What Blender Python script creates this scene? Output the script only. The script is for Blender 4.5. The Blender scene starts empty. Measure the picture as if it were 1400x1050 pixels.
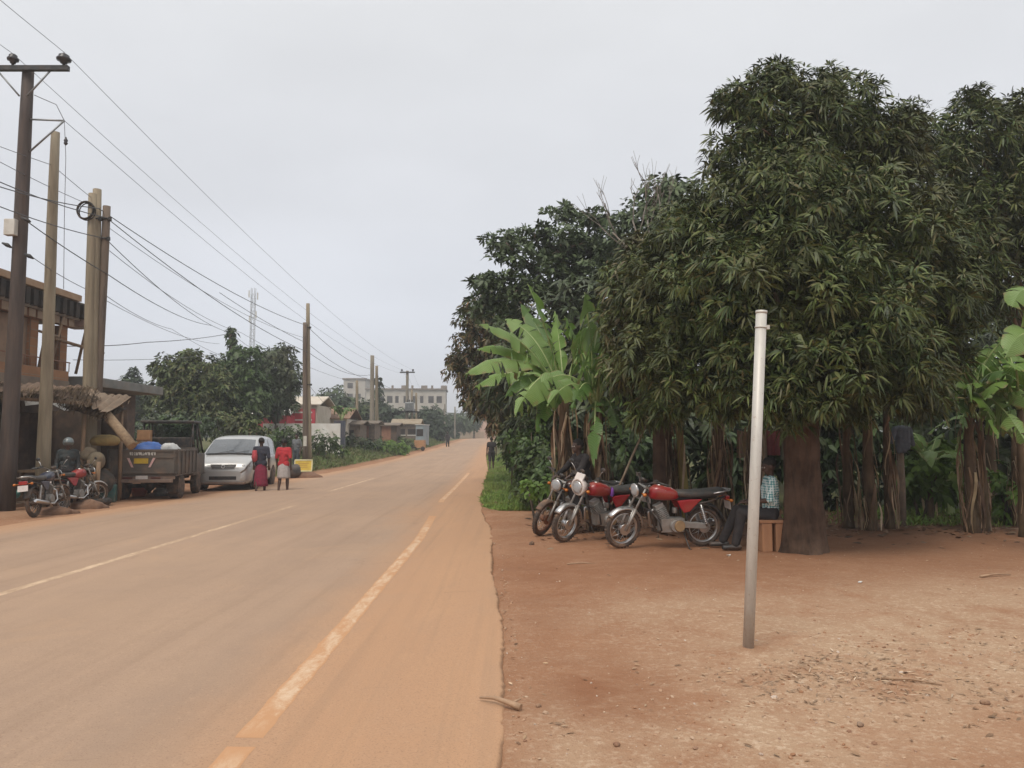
import bpy, bmesh, math, random
import numpy as np
from mathutils import Vector, Matrix, Euler
random.seed(7)
RNG = np.random.default_rng(11)
R = math.radians
SC = bpy.context.scene
COL = SC.collection

# ------------------------------------------------------------------ camera maths
F = 1070.0; HOR = 604.0; CAMZ = 1.55
PITCH = math.atan((HOR - 525.0) / F)
CP, SP = math.cos(PITCH), math.sin(PITCH)
def ray(px, py):
    xc = (px - 700.0) / F; yc = (525.0 - py) / F
    return (xc, CP - yc * SP, SP + yc * CP)
def at(px, py, d):
    r = ray(px, py); k = d / r[1]
    return Vector((r[0] * k, d, CAMZ + r[2] * k))

# ------------------------------------------------------------------ ground height
def sstep(a, b, x):
    t = np.clip((np.asarray(x, float) - a) / (b - a), 0, 1)
    return t * t * (3 - 2 * t)
PY = [-80, 25, 32, 40, 50, 60, 80, 100, 120, 150, 200, 300, 500, 2600]
PZ = [0, 0, .04, .13, .30, .52, .98, 1.52, 2.0, 2.2, 1.4, 1.0, 4.0, 6.0]
LY = [-80, 3, 15, 22, 32, 44, 58, 74, 95, 115, 150, 400]
LX = [-9.5, -9.5, -9.5, -9.1, -9.0, -8.4, -7.9, -7.7, -7.4, -7.2, -6.5, -2]
RY = [-80, 3.7, 5.1, 8.5, 14.3, 20, 30, 40, 58, 74, 95, 115, 150, 400]
RX = [.35, -.03, -.06, -.16, -.40, -.80, -1.05, -1.2, -1.9, -2.4, -2.8, -3.1, -2.0, 4]
def xl(y): return np.interp(y, LY, LX)
def xr(y): return np.interp(y, RY, RX)
def prof(y): return np.interp(y, PY, PZ)
def gz(x, y):
    x = np.asarray(x, float); y = np.asarray(y, float)
    z = prof(y)
    bank = .75 * sstep(0.3, 3.2, xl(y) - x) * sstep(31, 38, y) * (1 - sstep(90, 120, y))
    mound = .35 * sstep(.4, 2.4, x - xr(y)) * sstep(19, 25, y)
    return z + bank + mound
def wob(x, y):
    return (.5 * np.sin(1.7 * x + .6 * y) + .35 * np.sin(2.9 * y - 1.3 * x + 1) + .3 * np.sin(4.1 * x + 3.3 * y + 2) + .2 * np.sin(7.3 * x - 5.9 * y))
def dirtz(x, y):
    """height of the bare ground sheet"""
    x = np.asarray(x, float); y = np.asarray(y, float)
    e = x - xr(y); w = xl(y) - x
    z = gz(x, y)
    under = np.minimum(sstep(-.02, -.10, e), sstep(-.05, -.30, w))      # 1 under the road
    lip = np.where(e > -.05, -.032 * (1 - sstep(.25, 1.5, e)) * np.clip(.55 + .7 * np.sin(y * 1.9 + 1) * np.sin(y * .73) + .35 * np.sin(y * 6.1 + 2), .05, 1.15), 0)
    rough = wob(x, y) * .012 * sstep(.0, .6, np.maximum(e, w))
    lf = np.where(w > -.05, -.012, 0)
    return z + lip + rough + lf - .13 * under
def G(px, py):
    """ground point under a pixel (walk out along the ray)"""
    r = ray(px, py); d = 2.0
    while d < 400:
        x = r[0] / r[1] * d; z = CAMZ + r[2] / r[1] * d
        if z <= float(gz(x, d)): break
        d *= 1.004
    return Vector((x, d, float(gz(x, d))))
def on(x, y, dz=0): return Vector((x, y, float(dirtz(x, y)) + dz))

# ------------------------------------------------------------------ materials
MATS = {}
def lin(c):
    return tuple(((v / 255) / 12.92 if v / 255 <= .04045 else ((v / 255 + .055) / 1.055) ** 2.4) for v in c)
class NT:
    def __init__(s, name):
        m = bpy.data.materials.new(name); m.use_nodes = True
        s.m = m; s.t = m.node_tree; s.t.nodes.clear()
        s.out = s.n('ShaderNodeOutputMaterial'); s.b = s.n('ShaderNodeBsdfPrincipled')
        s.l(s.b.outputs[0], s.out.inputs[0])
    def n(s, k, **kw):
        nd = s.t.nodes.new(k)
        for a, b in kw.items(): setattr(nd, a, b)
        return nd
    def l(s, a, b): s.t.links.new(a, b)
    def coord(s, kind='Object'):
        if kind == 'World': return s.n('ShaderNodeNewGeometry').outputs['Position']
        return s.n('ShaderNodeTexCoord').outputs[kind]
    def noise(s, vec, scale, detail=5, rough=.55, dist=0):
        nd = s.n('ShaderNodeTexNoise'); nd.inputs['Scale'].default_value = scale
        nd.inputs['Detail'].default_value = detail; nd.inputs['Roughness'].default_value = rough
        nd.inputs['Distortion'].default_value = dist
        s.l(vec, nd.inputs['Vector']); return nd.outputs['Fac']
    def scalev(s, vec, sc):
        nd = s.n('ShaderNodeMapping'); nd.inputs['Scale'].default_value = sc
        s.l(vec, nd.inputs['Vector']); return nd.outputs[0]
    def ramp(s, f, stops):
        nd = s.n('ShaderNodeValToRGB'); e = nd.color_ramp.elements
        while len(e) < len(stops): e.new(.5)
        for i, (p, c) in enumerate(stops):
            e[i].position = p
            e[i].color = (c, c, c, 1) if isinstance(c, (int, float)) else (*c[:3], 1)
        s.l(f, nd.inputs[0]); return nd.outputs[0]
    def mix(s, f, a, b, mode='MIX'):
        nd = s.n('ShaderNodeMix', data_type='RGBA', blend_type=mode)
        for v, i in ((f, 0), (a, 6), (b, 7)):
            if isinstance(v, (int, float)): nd.inputs[i].default_value = v
            elif isinstance(v, tuple): nd.inputs[i].default_value = (*v[:3], 1)
            else: s.l(v, nd.inputs[i])
        return nd.outputs[2]
    def math(s, op, a, b=0, clamp=False):
        nd = s.n('ShaderNodeMath', operation=op, use_clamp=clamp)
        for v, i in ((a, 0), (b, 1)):
            if isinstance(v, (int, float)): nd.inputs[i].default_value = v
            else: s.l(v, nd.inputs[i])
        return nd.outputs[0]
    def attr(s, name):
        return s.n('ShaderNodeAttribute', attribute_name=name).outputs['Fac']
    def col(s, c):
        if isinstance(c, tuple): s.b.inputs['Base Color'].default_value = (*c[:3], 1)
        else: s.l(c, s.b.inputs['Base Color'])
    def bump(s, h, strength=.4, dist=.02):
        nd = s.n('ShaderNodeBump'); nd.inputs['Strength'].default_value = strength
        nd.inputs['Distance'].default_value = dist; s.l(h, nd.inputs['Height'])
        s.l(nd.outputs[0], s.b.inputs['Normal'])
    def set(s, rough=.7, metal=0, spec=None, coat=0):
        s.b.inputs['Roughness'].default_value = rough; s.b.inputs['Metallic'].default_value = metal
        if spec is not None: s.b.inputs['Specular IOR Level'].default_value = spec
        if coat: s.b.inputs['Coat Weight'].default_value = coat; s.b.inputs['Coat Roughness'].default_value = .12
DUST = (.36, .20, .11)
def pm(name, c1, c2=None, sc=6, rough=.65, metal=0, bump=.15, bsc=40, coat=0, dust=.25, stretch=None, spec=None):
    """general procedural surface: two tones by noise, clinging road dust, fine bump"""
    if name in MATS: return MATS[name]
    t = NT(name); v = t.coord()
    if stretch: v = t.scalev(v, stretch)
    c2 = c2 or tuple(x * .72 for x in c1)
    f = t.ramp(t.noise(v, sc, 6), [(.34, 0.0), (.66, 1.0)])
    c = t.mix(f, tuple(c1), tuple(c2))
    if dust:
        g = t.ramp(t.noise(v, sc * .6 + 1.3, 7, .65), [(.45, 0.0), (.75, 1.0)])
        c = t.mix(t.math('MULTIPLY', g, dust), c, DUST)
    t.col(c); t.set(rough, metal, spec, coat)
    if bump: t.bump(t.noise(v, bsc, 4), bump, .008)
    MATS[name] = t.m; return t.m

def leafmat(name, cols, patch=None, rough=.5, trans=0.0, spec=.35, psc=.55):
    """leaf colours vary leaf by leaf, and slowly through the crown"""
    if name in MATS: return MATS[name]
    t = NT(name); geo = t.n('ShaderNodeNewGeometry')
    k = len(cols)
    c = t.ramp(geo.outputs['Random Per Island'], [((i + .5) / k, cc) for i, cc in enumerate(cols)])
    if patch:
        f = t.ramp(t.noise(geo.outputs['Position'], psc, 3), [(.48, 0.0), (.68, .75)])
        c = t.mix(f, c, patch)
    n2 = t.noise(geo.outputs['Position'], psc * 4.3, 3, .6); n3 = t.ramp(n2, [(.34, .62), (.5, .95), (.66, 1.3)]); c = t.mix(1.0, c, n3, 'MULTIPLY')
    t.col(c); t.set(rough, 0, spec)
    if trans:
        tr = t.n('ShaderNodeBsdfTranslucent'); t.l(c, tr.inputs[0]) if not isinstance(c, tuple) else None
        mx = t.n('ShaderNodeMixShader'); mx.inputs[0].default_value = trans
        t.l(t.b.outputs[0], mx.inputs[1]); t.l(tr.outputs[0], mx.inputs[2]); t.l(mx.outputs[0], t.out.inputs[0])
    MATS[name] = t.m; return t.m
def glass(name, tint=(.35, .42, .45), rough=.06):
    if name in MATS: return MATS[name]
    t = NT(name); t.col(tint); t.set(rough, 0, .8)
    t.b.inputs['Transmission Weight'].default_value = .0
    tr = t.n('ShaderNodeBsdfTransparent'); tr.inputs[0].default_value = (*[x * .8 for x in tint], 1)
    gl = t.n('ShaderNodeBsdfGlossy'); gl.inputs['Roughness'].default_value = rough
    fr = t.n('ShaderNodeFresnel'); fr.inputs[0].default_value = 1.6
    fac = t.math('ADD', fr.outputs[0], .06, True)
    mx = t.n('ShaderNodeMixShader'); t.l(fac, mx.inputs[0]); t.l(tr.outputs[0], mx.inputs[1]); t.l(gl.outputs[0], mx.inputs[2])
    t.l(mx.outputs[0], t.out.inputs[0]); MATS[name] = t.m; return t.m

# ------------------------------------------------------------------ mesh builder
def frame(d):
    d = Vector(d).normalized()
    a = Vector((0, 0, 1)) if abs(d.z) < .9 else Vector((1, 0, 0))
    u = d.cross(a).normalized(); return u, d.cross(u).normalized(), d
class MB:
    def __init__(s): s.v = []; s.f = []; s.sm = []
    def add(s, vs, fs, smooth=True):
        k = len(s.v); s.v += [Vector(p) for p in vs]
        for f in fs: s.f.append([i + k for i in f]); s.sm.append(smooth)
        return s
    def mark(s): return len(s.v)
    def xf(s, M, start=0):
        for i in range(start, len(s.v)): s.v[i] = M @ s.v[i]
        return s
    def box(s, c, size, rot=None):
        c = Vector(c); x, y, z = [q / 2 for q in size]
        vs = [Vector((i * x, j * y, k * z)) for i in (-1, 1) for j in (-1, 1) for k in (-1, 1)]
        if rot is not None:
            M = Euler(rot).to_matrix(); vs = [M @ p for p in vs]
        return s.add([c + p for p in vs], [(0, 1, 3, 2), (4, 6, 7, 5), (0, 4, 5, 1), (2, 3, 7, 6), (0, 2, 6, 4), (1, 5, 7, 3)], False)
    def b2(s, a, b): # box by two corners
        return s.box([(a[i] + b[i]) / 2 for i in range(3)], [abs(b[i] - a[i]) for i in range(3)])
    def rings(s, rs, cap=True, closed=True, smooth=True):
        n = len(rs[0]); vs = [p for r in rs for p in r]; fs = []
        m = n if closed else n - 1
        for i in range(len(rs) - 1):
            for j in range(m):
                fs.append((i * n + j, i * n + (j + 1) % n, (i + 1) * n + (j + 1) % n, (i + 1) * n + j))
        s.add(vs, fs, smooth)
        if cap and closed:
            k = len(s.v) - len(vs)
            s.f.append([k + j for j in range(n)][::-1]); s.sm.append(False)
            s.f.append([k + (len(rs) - 1) * n + j for j in range(n)]); s.sm.append(False)
        return s
    def tube(s, pts, r, n=8, cap=True):
        pts = [Vector(p) for p in pts]; rs = []
        if isinstance(r, (int, float)): r = [r] * len(pts)
        u = None
        for i, p in enumerate(pts):
            d = (pts[min(i + 1, len(pts) - 1)] - pts[max(i - 1, 0)])
            if d.length < 1e-9: d = Vector((0, 0, 1))
            d.normalize()
            if u is None: u, w, _ = frame(d)
            else:
                u = (u - d * u.dot(d))
                if u.length < 1e-6: u, w, _ = frame(d)
                u.normalize()
            w = d.cross(u)
            rs.append([p + u * (r[i] * math.cos(2 * math.pi * j / n)) + w * (r[i] * math.sin(2 * math.pi * j / n)) for j in range(n)])
        return s.rings(rs, cap)
    def cyl(s, a, b, r0, r1=None, n=14): return s.tube([a, b], [r0, r0 if r1 is None else r1], n)
    def ell(s, c, r, n=14, m=9, rot=None):
        c = Vector(c); r = (r, r, r) if isinstance(r, (int, float)) else r
        vs = [Vector((0, 0, r[2]))]; fs = []
        for i in range(1, m):
            a = math.pi * i / m
            for j in range(n):
                b = 2 * math.pi * j / n
                vs.append(Vector((r[0] * math.sin(a) * math.cos(b), r[1] * math.sin(a) * math.sin(b), r[2] * math.cos(a))))
        vs.append(Vector((0, 0, -r[2]))); L = len(vs) - 1
        for j in range(n): fs.append((0, 1 + j, 1 + (j + 1) % n))
        for i in range(m - 2):
            for j in range(n):
                fs.append((1 + i * n + j, 1 + (i + 1) * n + j, 1 + (i + 1) * n + (j + 1) % n, 1 + i * n + (j + 1) % n))
        for j in range(n): fs.append((L, 1 + (m - 2) * n + (j + 1) % n, 1 + (m - 2) * n + j))
        if rot is not None:
            M = Euler(rot).to_matrix(); vs = [M @ p for p in vs]
        return s.add([c + p for p in vs], fs)
    def torus(s, c, axis, Rm, r, n=40, m=10, rz=None):
        u, w, d = frame(axis); c = Vector(c); rz = rz or r; vs = []; fs = []
        for i in range(n):
            a = 2 * math.pi * i / n; e = u * math.cos(a) + w * math.sin(a)
            for j in range(m):
                b = 2 * math.pi * j / m
                vs.append(c + e * (Rm + r * math.cos(b)) + d * (rz * math.sin(b)))
        for i in range(n):
            for j in range(m):
                fs.append((i * m + j, i * m + (j + 1) % m, ((i + 1) % n) * m + (j + 1) % m, ((i + 1) % n) * m + j))
        return s.add(vs, fs)
    def lathe(s, pr, c, axis=(0, 0, 1), n=20):
        u, w, d = frame(axis); c = Vector(c)
        return s.rings([[c + d * h + (u * math.cos(2 * math.pi * j / n) + w * math.sin(2 * math.pi * j / n)) * max(r, 1e-4) for j in range(n)] for r, h in pr])
    def prism(s, poly, o, U, V, W, t):
        """polygon (u,v) extruded by t along W, centred"""
        o, U, V, W = Vector(o), Vector(U), Vector(V), Vector(W); n = len(poly)
        a = [o + U * p[0] + V * p[1] - W * (t / 2) for p in poly]; b = [p + W * t for p in a]
        fs = [tuple(range(n))[::-1], tuple(range(n, 2 * n))] + [(i, (i + 1) % n, n + (i + 1) % n, n + i) for i in range(n)]
        return s.add(a + b, fs, False)
    def build(s, name, mat=None, parent=None, loc=None, bevel=0, fix=True):
        me = bpy.data.meshes.new(name); me.from_pydata([tuple(p) for p in s.v], [], s.f); me.update()
        me.polygons.foreach_set('use_smooth', s.sm)
        if fix:
            bm = bmesh.new(); bm.from_mesh(me); bmesh.ops.recalc_face_normals(bm, faces=bm.faces); bm.to_mesh(me); bm.free()
        if mat: me.materials.append(mat)
        o = bpy.data.objects.new(name, me); COL.objects.link(o)
        if loc is not None: o.location = loc
        if parent: o.parent = parent
        if bevel:
            b = o.modifiers.new('bevel', 'BEVEL'); b.width = bevel; b.segments = 2; b.limit_method = 'ANGLE'; b.angle_limit = R(40)
        return o
def tag(o, label=None, cat=None, group=None, kind=None):
    if label: o['label'] = label
    if cat: o['category'] = cat
    if group: o['group'] = group
    if kind: o['kind'] = kind
    return o
def thing(name, loc, rz=0, label=None, cat=None, group=None, rot=None):
    o = bpy.data.objects.new(name, None); COL.objects.link(o); o.empty_display_size = .2
    o.location = loc; o.rotation_euler = rot or (0, 0, rz)
    return tag(o, label, cat, group)
def copy_tree(o, parent=None):
    c = o.copy(); COL.objects.link(c)
    if parent: c.parent = parent
    for ch in list(o.children): copy_tree(ch, c)
    return c
def npmesh(name, verts, polys, mat=None, parent=None, smooth=True):
    """polys: list of (m,k) int arrays"""
    me = bpy.data.meshes.new(name); verts = np.asarray(verts, np.float32)
    me.vertices.add(len(verts)); me.vertices.foreach_set('co', verts.ravel())
    li = np.concatenate([p.ravel() for p in polys]).astype(np.int32)
    tot = np.concatenate([np.full(len(p), p.shape[1], np.int32) for p in polys])
    st = np.concatenate([[0], np.cumsum(tot)[:-1]]).astype(np.int32)
    me.loops.add(len(li)); me.loops.foreach_set('vertex_index', li)
    me.polygons.add(len(tot)); me.polygons.foreach_set('loop_start', st); me.polygons.foreach_set('loop_total', tot)
    me.polygons.foreach_set('use_smooth', np.full(len(tot), smooth))
    me.update(calc_edges=True); me.validate()
    if mat: me.materials.append(mat)
    o = bpy.data.objects.new(name, me); COL.objects.link(o)
    if parent: o.parent = parent
    return o
def unit(a): return a / np.maximum(np.linalg.norm(a, axis=-1, keepdims=True), 1e-9)
def leaf_arrays(P, D, N, L, W, droop):
    """six-vertex drooping pointed leaves"""
    n = len(P); L = L[:, None]; W = W[:, None]; droop = np.broadcast_to(droop, (n,))[:, None]
    S = unit(np.cross(D, N)); Z = np.array([0, 0, 1.0])
    def c(t): return P + D * L * t - Z * (droop * L * t * t)
    a, b = c(.32), c(.68)
    V = np.stack([c(0.), a - S * W * .5, a + S * W * .5, b - S * W * .4, b + S * W * .4, c(1.)], 1).reshape(-1, 3)
    k = np.arange(n)[:, None] * 6
    tri = np.concatenate([k + np.array([0, 1, 2]), k + np.array([3, 5, 4])]); quad = k + np.array([1, 3, 4, 2])
    return V, tri, quad
def join_leaves(name, parts, mat, parent):
    vs, ts, qs, k = [], [], [], 0
    for V, t, q in parts:
        vs.append(V); ts.append(t + k); qs.append(q + k); k += len(V)
    return npmesh(name, np.concatenate(vs), [np.concatenate(ts), np.concatenate(qs)], mat, parent)
def clumps(balls, k=16, fr=(.26, .46), out=.80, flat=1.0, rng=RNG):
    """split each crown ball into smaller boughs round its surface"""
    o = []
    for (x, y, z, rx, ry, rz) in balls:
        o.append((x, y, z, rx * .62, ry * .62, rz * .62))
        for i in range(k):
            a = i * 2.39996 + rng.uniform(-.3, .3); h = 1 - 2 * (i + .5) / k; s = math.sqrt(max(0, 1 - h * h)); f = rng.uniform(*fr); q = out * rng.uniform(.86, 1.12)
            o.append((x + rx * q * s * math.cos(a), y + ry * q * s * math.sin(a), z + rz * q * h, rx * f, ry * f, rz * f * flat))
    return o
def whorls(balls, dens, nl, L, W, droop, shell=(.72, 1.04), flat=1.0, up=.35, rng=RNG, spread=.9, lump=.16):
    """leaf whorls through the outer part of each ball (x,y,z,rx,ry,rz)"""
    out = []
    for (cx, cy, cz, rx, ry, rz) in balls:
        m = max(6, int(dens * (rx * ry + rx * rz + ry * rz) / 3 * 4 * math.pi))
        d = unit(rng.normal(size=(m, 3)))
        ph = rng.uniform(0, 6.28, 4)
        lum = 1 + lump * (np.sin(5 * d[:, 0] + ph[0]) * np.sin(5 * d[:, 2] + ph[1]) + .8 * np.sin(9 * d[:, 1] + ph[2]) * np.sin(8 * d[:, 2] + ph[3]))
        rr = rng.uniform(*shell, m) * lum
        C = np.array([cx, cy, cz]) + d * rr[:, None] * np.array([rx, ry, rz])
        ax = unit(d + np.array([0, 0, up]) + rng.normal(size=(m, 3)) * .35)
        C = np.repeat(C, nl, 0); ax = np.repeat(ax, nl, 0); k = len(C)
        rad = rng.normal(size=(k, 3)); rad = unit(rad - ax * (rad * ax).sum(1, keepdims=True))
        D = unit(ax * rng.uniform(.05, .75, (k, 1)) + rad * spread)
        sf = rng.uniform(.72, 1.22); l = rng.uniform(.6, 1.2, k) * L * sf; w = rng.uniform(.75, 1.2, k) * W * (sf * .5 + .5)
        out.append(leaf_arrays(C + D * .03, D, unit(ax + rng.normal(size=(k, 3)) * .25), l, w, rng.uniform(.6, 1.5, k) * droop))
    return out
# ------------------------------------------------------------------ camera, sun, sky
cam = bpy.data.objects.new('camera', bpy.data.cameras.new('camera')); COL.objects.link(cam)
cam.location = (0, 0, CAMZ); cam.rotation_euler = (R(90) + PITCH, 0, 0)
cam.data.sensor_width = 36; cam.data.lens = 36 * F / 1400; cam.data.clip_start = .05; cam.data.clip_end = 6000
SC.camera = cam
SUN_EL, SUN_AZ = R(56), R(205)          # azimuth clockwise from +Y: behind and a little left of the camera
sun = bpy.data.objects.new('sun', bpy.data.lights.new('sun', 'SUN')); COL.objects.link(sun)
sun.data.energy = 1.4; sun.data.angle = R(22); sun.data.color = (1, .93, .83)
sd = Vector((math.sin(SUN_AZ) * math.cos(SUN_EL), math.cos(SUN_AZ) * math.cos(SUN_EL), math.sin(SUN_EL)))
sun.rotation_euler = sd.to_track_quat('Z', 'Y').to_euler(); sun.location = sd * 60
W = bpy.data.worlds.new('World'); SC.world = W; W.use_nodes = True
wt = W.node_tree; wt.nodes.clear()
def wn(k, **kw):
    n = wt.nodes.new(k)
    for a, b in kw.items(): setattr(n, a, b)
    return n
sky = wn('ShaderNodeTexSky', sky_type='NISHITA'); sky.sun_disc = False
sky.sun_elevation = SUN_EL; sky.sun_rotation = SUN_AZ; sky.air_density = 1.2; sky.dust_density = 4; sky.altitude = 1100
# overcast veil: brighter towards the zenith, faint cloud mottling
tc = wn('ShaderNodeTexCoord'); sx = wn('ShaderNodeSeparateXYZ'); wt.links.new(tc.outputs['Generated'], sx.inputs[0])
rp = wn('ShaderNodeValToRGB'); e = rp.color_ramp.elements
while len(e) < 5: e.new(.5)
for i, (p, c) in enumerate([(0, (.645, .66, .70)), (.10, (.575, .60, .66)), (.28, (.53, .54, .568)), (.5, (.57, .575, .585)), (1, (.86, .85, .83))]):
    e[i].position = p; e[i].color = (*c, 1)
wt.links.new(sx.outputs[2], rp.inputs[0])
cm = wn('ShaderNodeMapping'); cm.inputs['Scale'].default_value = (1.2, 1.2, 3.0); wt.links.new(tc.outputs['Generated'], cm.inputs[0])
cn = wn('ShaderNodeTexNoise'); cn.inputs['Scale'].default_value = 1.6; cn.inputs['Detail'].default_value = 4; wt.links.new(cm.outputs[0], cn.inputs[0])
cr = wn('ShaderNodeMapRange'); cr.inputs[1].default_value = .3; cr.inputs[2].default_value = .7; cr.inputs[3].default_value = 9.0; cr.inputs[4].default_value = 10.4
wt.links.new(cn.outputs[0], cr.inputs[0])
vm = wn('ShaderNodeVectorMath', operation='SCALE'); wt.links.new(rp.outputs[0], vm.inputs[0]); wt.links.new(cr.outputs[0], vm.inputs[3])
mx = wn('ShaderNodeMix', data_type='RGBA'); mx.inputs[0].default_value = .93
wt.links.new(sky.outputs[0], mx.inputs[6]); wt.links.new(vm.outputs[0], mx.inputs[7])
bg = wn('ShaderNodeBackground'); bg.inputs[1].default_value = .1; wt.links.new(mx.outputs[2], bg.inputs[0])
wo = wn('ShaderNodeOutputWorld'); wt.links.new(bg.outputs[0], wo.inputs[0])
SC.view_settings.view_transform = 'Standard'; SC.view_settings.look = 'None'; SC.view_settings.exposure = .63; SC.view_settings.gamma = 1
SC.render.engine = 'CYCLES'; SC.cycles.use_denoising = True
SC.cycles.max_bounces = 5; SC.cycles.diffuse_bounces = 3; SC.cycles.transparent_max_bounces = 8
SC.cycles.volume_bounces = 0

# ------------------------------------------------------------------ ground sheet
def spaced(a, b, st, grow, end_lo, end_hi):
    c = list(np.arange(a, b + 1e-6, st)); s = st
    while c[-1] < end_hi: s *= grow; c.append(c[-1] + s)
    s = st
    while c[0] > end_lo: s *= grow; c.insert(0, c[0] - s)
    return np.array(c)
gx = spaced(-13, 11, .16, 1.13, -400, 400); gy = spaced(0, 26, .16, 1.05, -60, 930)
X, Y = np.meshgrid(gx, gy); Zg = dirtz(X, Y)
rr = np.hypot(X - 1.78, Y - 5.9); Zg = Zg + .055 * np.exp(-(rr / .16) ** 2) * (1 + .3 * np.sin(X * 40) * np.sin(Y * 37))            # soil heaped at the pole's foot
nx, ny = len(gx), len(gy)
idx = np.arange(nx * ny).reshape(ny, nx)
q = np.stack([idx[:-1, :-1], idx[:-1, 1:], idx[1:, 1:], idx[1:, :-1]], -1).reshape(-1, 4)
def setattr_f(o, name, vals):
    a = o.data.attributes.new(name, 'FLOAT', 'POINT'); a.data.foreach_set('value', np.asarray(vals, np.float32).ravel())
def gauss(x0, y0, sx_, sy_): return np.exp(-((X - x0) / sx_) ** 2 - ((Y - y0) / sy_) ** 2)
ground = npmesh('ground', np.stack([X, Y, Zg], -1).reshape(-1, 3), [q])
tag(ground, kind='structure')
e_, w_ = X - xr(Y), xl(Y) - X
grassm = np.maximum.reduce([sstep(.5, 1.2, w_) * sstep(32, 36, Y), sstep(.0, .5, e_ - .15 * np.sin(Y * 2)) * sstep(17.6, 18.8, Y), sstep(70, 130, Y) * sstep(.6, 2, np.maximum(e_, w_)),
                            sstep(4, 7, X - 3.2) * sstep(15.5, 18, Y), sstep(25, 34, -X) * sstep(5, 20, Y)])
grit = np.clip(gauss(2.9, 5.7, 1.9, 1.5) * 1.0 + gauss(5.2, 7.8, 3, 1.5) * .8 + gauss(1.2, 4.2, .8, .7) * .9 + gauss(.35, 4.0, .3, .8) * .7 + gauss(1.2, 7.5, 1.2, .8) * .4 + gauss(-12.5, 15, 3, 6) * .3, 0, 1)
red = np.clip(gauss(.62, 5.0, .42, .75) + gauss(1.9, 9.6, 2.2, 1.6) * .8 + gauss(.35, 8, .5, 3) * .6 + gauss(4.5, 12.5, 4, 2.2) * .8 + gauss(3.8, 4.3, .5, .5) * .3, 0, 1)
humus = np.clip(sstep(12.0, 13.6, Y - .25 * np.abs(X - 4) + .3 * np.sin(X * 2.3)) * sstep(.5, 1.5, X), 0, 1)
for n_, v_ in (('grass', grassm), ('grit', grit), ('red', red), ('humus', humus)): setattr_f(ground, n_, v_)
t = NT('laterite'); P = t.coord('World')
big = t.noise(P, .55, 6, .6); mid = t.noise(P, 3.2, 7, .68, .6); fine = t.noise(P, 28, 5, .65); vf = t.noise(P, 110, 3, .6)
c = t.mix(t.ramp(big, [(.35, 0.0), (.68, 1.0)]), (.300, .150, .082), (.36, .203, .12))
c = t.mix(t.ramp(mid, [(.42, 0.0), (.72, .55)]), c, (.245, .112, .058))
gm = t.math('MULTIPLY', t.attr('grit'), t.ramp(t.noise(P, 1.6, 7, .7, .8), [(.28, 0.0), (.55, 1.0)]))
c = t.mix(gm, c, (.42, .285, .185))
sp = t.ramp(t.math('ADD', t.math('MULTIPLY', fine, .6), t.math('MULTIPLY', t.noise(P, 9, 6, .72), .4)), [(.50, 0.0), (.60, 1.0)])
c = t.mix(t.math('MULTIPLY', sp, t.math('ADD', t.math('MULTIPLY', gm, .6), .20)), c, (.56, .42, .30))
rm = t.math('MULTIPLY', t.attr('red'), t.ramp(t.noise(P, 2.2, 6, .65, .5), [(.25, .15), (.6, .95)]))
c = t.mix(rm, c, (.25, .115, .060))
c = t.mix(t.math('MULTIPLY', t.ramp(vf, [(.53, 0.0), (.68, 1.0)]), .45), c, (.19, .09, .048))
c = t.mix(t.math('MULTIPLY', t.attr('humus'), .8), c, t.mix(mid, (.10, .055, .035), (.17, .085, .05)))
grc = t.mix(t.ramp(t.noise(P, 1.1, 6, .7), [(.35, 0.0), (.65, 1.0)]), (.060, .085, .026), (.12, .105, .045))
c = t.mix(t.math('MULTIPLY', t.attr('grass'), t.ramp(t.noise(P, 1.9, 6, .7), [(.25, .6), (.5, 1.0)])), c, grc)
t.col(c); t.set(.92, 0, .15)
h = t.math('ADD', t.math('MULTIPLY', fine, .5), t.math('ADD', t.math('MULTIPLY', vf, .25), mid)); t.bump(h, .75, .03)
ground.data.materials.append(t.m)

# ------------------------------------------------------------------ road
ry_ = spaced(0, 24, .06, 1.04, -40, 150); uu = np.concatenate([np.linspace(0, .975, 90), np.linspace(.98, 1, 10)])
RXg = np.zeros((len(ry_), len(uu) + 1)); RZ = np.zeros_like(RXg); RYg = np.repeat(ry_[:, None], len(uu) + 1, 1)
edge = xr(ry_) + .010 * np.sin(ry_ * 3.1) + .03 * np.sin(ry_ * .9 + 2) + np.convolve(RNG.normal(size=len(ry_)), [.25, .5, .25], 'same') * .010 + RNG.normal(size=len(ry_)) * .005
RXg[:, :-1] = xl(ry_)[:, None] + (edge - xl(ry_))[:, None] * uu[None]
RZ[:, :-1] = prof(ry_)[:, None] + .035 * (1 - (2 * uu - 1) ** 2)[None] - .012
RZ[:, -2] -= .012; RXg[:, -1] = RXg[:, -2] + .012; RZ[:, -1] = RZ[:, -2] - .045
RX_, RZ_ = RXg, RZ
n1, n2 = RXg.shape; idx = np.arange(n1 * n2).reshape(n1, n2)
q = np.stack([idx[:-1, :-1], idx[:-1, 1:], idx[1:, 1:], idx[1:, :-1]], -1).reshape(-1, 4)
road = npmesh('road', np.stack([RXg, RYg, RZ], -1).reshape(-1, 3), [q]); tag(road, kind='structure')
def roadz(x, y):
    u = (x - xl(y)) / (xr(y) - xl(y)); return float(prof(y) + .035 * (1 - (2 * u - 1) ** 2) - .012)
def linex(y): return np.interp(y, [-20, 3, 4.1, 12.7, 21, 36, 80], [-1.33, -1.36, -1.375, -1.48, -1.86, -2.02, -3])
lx = linex(RYg)
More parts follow.
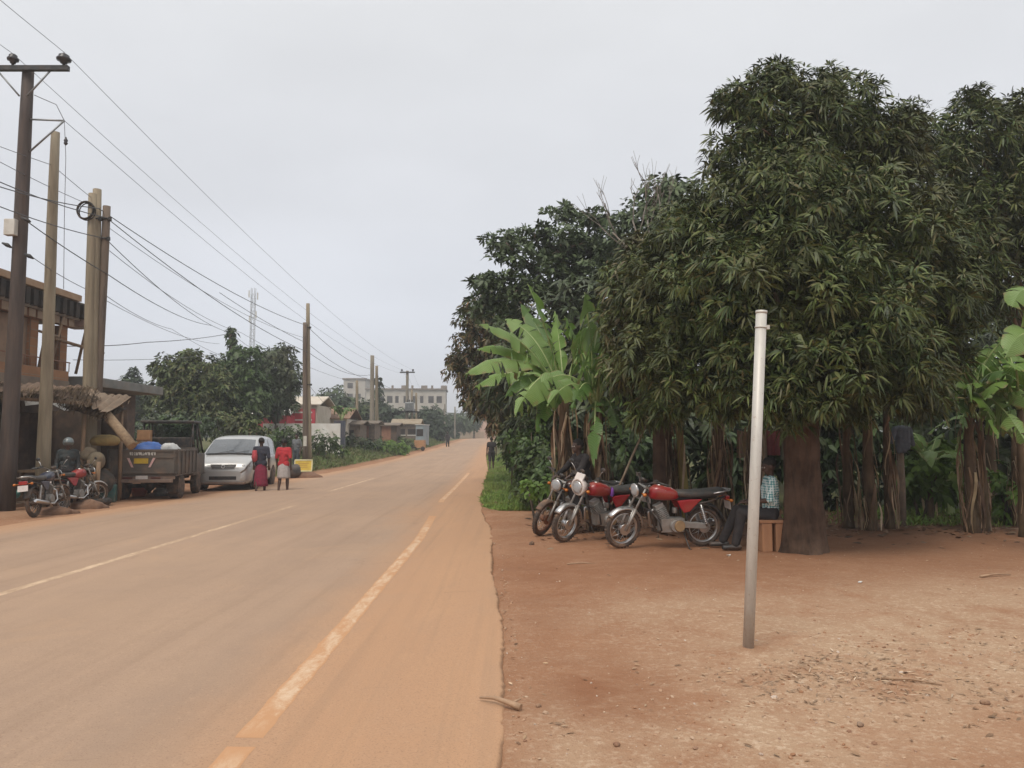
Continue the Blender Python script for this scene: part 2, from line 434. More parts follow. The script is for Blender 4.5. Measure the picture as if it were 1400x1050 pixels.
dust = np.maximum.reduce([sstep(-.9, .35, RXg - lx), sstep(1.5, .1, RXg - xl(RYg)[...]), .75 * np.exp(-((RYg - 17) / 3.2) ** 2) * sstep(-1.6, 0, RXg - lx), .12 * sstep(28, 60, RYg)])
setattr_f(road, 'dust', dust)
setattr_f(road, 'edge', sstep(.016, -.004, np.abs(RXg - edge[:, None])))
t = NT('dusty_asphalt'); P = t.coord('World')
stre = t.scalev(P, (1.6, .16, 1)); n_long = t.noise(stre, .9, 6, .6); n_big = t.noise(P, .35, 5, .6); n_mid = t.noise(P, 4, 7, .7); n_f = t.noise(P, 90, 3, .6)
c = t.mix(t.ramp(n_long, [(.36, 0.0), (.66, 1.0)]), (.315, .218, .155), (.372, .256, .180))
c = t.mix(t.ramp(n_big, [(.42, 0.0), (.7, .7)]), c, (.395, .268, .180))
c = t.mix(t.ramp(n_mid, [(.5, 0.0), (.8, .3)]), c, (.26, .18, .13))
dsum = t.math('ADD', t.attr('dust'), t.math('MULTIPLY', t.math('SUBTRACT', t.noise(t.scalev(P, (1.4, .7, 1)), 1.5, 7, .68, .4), .5), .75))
dm = t.ramp(dsum, [(.12, 0.0), (1.0, 1.0)])
dcol = t.mix(t.ramp(n_long, [(.35, 0.0), (.65, 1.0)]), (.445, .262, .152), (.41, .243, .145))
c = t.mix(dm, c, dcol)
c = t.mix(t.math('MULTIPLY', t.ramp(n_f, [(.54, 0.0), (.66, 1.0)]), .45), c, (.20, .12, .08))
n_s = t.noise(P, 38, 5, .7); c = t.mix(t.math('MULTIPLY', t.ramp(n_s, [(.56, 0.0), (.70, 1.0)]), .34), c, (.54, .37, .24))
n_p = t.noise(t.scalev(P, (1, .5, 1)), 1.1, 8, .75, .6); c = t.mix(t.math('MULTIPLY', t.ramp(n_p, [(.55, 0.0), (.72, 1.0)]), .30), c, (.50, .31, .18))
n_q = t.noise(t.scalev(P, (5.5, .10, 1)), 1.0, 6, .6); c = t.mix(t.math('MULTIPLY', t.ramp(n_q, [(.52, 0.0), (.72, 1.0)]), .32), c, (.25, .165, .11))
vo = t.n('ShaderNodeTexVoronoi', feature='DISTANCE_TO_EDGE'); vo.inputs['Scale'].default_value = .55; wv = t.n('ShaderNodeVectorMath', operation='ADD'); nv = t.n('ShaderNodeTexNoise'); nv.inputs['Scale'].default_value = 1.7; t.l(P, nv.inputs['Vector']); t.l(P, wv.inputs[0]); t.l(nv.outputs['Color'], wv.inputs[1]); t.l(wv.outputs[0], vo.inputs['Vector'])
crk = t.math('MULTIPLY', t.ramp(vo.outputs['Distance'], [(.0, 1.0), (.012, 0.0)]), t.ramp(t.noise(P, .8, 4), [(.56, 0.0), (.66, .35)])); c = t.mix(crk, c, (.16, .10, .065))
c = t.mix(t.math('MULTIPLY', t.attr('edge'), .5), c, (.13, .075, .045))
t.col(c); t.set(.88, 0, .2); t.bump(t.math('ADD', n_f, t.math('MULTIPLY', n_mid, .5)), .25, .008)
road.data.materials.append(t.m)

def linemat():
    t = NT('worn_line_paint'); P = t.coord('World')
    w = t.ramp(t.noise(t.scalev(P, (2.2, .8, 1)), 2.6, 9, .80, .3), [(.43, 0.0), (.60, 1.0)])
    ed = t.ramp(t.math('ADD', t.attr('u'), t.math('MULTIPLY', t.math('SUBTRACT', t.noise(P, 22, 6, .75), .5), 1.5)), [(.12, 0.0), (.34, 1.0)]); w = t.math('MULTIPLY', w, ed); w = t.math('MULTIPLY', w, t.attr('keep'))
    c = t.mix(t.noise(P, 20, 5), (.62, .46, .32), (.54, .385, .26))
    t.col(t.mix(w, t.mix(t.attr('dirt'), (.38, .26, .172), (.475, .262, .138)), c)); t.set(.85, 0, .2); t.bump(t.noise(P, 60, 3), .2, .005); return t.m
LM = linemat()
def road_line(segs, fx, w):
    m = MB(); U = []; KP = []
    for a, b in segs:
        ys = np.arange(a, b, .1 if b < 17 else .25); L = []; Rr = []
        for i, y in enumerate(ys):
            x = float(fx(y)); k = 1
            ww = w * k / 2
            jl, jr = RNG.normal() * .004, RNG.normal() * .004
            L.append((x - ww + jl, y, roadz(x - ww, y) + .0008)); Rr.append((x + ww + jr, y, roadz(x + ww, y) + .0008)); KP.append(float(1 - sstep(13.5, 16.6, y) * (y < 18)) * min(1, i * .3, (len(ys) - 1 - i) * .3))
        k = len(ys); C_ = [((a_[0] + b_[0]) / 2, a_[1], (a_[2] + b_[2]) / 2 + .0032) for a_, b_ in zip(L, Rr)]; U += [0] * k + [1] * k + [0] * k; kk_ = KP[-k:]; C_ = [(p[0], p[1], p[2] - .0032 * (1 - q_)) for p, q_ in zip(C_, kk_)]; KP[-k:] = kk_ * 3
        m.add(L + C_ + Rr, [f for i in range(k - 1) for f in ((i, i + k, i + k + 1, i + 1), (i + k, i + 2 * k, i + 2 * k + 1, i + k + 1))])
    o = tag(m.build('road_marking', LM), kind='structure'); setattr_f(o, 'u', U); setattr_f(o, 'keep', KP); setattr_f(o, 'dirt', [1.0 if fx is linex else 0.0] * len(U)); return o
road_line([(-6, 4.18), (4.22, 16.6), (20.2, 37)], linex, .15)
road_line([(-3, 19.2), (24.3, 32.5)], lambda y: np.interp(y, [0, 8, 19.3, 24.4, 33], [-5.08, -5.14, -5.23, -5.66, -5.62]), .135)

# ------------------------------------------------------------------ loose stuff on the ground
def stones(n, spots, smin, smax):
    m_v, m_f, k = [], [], 0
    b = bmesh.new(); bmesh.ops.create_icosphere(b, subdivisions=1, radius=1); bv = np.array([v.co[:] for v in b.verts]); bf = np.array([[v.index for v in f.verts] for f in b.faces]); b.free()
    for i in range(n):
        x, y = spots(); s = smin * (smax / smin) ** (RNG.random() ** 2.2)
        M = np.array(Euler(RNG.uniform(0, 6, 3)).to_matrix()); sc = s * RNG.uniform(.55, 1.1, 3)
        v = (bv * (1 + RNG.normal(size=(len(bv), 1)) * .16) * sc) @ M.T
        v[:, 2] *= .7; m_v.append(v + np.array([x, y, float(dirtz(x, y)) + s * .15])); m_f.append(bf + k); k += len(bv)
    return np.concatenate(m_v), np.concatenate(m_f)
def spot_a():
    while True:
        y = 3.4 + 9 * RNG.random() ** 1.4; x = RNG.uniform(-.1, .78 * y)
        if RNG.random() < .16: x = float(xr(y)) + .04 + abs(RNG.normal()) * .07
        if x > xr(y) + .04: return x, y
def spot_b():
    r = RNG.choice(3, p=[.5, .3, .2]); c0 = [(2.2, 5.3, .55, .4), (3.3, 6.1, .7, .35), (1.2, 4.3, .5, .35)][r]
    return c0[0] + RNG.normal() * c0[2], c0[1] + RNG.normal() * c0[3]
va, fa = stones(1700, spot_a, .003, .015); vb, fb = stones(900, spot_b, .004, .02)
t = NT('gravel'); g_ = t.n('ShaderNodeNewGeometry')
t.col(t.ramp(g_.outputs['Random Per Island'], [(.1, (.30, .16, .09)), (.4, (.40, .24, .15)), (.65, (.46, .33, .23)), (.9, (.24, .13, .08)), (1, (.55, .46, .38))])); t.set(.9, 0, .2)
tag(npmesh('gravel', np.concatenate([va, vb]), [np.concatenate([fa, fb + len(va)])], t.m, smooth=False), 'loose pebbles and grit strewn over the red dirt forecourt', 'gravel', kind='stuff')
def litter(n, spots, L, name, cols, label):
    xy = np.array([spots() for _ in range(n)]); z = dirtz(xy[:, 0], xy[:, 1]) + .008
    a = RNG.uniform(0, 6.28, n); D = np.stack([np.cos(a), np.sin(a), RNG.uniform(-.05, .25, n)], -1)
    N = unit(np.stack([RNG.normal(size=n) * .3, RNG.normal(size=n) * .3, np.ones(n)], -1))
    l = RNG.uniform(.5, 1.3, n) * L
    V, tr, qd = leaf_arrays(np.stack([xy[:, 0], xy[:, 1], z], -1), unit(D), N, l, l * RNG.uniform(*((.05, .14) if 'twig' in name else (.18, .38)), n), RNG.uniform(-.1, .3, n))
    return tag(npmesh(name, V, [tr, qd], leafmat(name + '_leaf', cols, rough=.8, spec=.2)), label, 'leaf litter', kind='stuff')
def spot_l():
    r = RNG.choice(4, p=[.3, .15, .2, .35])
    if r == 3: return spot_a()
    c0 = [(2.1, 5.35, .5, .3), (2.75, 4.8, .35, .3), (3.9, 6.2, .8, .3)][r]
    return c0[0] + RNG.normal() * c0[2], c0[1] + RNG.normal() * c0[3]
litter(520, spot_l, .05, 'dry_leaf_litter', [(.28, .17, .10), (.42, .28, .17), (.20, .115, .065), (.36, .25, .16), (.17, .10, .06), (.46, .33, .22)], 'dry brown leaf scraps around the foot of the silver post')
def spot_w():
    r = RNG.choice(4, p=[.35, .3, .2, .15]); a = RNG.uniform(-.6, 2.2)
    if r == 0: return 1.95 + .42 * math.cos(a) + RNG.normal() * .26, 5.55 - .3 * math.sin(a) + RNG.normal() * .2
    c0 = [(2.35, 5.05, .5, .28), (3.2, 5.6, .8, .4), (4.1, 5.3, .6, .35)][r - 1]
    return c0[0] + RNG.normal() * c0[2], c0[1] + RNG.normal() * c0[3]
litter(620, spot_w, .07, 'dry_twig_litter', [(.27, .17, .11), (.36, .25, .165), (.20, .13, .09), (.46, .35, .25)], 'scattered dry twigs and straw around the post and to its right')
def spot_t():
    while True:
        x = RNG.uniform(.4, 12); y = RNG.uniform(11.5, 17)
        if RNG.random() < min(1, max(.06, (y - 12.3) / 2)): return x, y
litter(2600, spot_t, .15, 'fallen_leaves', [(.14, .08, .05), (.24, .14, .085), (.10, .065, .045), (.32, .22, .14), (.075, .05, .035)], 'carpet of dead leaves under the mango and banana trees')
# separate oddments
stick_m = pm('dry_stick', (.40, .26, .16), (.28, .17, .10), 12)
a = G(656, 957); b = G(712, 970); a.z = roadz(a.x, a.y) + .02; b.z = float(dirtz(b.x, b.y)) + .02
mm = MB(); mm.tube([a, a.lerp(b, .35) + Vector((0, .01, .015)), a.lerp(b, .7) + Vector((0, -.01, .015)), b], [.006, .012, .016, .022], 7)
mm.tube([a.lerp(b, .72), a.lerp(b, .8) + Vector((.05, .06, .02))], [.009, .005], 6)
tag(mm.build('fallen_stick', stick_m), 'broken dry stick lying across the crumbling edge of the tarmac', 'stick')
def twig(px, py, L, ang, label, r=.008):
    p = G(px, py); p.z = float(dirtz(p.x, p.y)) + r
    d = Vector((math.cos(ang), math.sin(ang), 0)) * L
    tag(MB().tube([p, p + d * .5 + Vector((0, .02, .012)), p + d], [r, r * .9, r * .5], 6).build('fallen_twig', stick_m), label, 'twig')
twig(775, 771, .42, .05, 'pale thin twig lying on dirt below the parked motorcycles')
twig(1340, 791, .45, .3, 'dark twig on dirt near the banana stems at far right', .014)
twig(1205, 930, .35, -.4, 'short grey twig among the grit right of the silver post')
def scrap(px, py, s, colr, label):
    p = G(px, py); p.z = float(dirtz(p.x, p.y)) + .006; m = MB()
    pts = [(math.cos(i * 1.05 + .3) * s * random.uniform(.6, 1.1), math.sin(i * 1.05 + .3) * s * random.uniform(.6, 1.1), random.uniform(.0, .5) * s) for i in range(6)]
    m.add([(0, 0, .35 * s)] + pts, [(0, 1 + i, 1 + (i + 1) % 6) for i in range(6)], False)
    m.add([(x * .97, y * .97, z - .004) for x, y, z in [(0, 0, .35 * s)] + pts], [(0, 1 + (i + 1) % 6, 1 + i) for i in range(6)], False)
    tag(m.build('litter_scrap', pm('scrap' + label[:9], colr, bump=0, dust=.2), loc=p, fix=False), label, 'litter')
scrap(1176, 797, .035, (.75, .72, .68), 'white paper scrap on open dirt right of the silver post')
scrap(996, 760, .04, (.72, .68, .62), 'crumpled white scrap on dirt between motorcycle and silver post')
scrap(832, 748, .03, (.8, .78, .74), 'tiny white scrap by the front tyre of the nearest red motorcycle')
scrap(648, 732, .05, (.16, .17, .22), 'flattened dark blue scrap on the dusty road edge')
scrap(1222, 700, .06, (.6, .58, .55), 'white litter at the foot of the dark stems right of the mango trunk')
def rock(px, py, s, label, c=(.33, .2, .125)):
    p = G(px, py); p.z = float(dirtz(p.x, p.y)) + s * .25; m = MB(); m.ell((0, 0, 0), (s * .8, s * .58, s * .40), 11, 8, (.2, .1, px))
    for v in m.v: v *= 1 + .22 * math.sin(v.x / s * 3.1 + px) * math.cos(v.y / s * 4 + py) + .12 * math.sin(v.y / s * 9 + v.z / s * 7 + px)
    tag(m.build('rock', pm('rock_stone' + str(px), c, (.20, .12, .075), 30, .9, bump=.8), loc=p), label, 'rock')
rock(736, 962, .028, 'pale brown stone on dirt beside the end of the broken stick')
rock(843, 1013, .03, 'dark red stone on dirt near the bottom edge of the picture', (.25, .12, .07))
rock(1176, 992, .032, 'dull stone on grit at bottom right, below the silver post', (.28, .2, .14))
rock(1347, 962, .04, 'largest brown stone on grit at the lower right')
rock(727, 745, .07, 'dark clod on dirt in front of the leftmost motorcycle', (.08, .05, .035))
rock(676, 688, .10, 'blackish clod at the road edge below the grass patch', (.05, .04, .03))
# ------------------------------------------------------------------ people
SKIN = pm('dark_skin', (.085, .045, .030), (.060, .032, .022), 6, .5, bump=.05, dust=0); HAIRM = pm('black_hair', (.014, .012, .011), (.022, .018, .016), 60, .85, bump=.8, bsc=120, dust=0)
EYEM = pm('eye_white', (.6, .57, .52), None, 5, .3, bump=0, dust=0); SHOE = pm('black_shoe', (.025, .023, .022), None, 8, .5, dust=.3)
def capsule(m, a, b, ra, rb, n=14):
    a, b = Vector(a), Vector(b); d = b - a
    if d.length < 1e-5: m.ell(a, max(ra, rb), n, 8); return
    u, w, d = frame(d); L = (b - a).length; pr = [(ra * math.sin(k * math.pi / 8), -ra * math.cos(k * math.pi / 8)) for k in range(5)] + [(rb * math.cos(k * math.pi / 8), L + rb * math.sin(k * math.pi / 8)) for k in range(5)]
    m.lathe([(max(r, .0006), h) for r, h in pr], a, d, n)
def remesh(m, vox, name, mat, parent, it=4):
    o = m.build(name, mat); r = o.modifiers.new('r', 'REMESH'); r.mode = 'VOXEL'; r.voxel_size = vox; r.use_smooth_shade = True
    s = o.modifiers.new('s', 'SMOOTH'); s.iterations = it; s.factor = .5
    dg = bpy.context.evaluated_depsgraph_get(); me = bpy.data.meshes.new_from_object(o.evaluated_get(dg)); old = o.data
    o.modifiers.clear(); o.data = me; me.name = name; bpy.data.meshes.remove(old); o.parent = parent
    if not me.materials: me.materials.append(mat)
    return o
def V3(*a): return Vector(a)
def standing(stride=0.0, arm=0.0, lean=0.0):
    J = dict(pel=V3(0, 0, .93), chest=V3(0, lean * .4, 1.26), neck=V3(0, lean * .7, 1.44), head=V3(0, lean + .015, 1.585), face=V3(0, 1, 0))
    for s, k in ((1, 'R'), (-1, 'L')):
        f = stride * s
        J['sh' + k] = V3(.18 * s, lean * .6, 1.385); J['el' + k] = V3(.235 * s, lean * .6 - .03 - arm * f * .5, 1.11); J['wr' + k] = V3(.235 * s, lean * .6 + .05 - arm * f * 1.0, .88)
        J['hip' + k] = V3(.09 * s, 0, .90); J['kn' + k] = V3(.095 * s, .03 + f * .5, .49); J['an' + k] = V3(.095 * s, -.02 + f * (1.0 if f > 0 else .95), .085 + (.0 if f >= 0 else .06)); J['toe' + k] = J['an' + k] + V3(.012 * s, .155, -.055 - (.0 if f >= 0 else .045))
    return J
def hand(m, wr, d, s, curl=.5):
    """palm, four unequal bent fingers, thumb from the side of the palm"""
    d = d.normalized(); side = d.cross(V3(0, 0, 1)); side = side.normalized() if side.length > .1 else V3(1, 0, 0)
    side = side * s; nrm = d.cross(side).normalized()
    if nrm.z > 0 and abs(d.z) < .7: nrm = -nrm
    for q in (-.026, 0, .026): capsule(m, wr + side * q * .7, wr + d * .085 + side * q, .014, .012, 8)
    for i, (q, L) in enumerate(((-.032, .062), (-.011, .075), (.011, .08), (.032, .07))):
        a = wr + d * .088 + side * q; b = a + (d + nrm * curl * .5).normalized() * L * .5; c = b + (d + nrm * curl * 1.6).normalized() * L * .5
        capsule(m, a, b, .0098, .009, 8); capsule(m, b, c, .009, .0078, 8)
    a = wr + d * .028 + side * .03; b = a + (d * .7 + side * .75 + nrm * .3).normalized() * .038; c = b + (d + side * .2 + nrm * .4).normalized() * .03
    capsule(m, a, b, .012, .0105, 8); capsule(m, b, c, .0105, .009, 8)
def person(label, loc, rz, J, H=1.7, top=None, sleeve=.55, bottom=None, bmat=None, blen=.3, vox=.011, shoes=SHOE, hair=True, female=False, extras=None):
    root = thing('person', loc, rz, label, 'person'); k = H / 1.7; root.scale = (k, k, k)
    up = (J['neck'] - J['pel']).normalized(); fw = J['face'].normalized(); rt = fw.cross(V3(0, 0, 1)).normalized(); hd = J['head']; hu = V3(0, 0, 1) if 'hup' not in J else J['hup'].normalized()
    m = MB(); sw = (J['shR'] - J['shL']).normalized()
    def torso(m, g):
        hr = .105 if female else .095
        capsule(m, J['hipL'].lerp(J['pel'], .3) + up * .03, J['hipR'].lerp(J['pel'], .3) + up * .03, hr + g, hr + g)
        w = J['pel'].lerp(J['chest'], .5); ws = .055 if female else .07
        capsule(m, w - sw * ws, w + sw * ws, .085 + g, .085 + g); capsule(m, J['pel'], J['chest'], .10 + g, .11 + g)
        capsule(m, J['chest'] - sw * .085, J['chest'] + sw * .085, .098 + g, .098 + g)
        c2 = J['chest'].lerp(J['neck'], .45); capsule(m, c2 - sw * .10, c2 + sw * .10, .08 + g, .08 + g)
        capsule(m, J['shL'].lerp(J['neck'], .1), J['shR'].lerp(J['neck'], .1), .052 + g, .052 + g)
        if female:
            for s in (-1, 1): m.ell(J['chest'] + sw * .07 * s + fw * .075 + up * .02, .058 + g)
    torso(m, 0)
    capsule(m, J['neck'] - up * .03, hd - hu * .05, .052, .05)
    m.ell(hd + hu * .02 - fw * .008, (.078, .095, .10), 16, 10, None); capsule(m, hd - hu * .05 + fw * .035, hd - hu * .072 + fw * .05, .052, .036)
    capsule(m, hd + hu * .01 + fw * .088, hd - hu * .022 + fw * .104, .010, .016, 8)      # nose
    capsule(m, hd - hu * .052 + fw * .083 - rt * .02, hd - hu * .052 + fw * .083 + rt * .02, .0095, .0095, 8)   # lips
    capsule(m, hd + hu * .03 + fw * .08 - rt * .035, hd + hu * .03 + fw * .08 + rt * .035, .012, .012, 8)  # brow
    for s in (-1, 1): m.ell(hd + rt * .08 * s - fw * .005 - hu * .005, (.014, .022, .032), 8, 6)
    for kx, s in (('R', 1), ('L', -1)):
        capsule(m, J['sh' + kx], J['el' + kx], .05, .038); capsule(m, J['el' + kx], J['wr' + kx], .038, .026)
        hand(m, J['wr' + kx], J.get('hd' + kx, J['wr' + kx] - J['el' + kx]), -s)
        capsule(m, J['hip' + kx], J['kn' + kx], .082, .054); capsule(m, J['kn' + kx], J['kn' + kx].lerp(J['an' + kx], .35), .052, .054); capsule(m, J['kn' + kx].lerp(J['an' + kx], .3), J['an' + kx], .053, .034)
        capsule(m, J['an' + kx] + V3(0, 0, -.03), J['toe' + kx], .036, .028)
    remesh(m, vox, 'body', SKIN, root)
    if hair:
        h = MB(); h.ell(hd + hu * .045 - fw * .022, (.088, .098, .088), 18, 12)
        for v in h.v: v += (v - hd).normalized() * .006 * math.sin(v.x * 160) * math.sin(v.z * 150 + v.y * 90)
        if female: h.ell(hd + hu * .04 - fw * .10, (.05, .045, .05), 12, 8)
        h.build('hair', HAIRM, root)
    for s in (-1, 1): MB().ell(hd + rt * .032 * s + fw * .083 + hu * .008, .0115, 8, 6).build('eye', EYEM, root)
    if top:
        m = MB(); torso(m, .016)
        for kx in 'RL':
            a, b = J['sh' + kx], J['el' + kx]; capsule(m, a, a.lerp(b, min(1, sleeve * 1.6)), .062, .054)
            if sleeve > .7: capsule(m, b, b.lerp(J['wr' + kx], .9), .052, .038)
        remesh(m, vox, 'shirt', top, root, 3)
    if bottom == 'trousers' or bottom == 'shorts':
        m = MB(); g = .018; capsule(m, J['hipL'].lerp(J['pel'], .3) + up * .02, J['hipR'].lerp(J['pel'], .3) + up * .02, .118, .118); capsule(m, J['pel'], J['pel'] + up * .07, .105, .10)
        for kx in 'RL':
            capsule(m, J['hip' + kx], J['kn' + kx], .102, .075)
            if bottom == 'trousers': capsule(m, J['kn' + kx], J['an' + kx] + V3(0, 0, .01), .075, .062)
        remesh(m, vox, 'trousers' if bottom == 'trousers' else 'shorts', bmat, root, 3)
    if bottom == 'skirt':
        m = MB(); n = 40; rs = []; mid = (J['knL'] + J['knR']) / 2
        for i in range(9):
            s = i / 8; z = J['pel'].z + .10 - s * (J['pel'].z + .10 - blen); ctr = J['pel'].lerp(mid, min(1, s * .8)); rx = .115 + .055 * min(1, s * 2.5) + .03 * s; ry = .10 + .045 * min(1, s * 2.5) + .035 * s
            rs.append([V3(ctr.x + rx * math.cos(6.283 * j / n) * (1 + .05 * s * math.sin(j * 7 * 6.283 / n)), ctr.y + ry * math.sin(6.283 * j / n) * (1 + .07 * s * math.sin(j * 9 * 6.283 / n + 1)), z) for j in range(n)])
        m.rings(rs); m.build('skirt', bmat, root)
    if shoes:
        for kx in 'RL':
            m = MB(); a = J['an' + kx]; t_ = J['toe' + kx]; b_ = a + (a - t_) * .28; b_.z = min(a.z, t_.z + .03) - .01; capsule(m, b_ + V3(0, 0, -.005), t_, .045, .038, 12)
            z0 = min(v.z for v in m.v)
            for v in m.v: v.z = max(v.z, t_.z - .03)
            m.build('shoe', shoes, root)
    if extras: extras(root, J)
    return root
def cloth(name, a, b=None, dust=.1, sc=14): return pm(name, a, b, sc, .9, bump=.4, bsc=60, dust=dust)
NAVY = cloth('navy_cloth', (.032, .036, .055), (.022, .024, .038)); MAG = cloth('magenta_cloth', (.26, .022, .060), (.17, .016, .042)); REDC = cloth('red_cloth', (.50, .035, .045), (.36, .025, .035), .05)
GREYW = cloth('pale_grey_cloth', (.48, .44, .42), (.36, .33, .32)); BLACKC = cloth('black_cloth', (.018, .016, .017), (.028, .025, .026), .05); SLATE = cloth('slate_cloth', (.06, .075, .09), (.04, .05, .06)); GRE = cloth('grey_shirt_cloth', (.16, .17, .18), (.10, .11, .12))
PINKC = cloth('pink_cloth', (.50, .07, .085), (.36, .05, .06), .05)
def bundle(root, J):
    m = MB(); m.ell((-.17, -.07, 1.16), (.09, .13, .20), 16, 10)
    for v in m.v: v *= 1 + .02 * math.sin(v.z * 40)
    m.build('pink_wrap', PINKC, root)
person('woman in navy top and long magenta skirt walking past the silver van', on(at(356, 671, 25).x, 25), R(6), standing(.14, .5), 1.80, NAVY, .6, 'skirt', MAG, .26, female=True, extras=bundle)
person('woman in bright red top and pale grey skirt walking away along the roadside', on(at(387, 670, 25.2).x, 25.2), R(-4), standing(.12, .5), 1.76, REDC, .55, 'skirt', GREYW, .50, female=True)
p3y = 36.5; person('man in grey shirt and dark trousers standing beside the paired poles', on(at(405, 640, p3y).x, p3y), R(160), standing(.03, .2), 1.68, GRE, .6, 'trousers', SLATE, vox=.014)
person('walker in a black top and dark shorts on the right edge of the road', on(at(672, 641, 40).x, 40), R(5), standing(.16, .6), 1.66, BLACKC, .3, 'shorts', BLACKC, vox=.014)
person('distant dark dressed person at the far left edge of the road', on(at(612, 612, 82).x, 82), R(170), standing(.1, .4), 1.68, BLACKC, .8, 'trousers', BLACKC, vox=.02)
HELM = pm('grey_helmet', (.13, .16, .165), (.10, .125, .13), 5, .35, bump=0, coat=.4, dust=.3)
def helmet(root, J):
    m = MB(); c = J['head']; m.ell(c + V3(0, -.01, .04), (.125, .145, .128), 20, 12)
    for v in m.v: v.z = max(v.z, c.z - .035)
    h = m.build('helmet', HELM, root); m = MB(); m.box(c + V3(0, .135, .045), (.19, .05, .012), (R(-14), 0, 0)); m.build('peak', HELM, h)
person('person in a grey helmet and dark jacket standing among the motorcycles by the shack', on(at(90, 690, 18.7).x, 18.7), R(-150), standing(.02, .1), 1.62, cloth('dark_jacket', (.03, .04, .042), (.02, .026, .028)), .9, 'trousers', BLACKC, hair=False, extras=helmet)
# seated man
def sit():
    J = dict(pel=V3(0, .0, .53), chest=V3(0, .01, .86), neck=V3(0, -.005, 1.04), head=V3(0, .015, 1.185), face=V3(-.25, 1, -.3), hup=V3(0, .25, 1))
    for s, k in ((1, 'R'), (-1, 'L')):
        J['sh' + k] = V3(.18 * s, .01, .985); J['hip' + k] = V3(.09 * s, .02, .50)
    J['elR'] = V3(.25, .03, .71); J['wrR'] = V3(.12, .28, .70); J['elL'] = V3(-.24, .06, .72); J['wrL'] = V3(-.08, .33, .68)
    J['hdR'] = V3(-.3, 1, -.1); J['hdL'] = V3(.3, 1, -.1)
    J['knR'] = V3(.12, .45, .56); J['anR'] = V3(.12, .66, .115); J['toeR'] = V3(.13, .82, .055)
    J['knL'] = V3(-.13, .43, .53); J['anL'] = V3(-.14, .52, .10); J['toeL'] = V3(-.15, .68, .045)
    return J
t = NT('teal_check'); v = t.coord(); w1 = t.n('ShaderNodeTexWave', bands_direction='X'); w1.inputs['Scale'].default_value = 9; w2 = t.n('ShaderNodeTexWave', bands_direction='Z'); w2.inputs['Scale'].default_value = 9; w3 = t.n('ShaderNodeTexWave', bands_direction='Y'); w3.inputs['Scale'].default_value = 9
for w_ in (w1, w2, w3): t.l(v, w_.inputs['Vector'])
f = t.math('MULTIPLY', t.math('ADD', t.math('ADD', w1.outputs['Fac'], w2.outputs['Fac']), w3.outputs['Fac']), .333)
t.col(t.ramp(f, [(.28, (.10, .28, .29)), (.44, (.30, .50, .50)), (.62, (.70, .78, .76))])); t.set(.85, 0, .2); t.bump(t.noise(v, 40, 4), .3, .01); CHECK = t.m
bx0, by0 = at(1055, 735, 11.4).x, 11.4
person('man in a teal checked shirt sitting on the wooden bench beside the mango trunk', on(bx0, by0), R(83), sit(), 1.72, CHECK, .6, 'trousers', BLACKC, vox=.008)
# bench
WOODO = pm('orange_bench_wood', (.40, .20, .10), (.30, .145, .075), 6, .85, bump=.3, dust=.4, stretch=(1, 1, .3))
bn = thing('bench', on(at(1054, 755, 11.35).x, 11.35), R(4), 'low orange brown bench with a plank seat against the mango trunk', 'bench')
m = MB(); m.box((0, 0, .425), (.40, .30, .045)); m.build('seat', WOODO, bn, bevel=.008)
for x in (-.10, .10): MB().box((x, -.02, .20), (.15, .24, .404)).build('leg', WOODO, bn, bevel=.012)

# ------------------------------------------------------------------ motorcycles
CHROME = pm('chrome', (.62, .62, .62), (.5, .49, .47), 6, .28, .9, bump=0, dust=.25); ALLOY = pm('cast_alloy', (.36, .35, .33), (.27, .26, .24), 10, .5, .6, .2, dust=.35)
REDP = pm('red_tank_paint', (.33, .010, .018), (.26, .009, .015), 3, .36, 0, bump=0, coat=.35, dust=.42); SEATM = pm('seat_vinyl', (.050, .052, .050), (.036, .037, .036), 12, .55, bump=.15, dust=.2)
BLKP = pm('black_frame_paint', (.018, .018, .018), (.03, .028, .026), 8, .45, dust=.3); TYRE = RUBBER if 'RUBBER' in globals() else pm('black_rubber', (.022, .021, .020), (.03, .028, .026), 12, .85, 0, .2, dust=.35)
TYRED = pm('dusty_tyre', (.085, .062, .048), (.05, .04, .034), 9, .9, bump=.4, dust=.6); LENS = pm('headlamp_glass', (.36, .37, .38), (.26, .27, .28), 5, .25, .05, bump=0, coat=.8, dust=.05); REDL = pm('red_lens', (.36, .010, .012), None, 5, .15, bump=0, coat=.8, dust=.05); AMBER = pm('amber_lens', (.55, .17, .02), None, 5, .2, bump=0, dust=.05)
PURP = pm('purple_ribbon', (.16, .04, .30), (.22, .07, .38), 9, .6, dust=.05); WHITES = pm('white_stripe', (.66, .60, .56), None, 6, .35, bump=0, coat=.4, dust=.2); TANC = pm('tan_cover', (.34, .23, .12), (.26, .17, .09), 9, .6, .2, dust=.4); BLUED = pm('dark_blue_paint', (.03, .035, .06), None, 4, .35, bump=0, coat=.4, dust=.2)
WR = .292
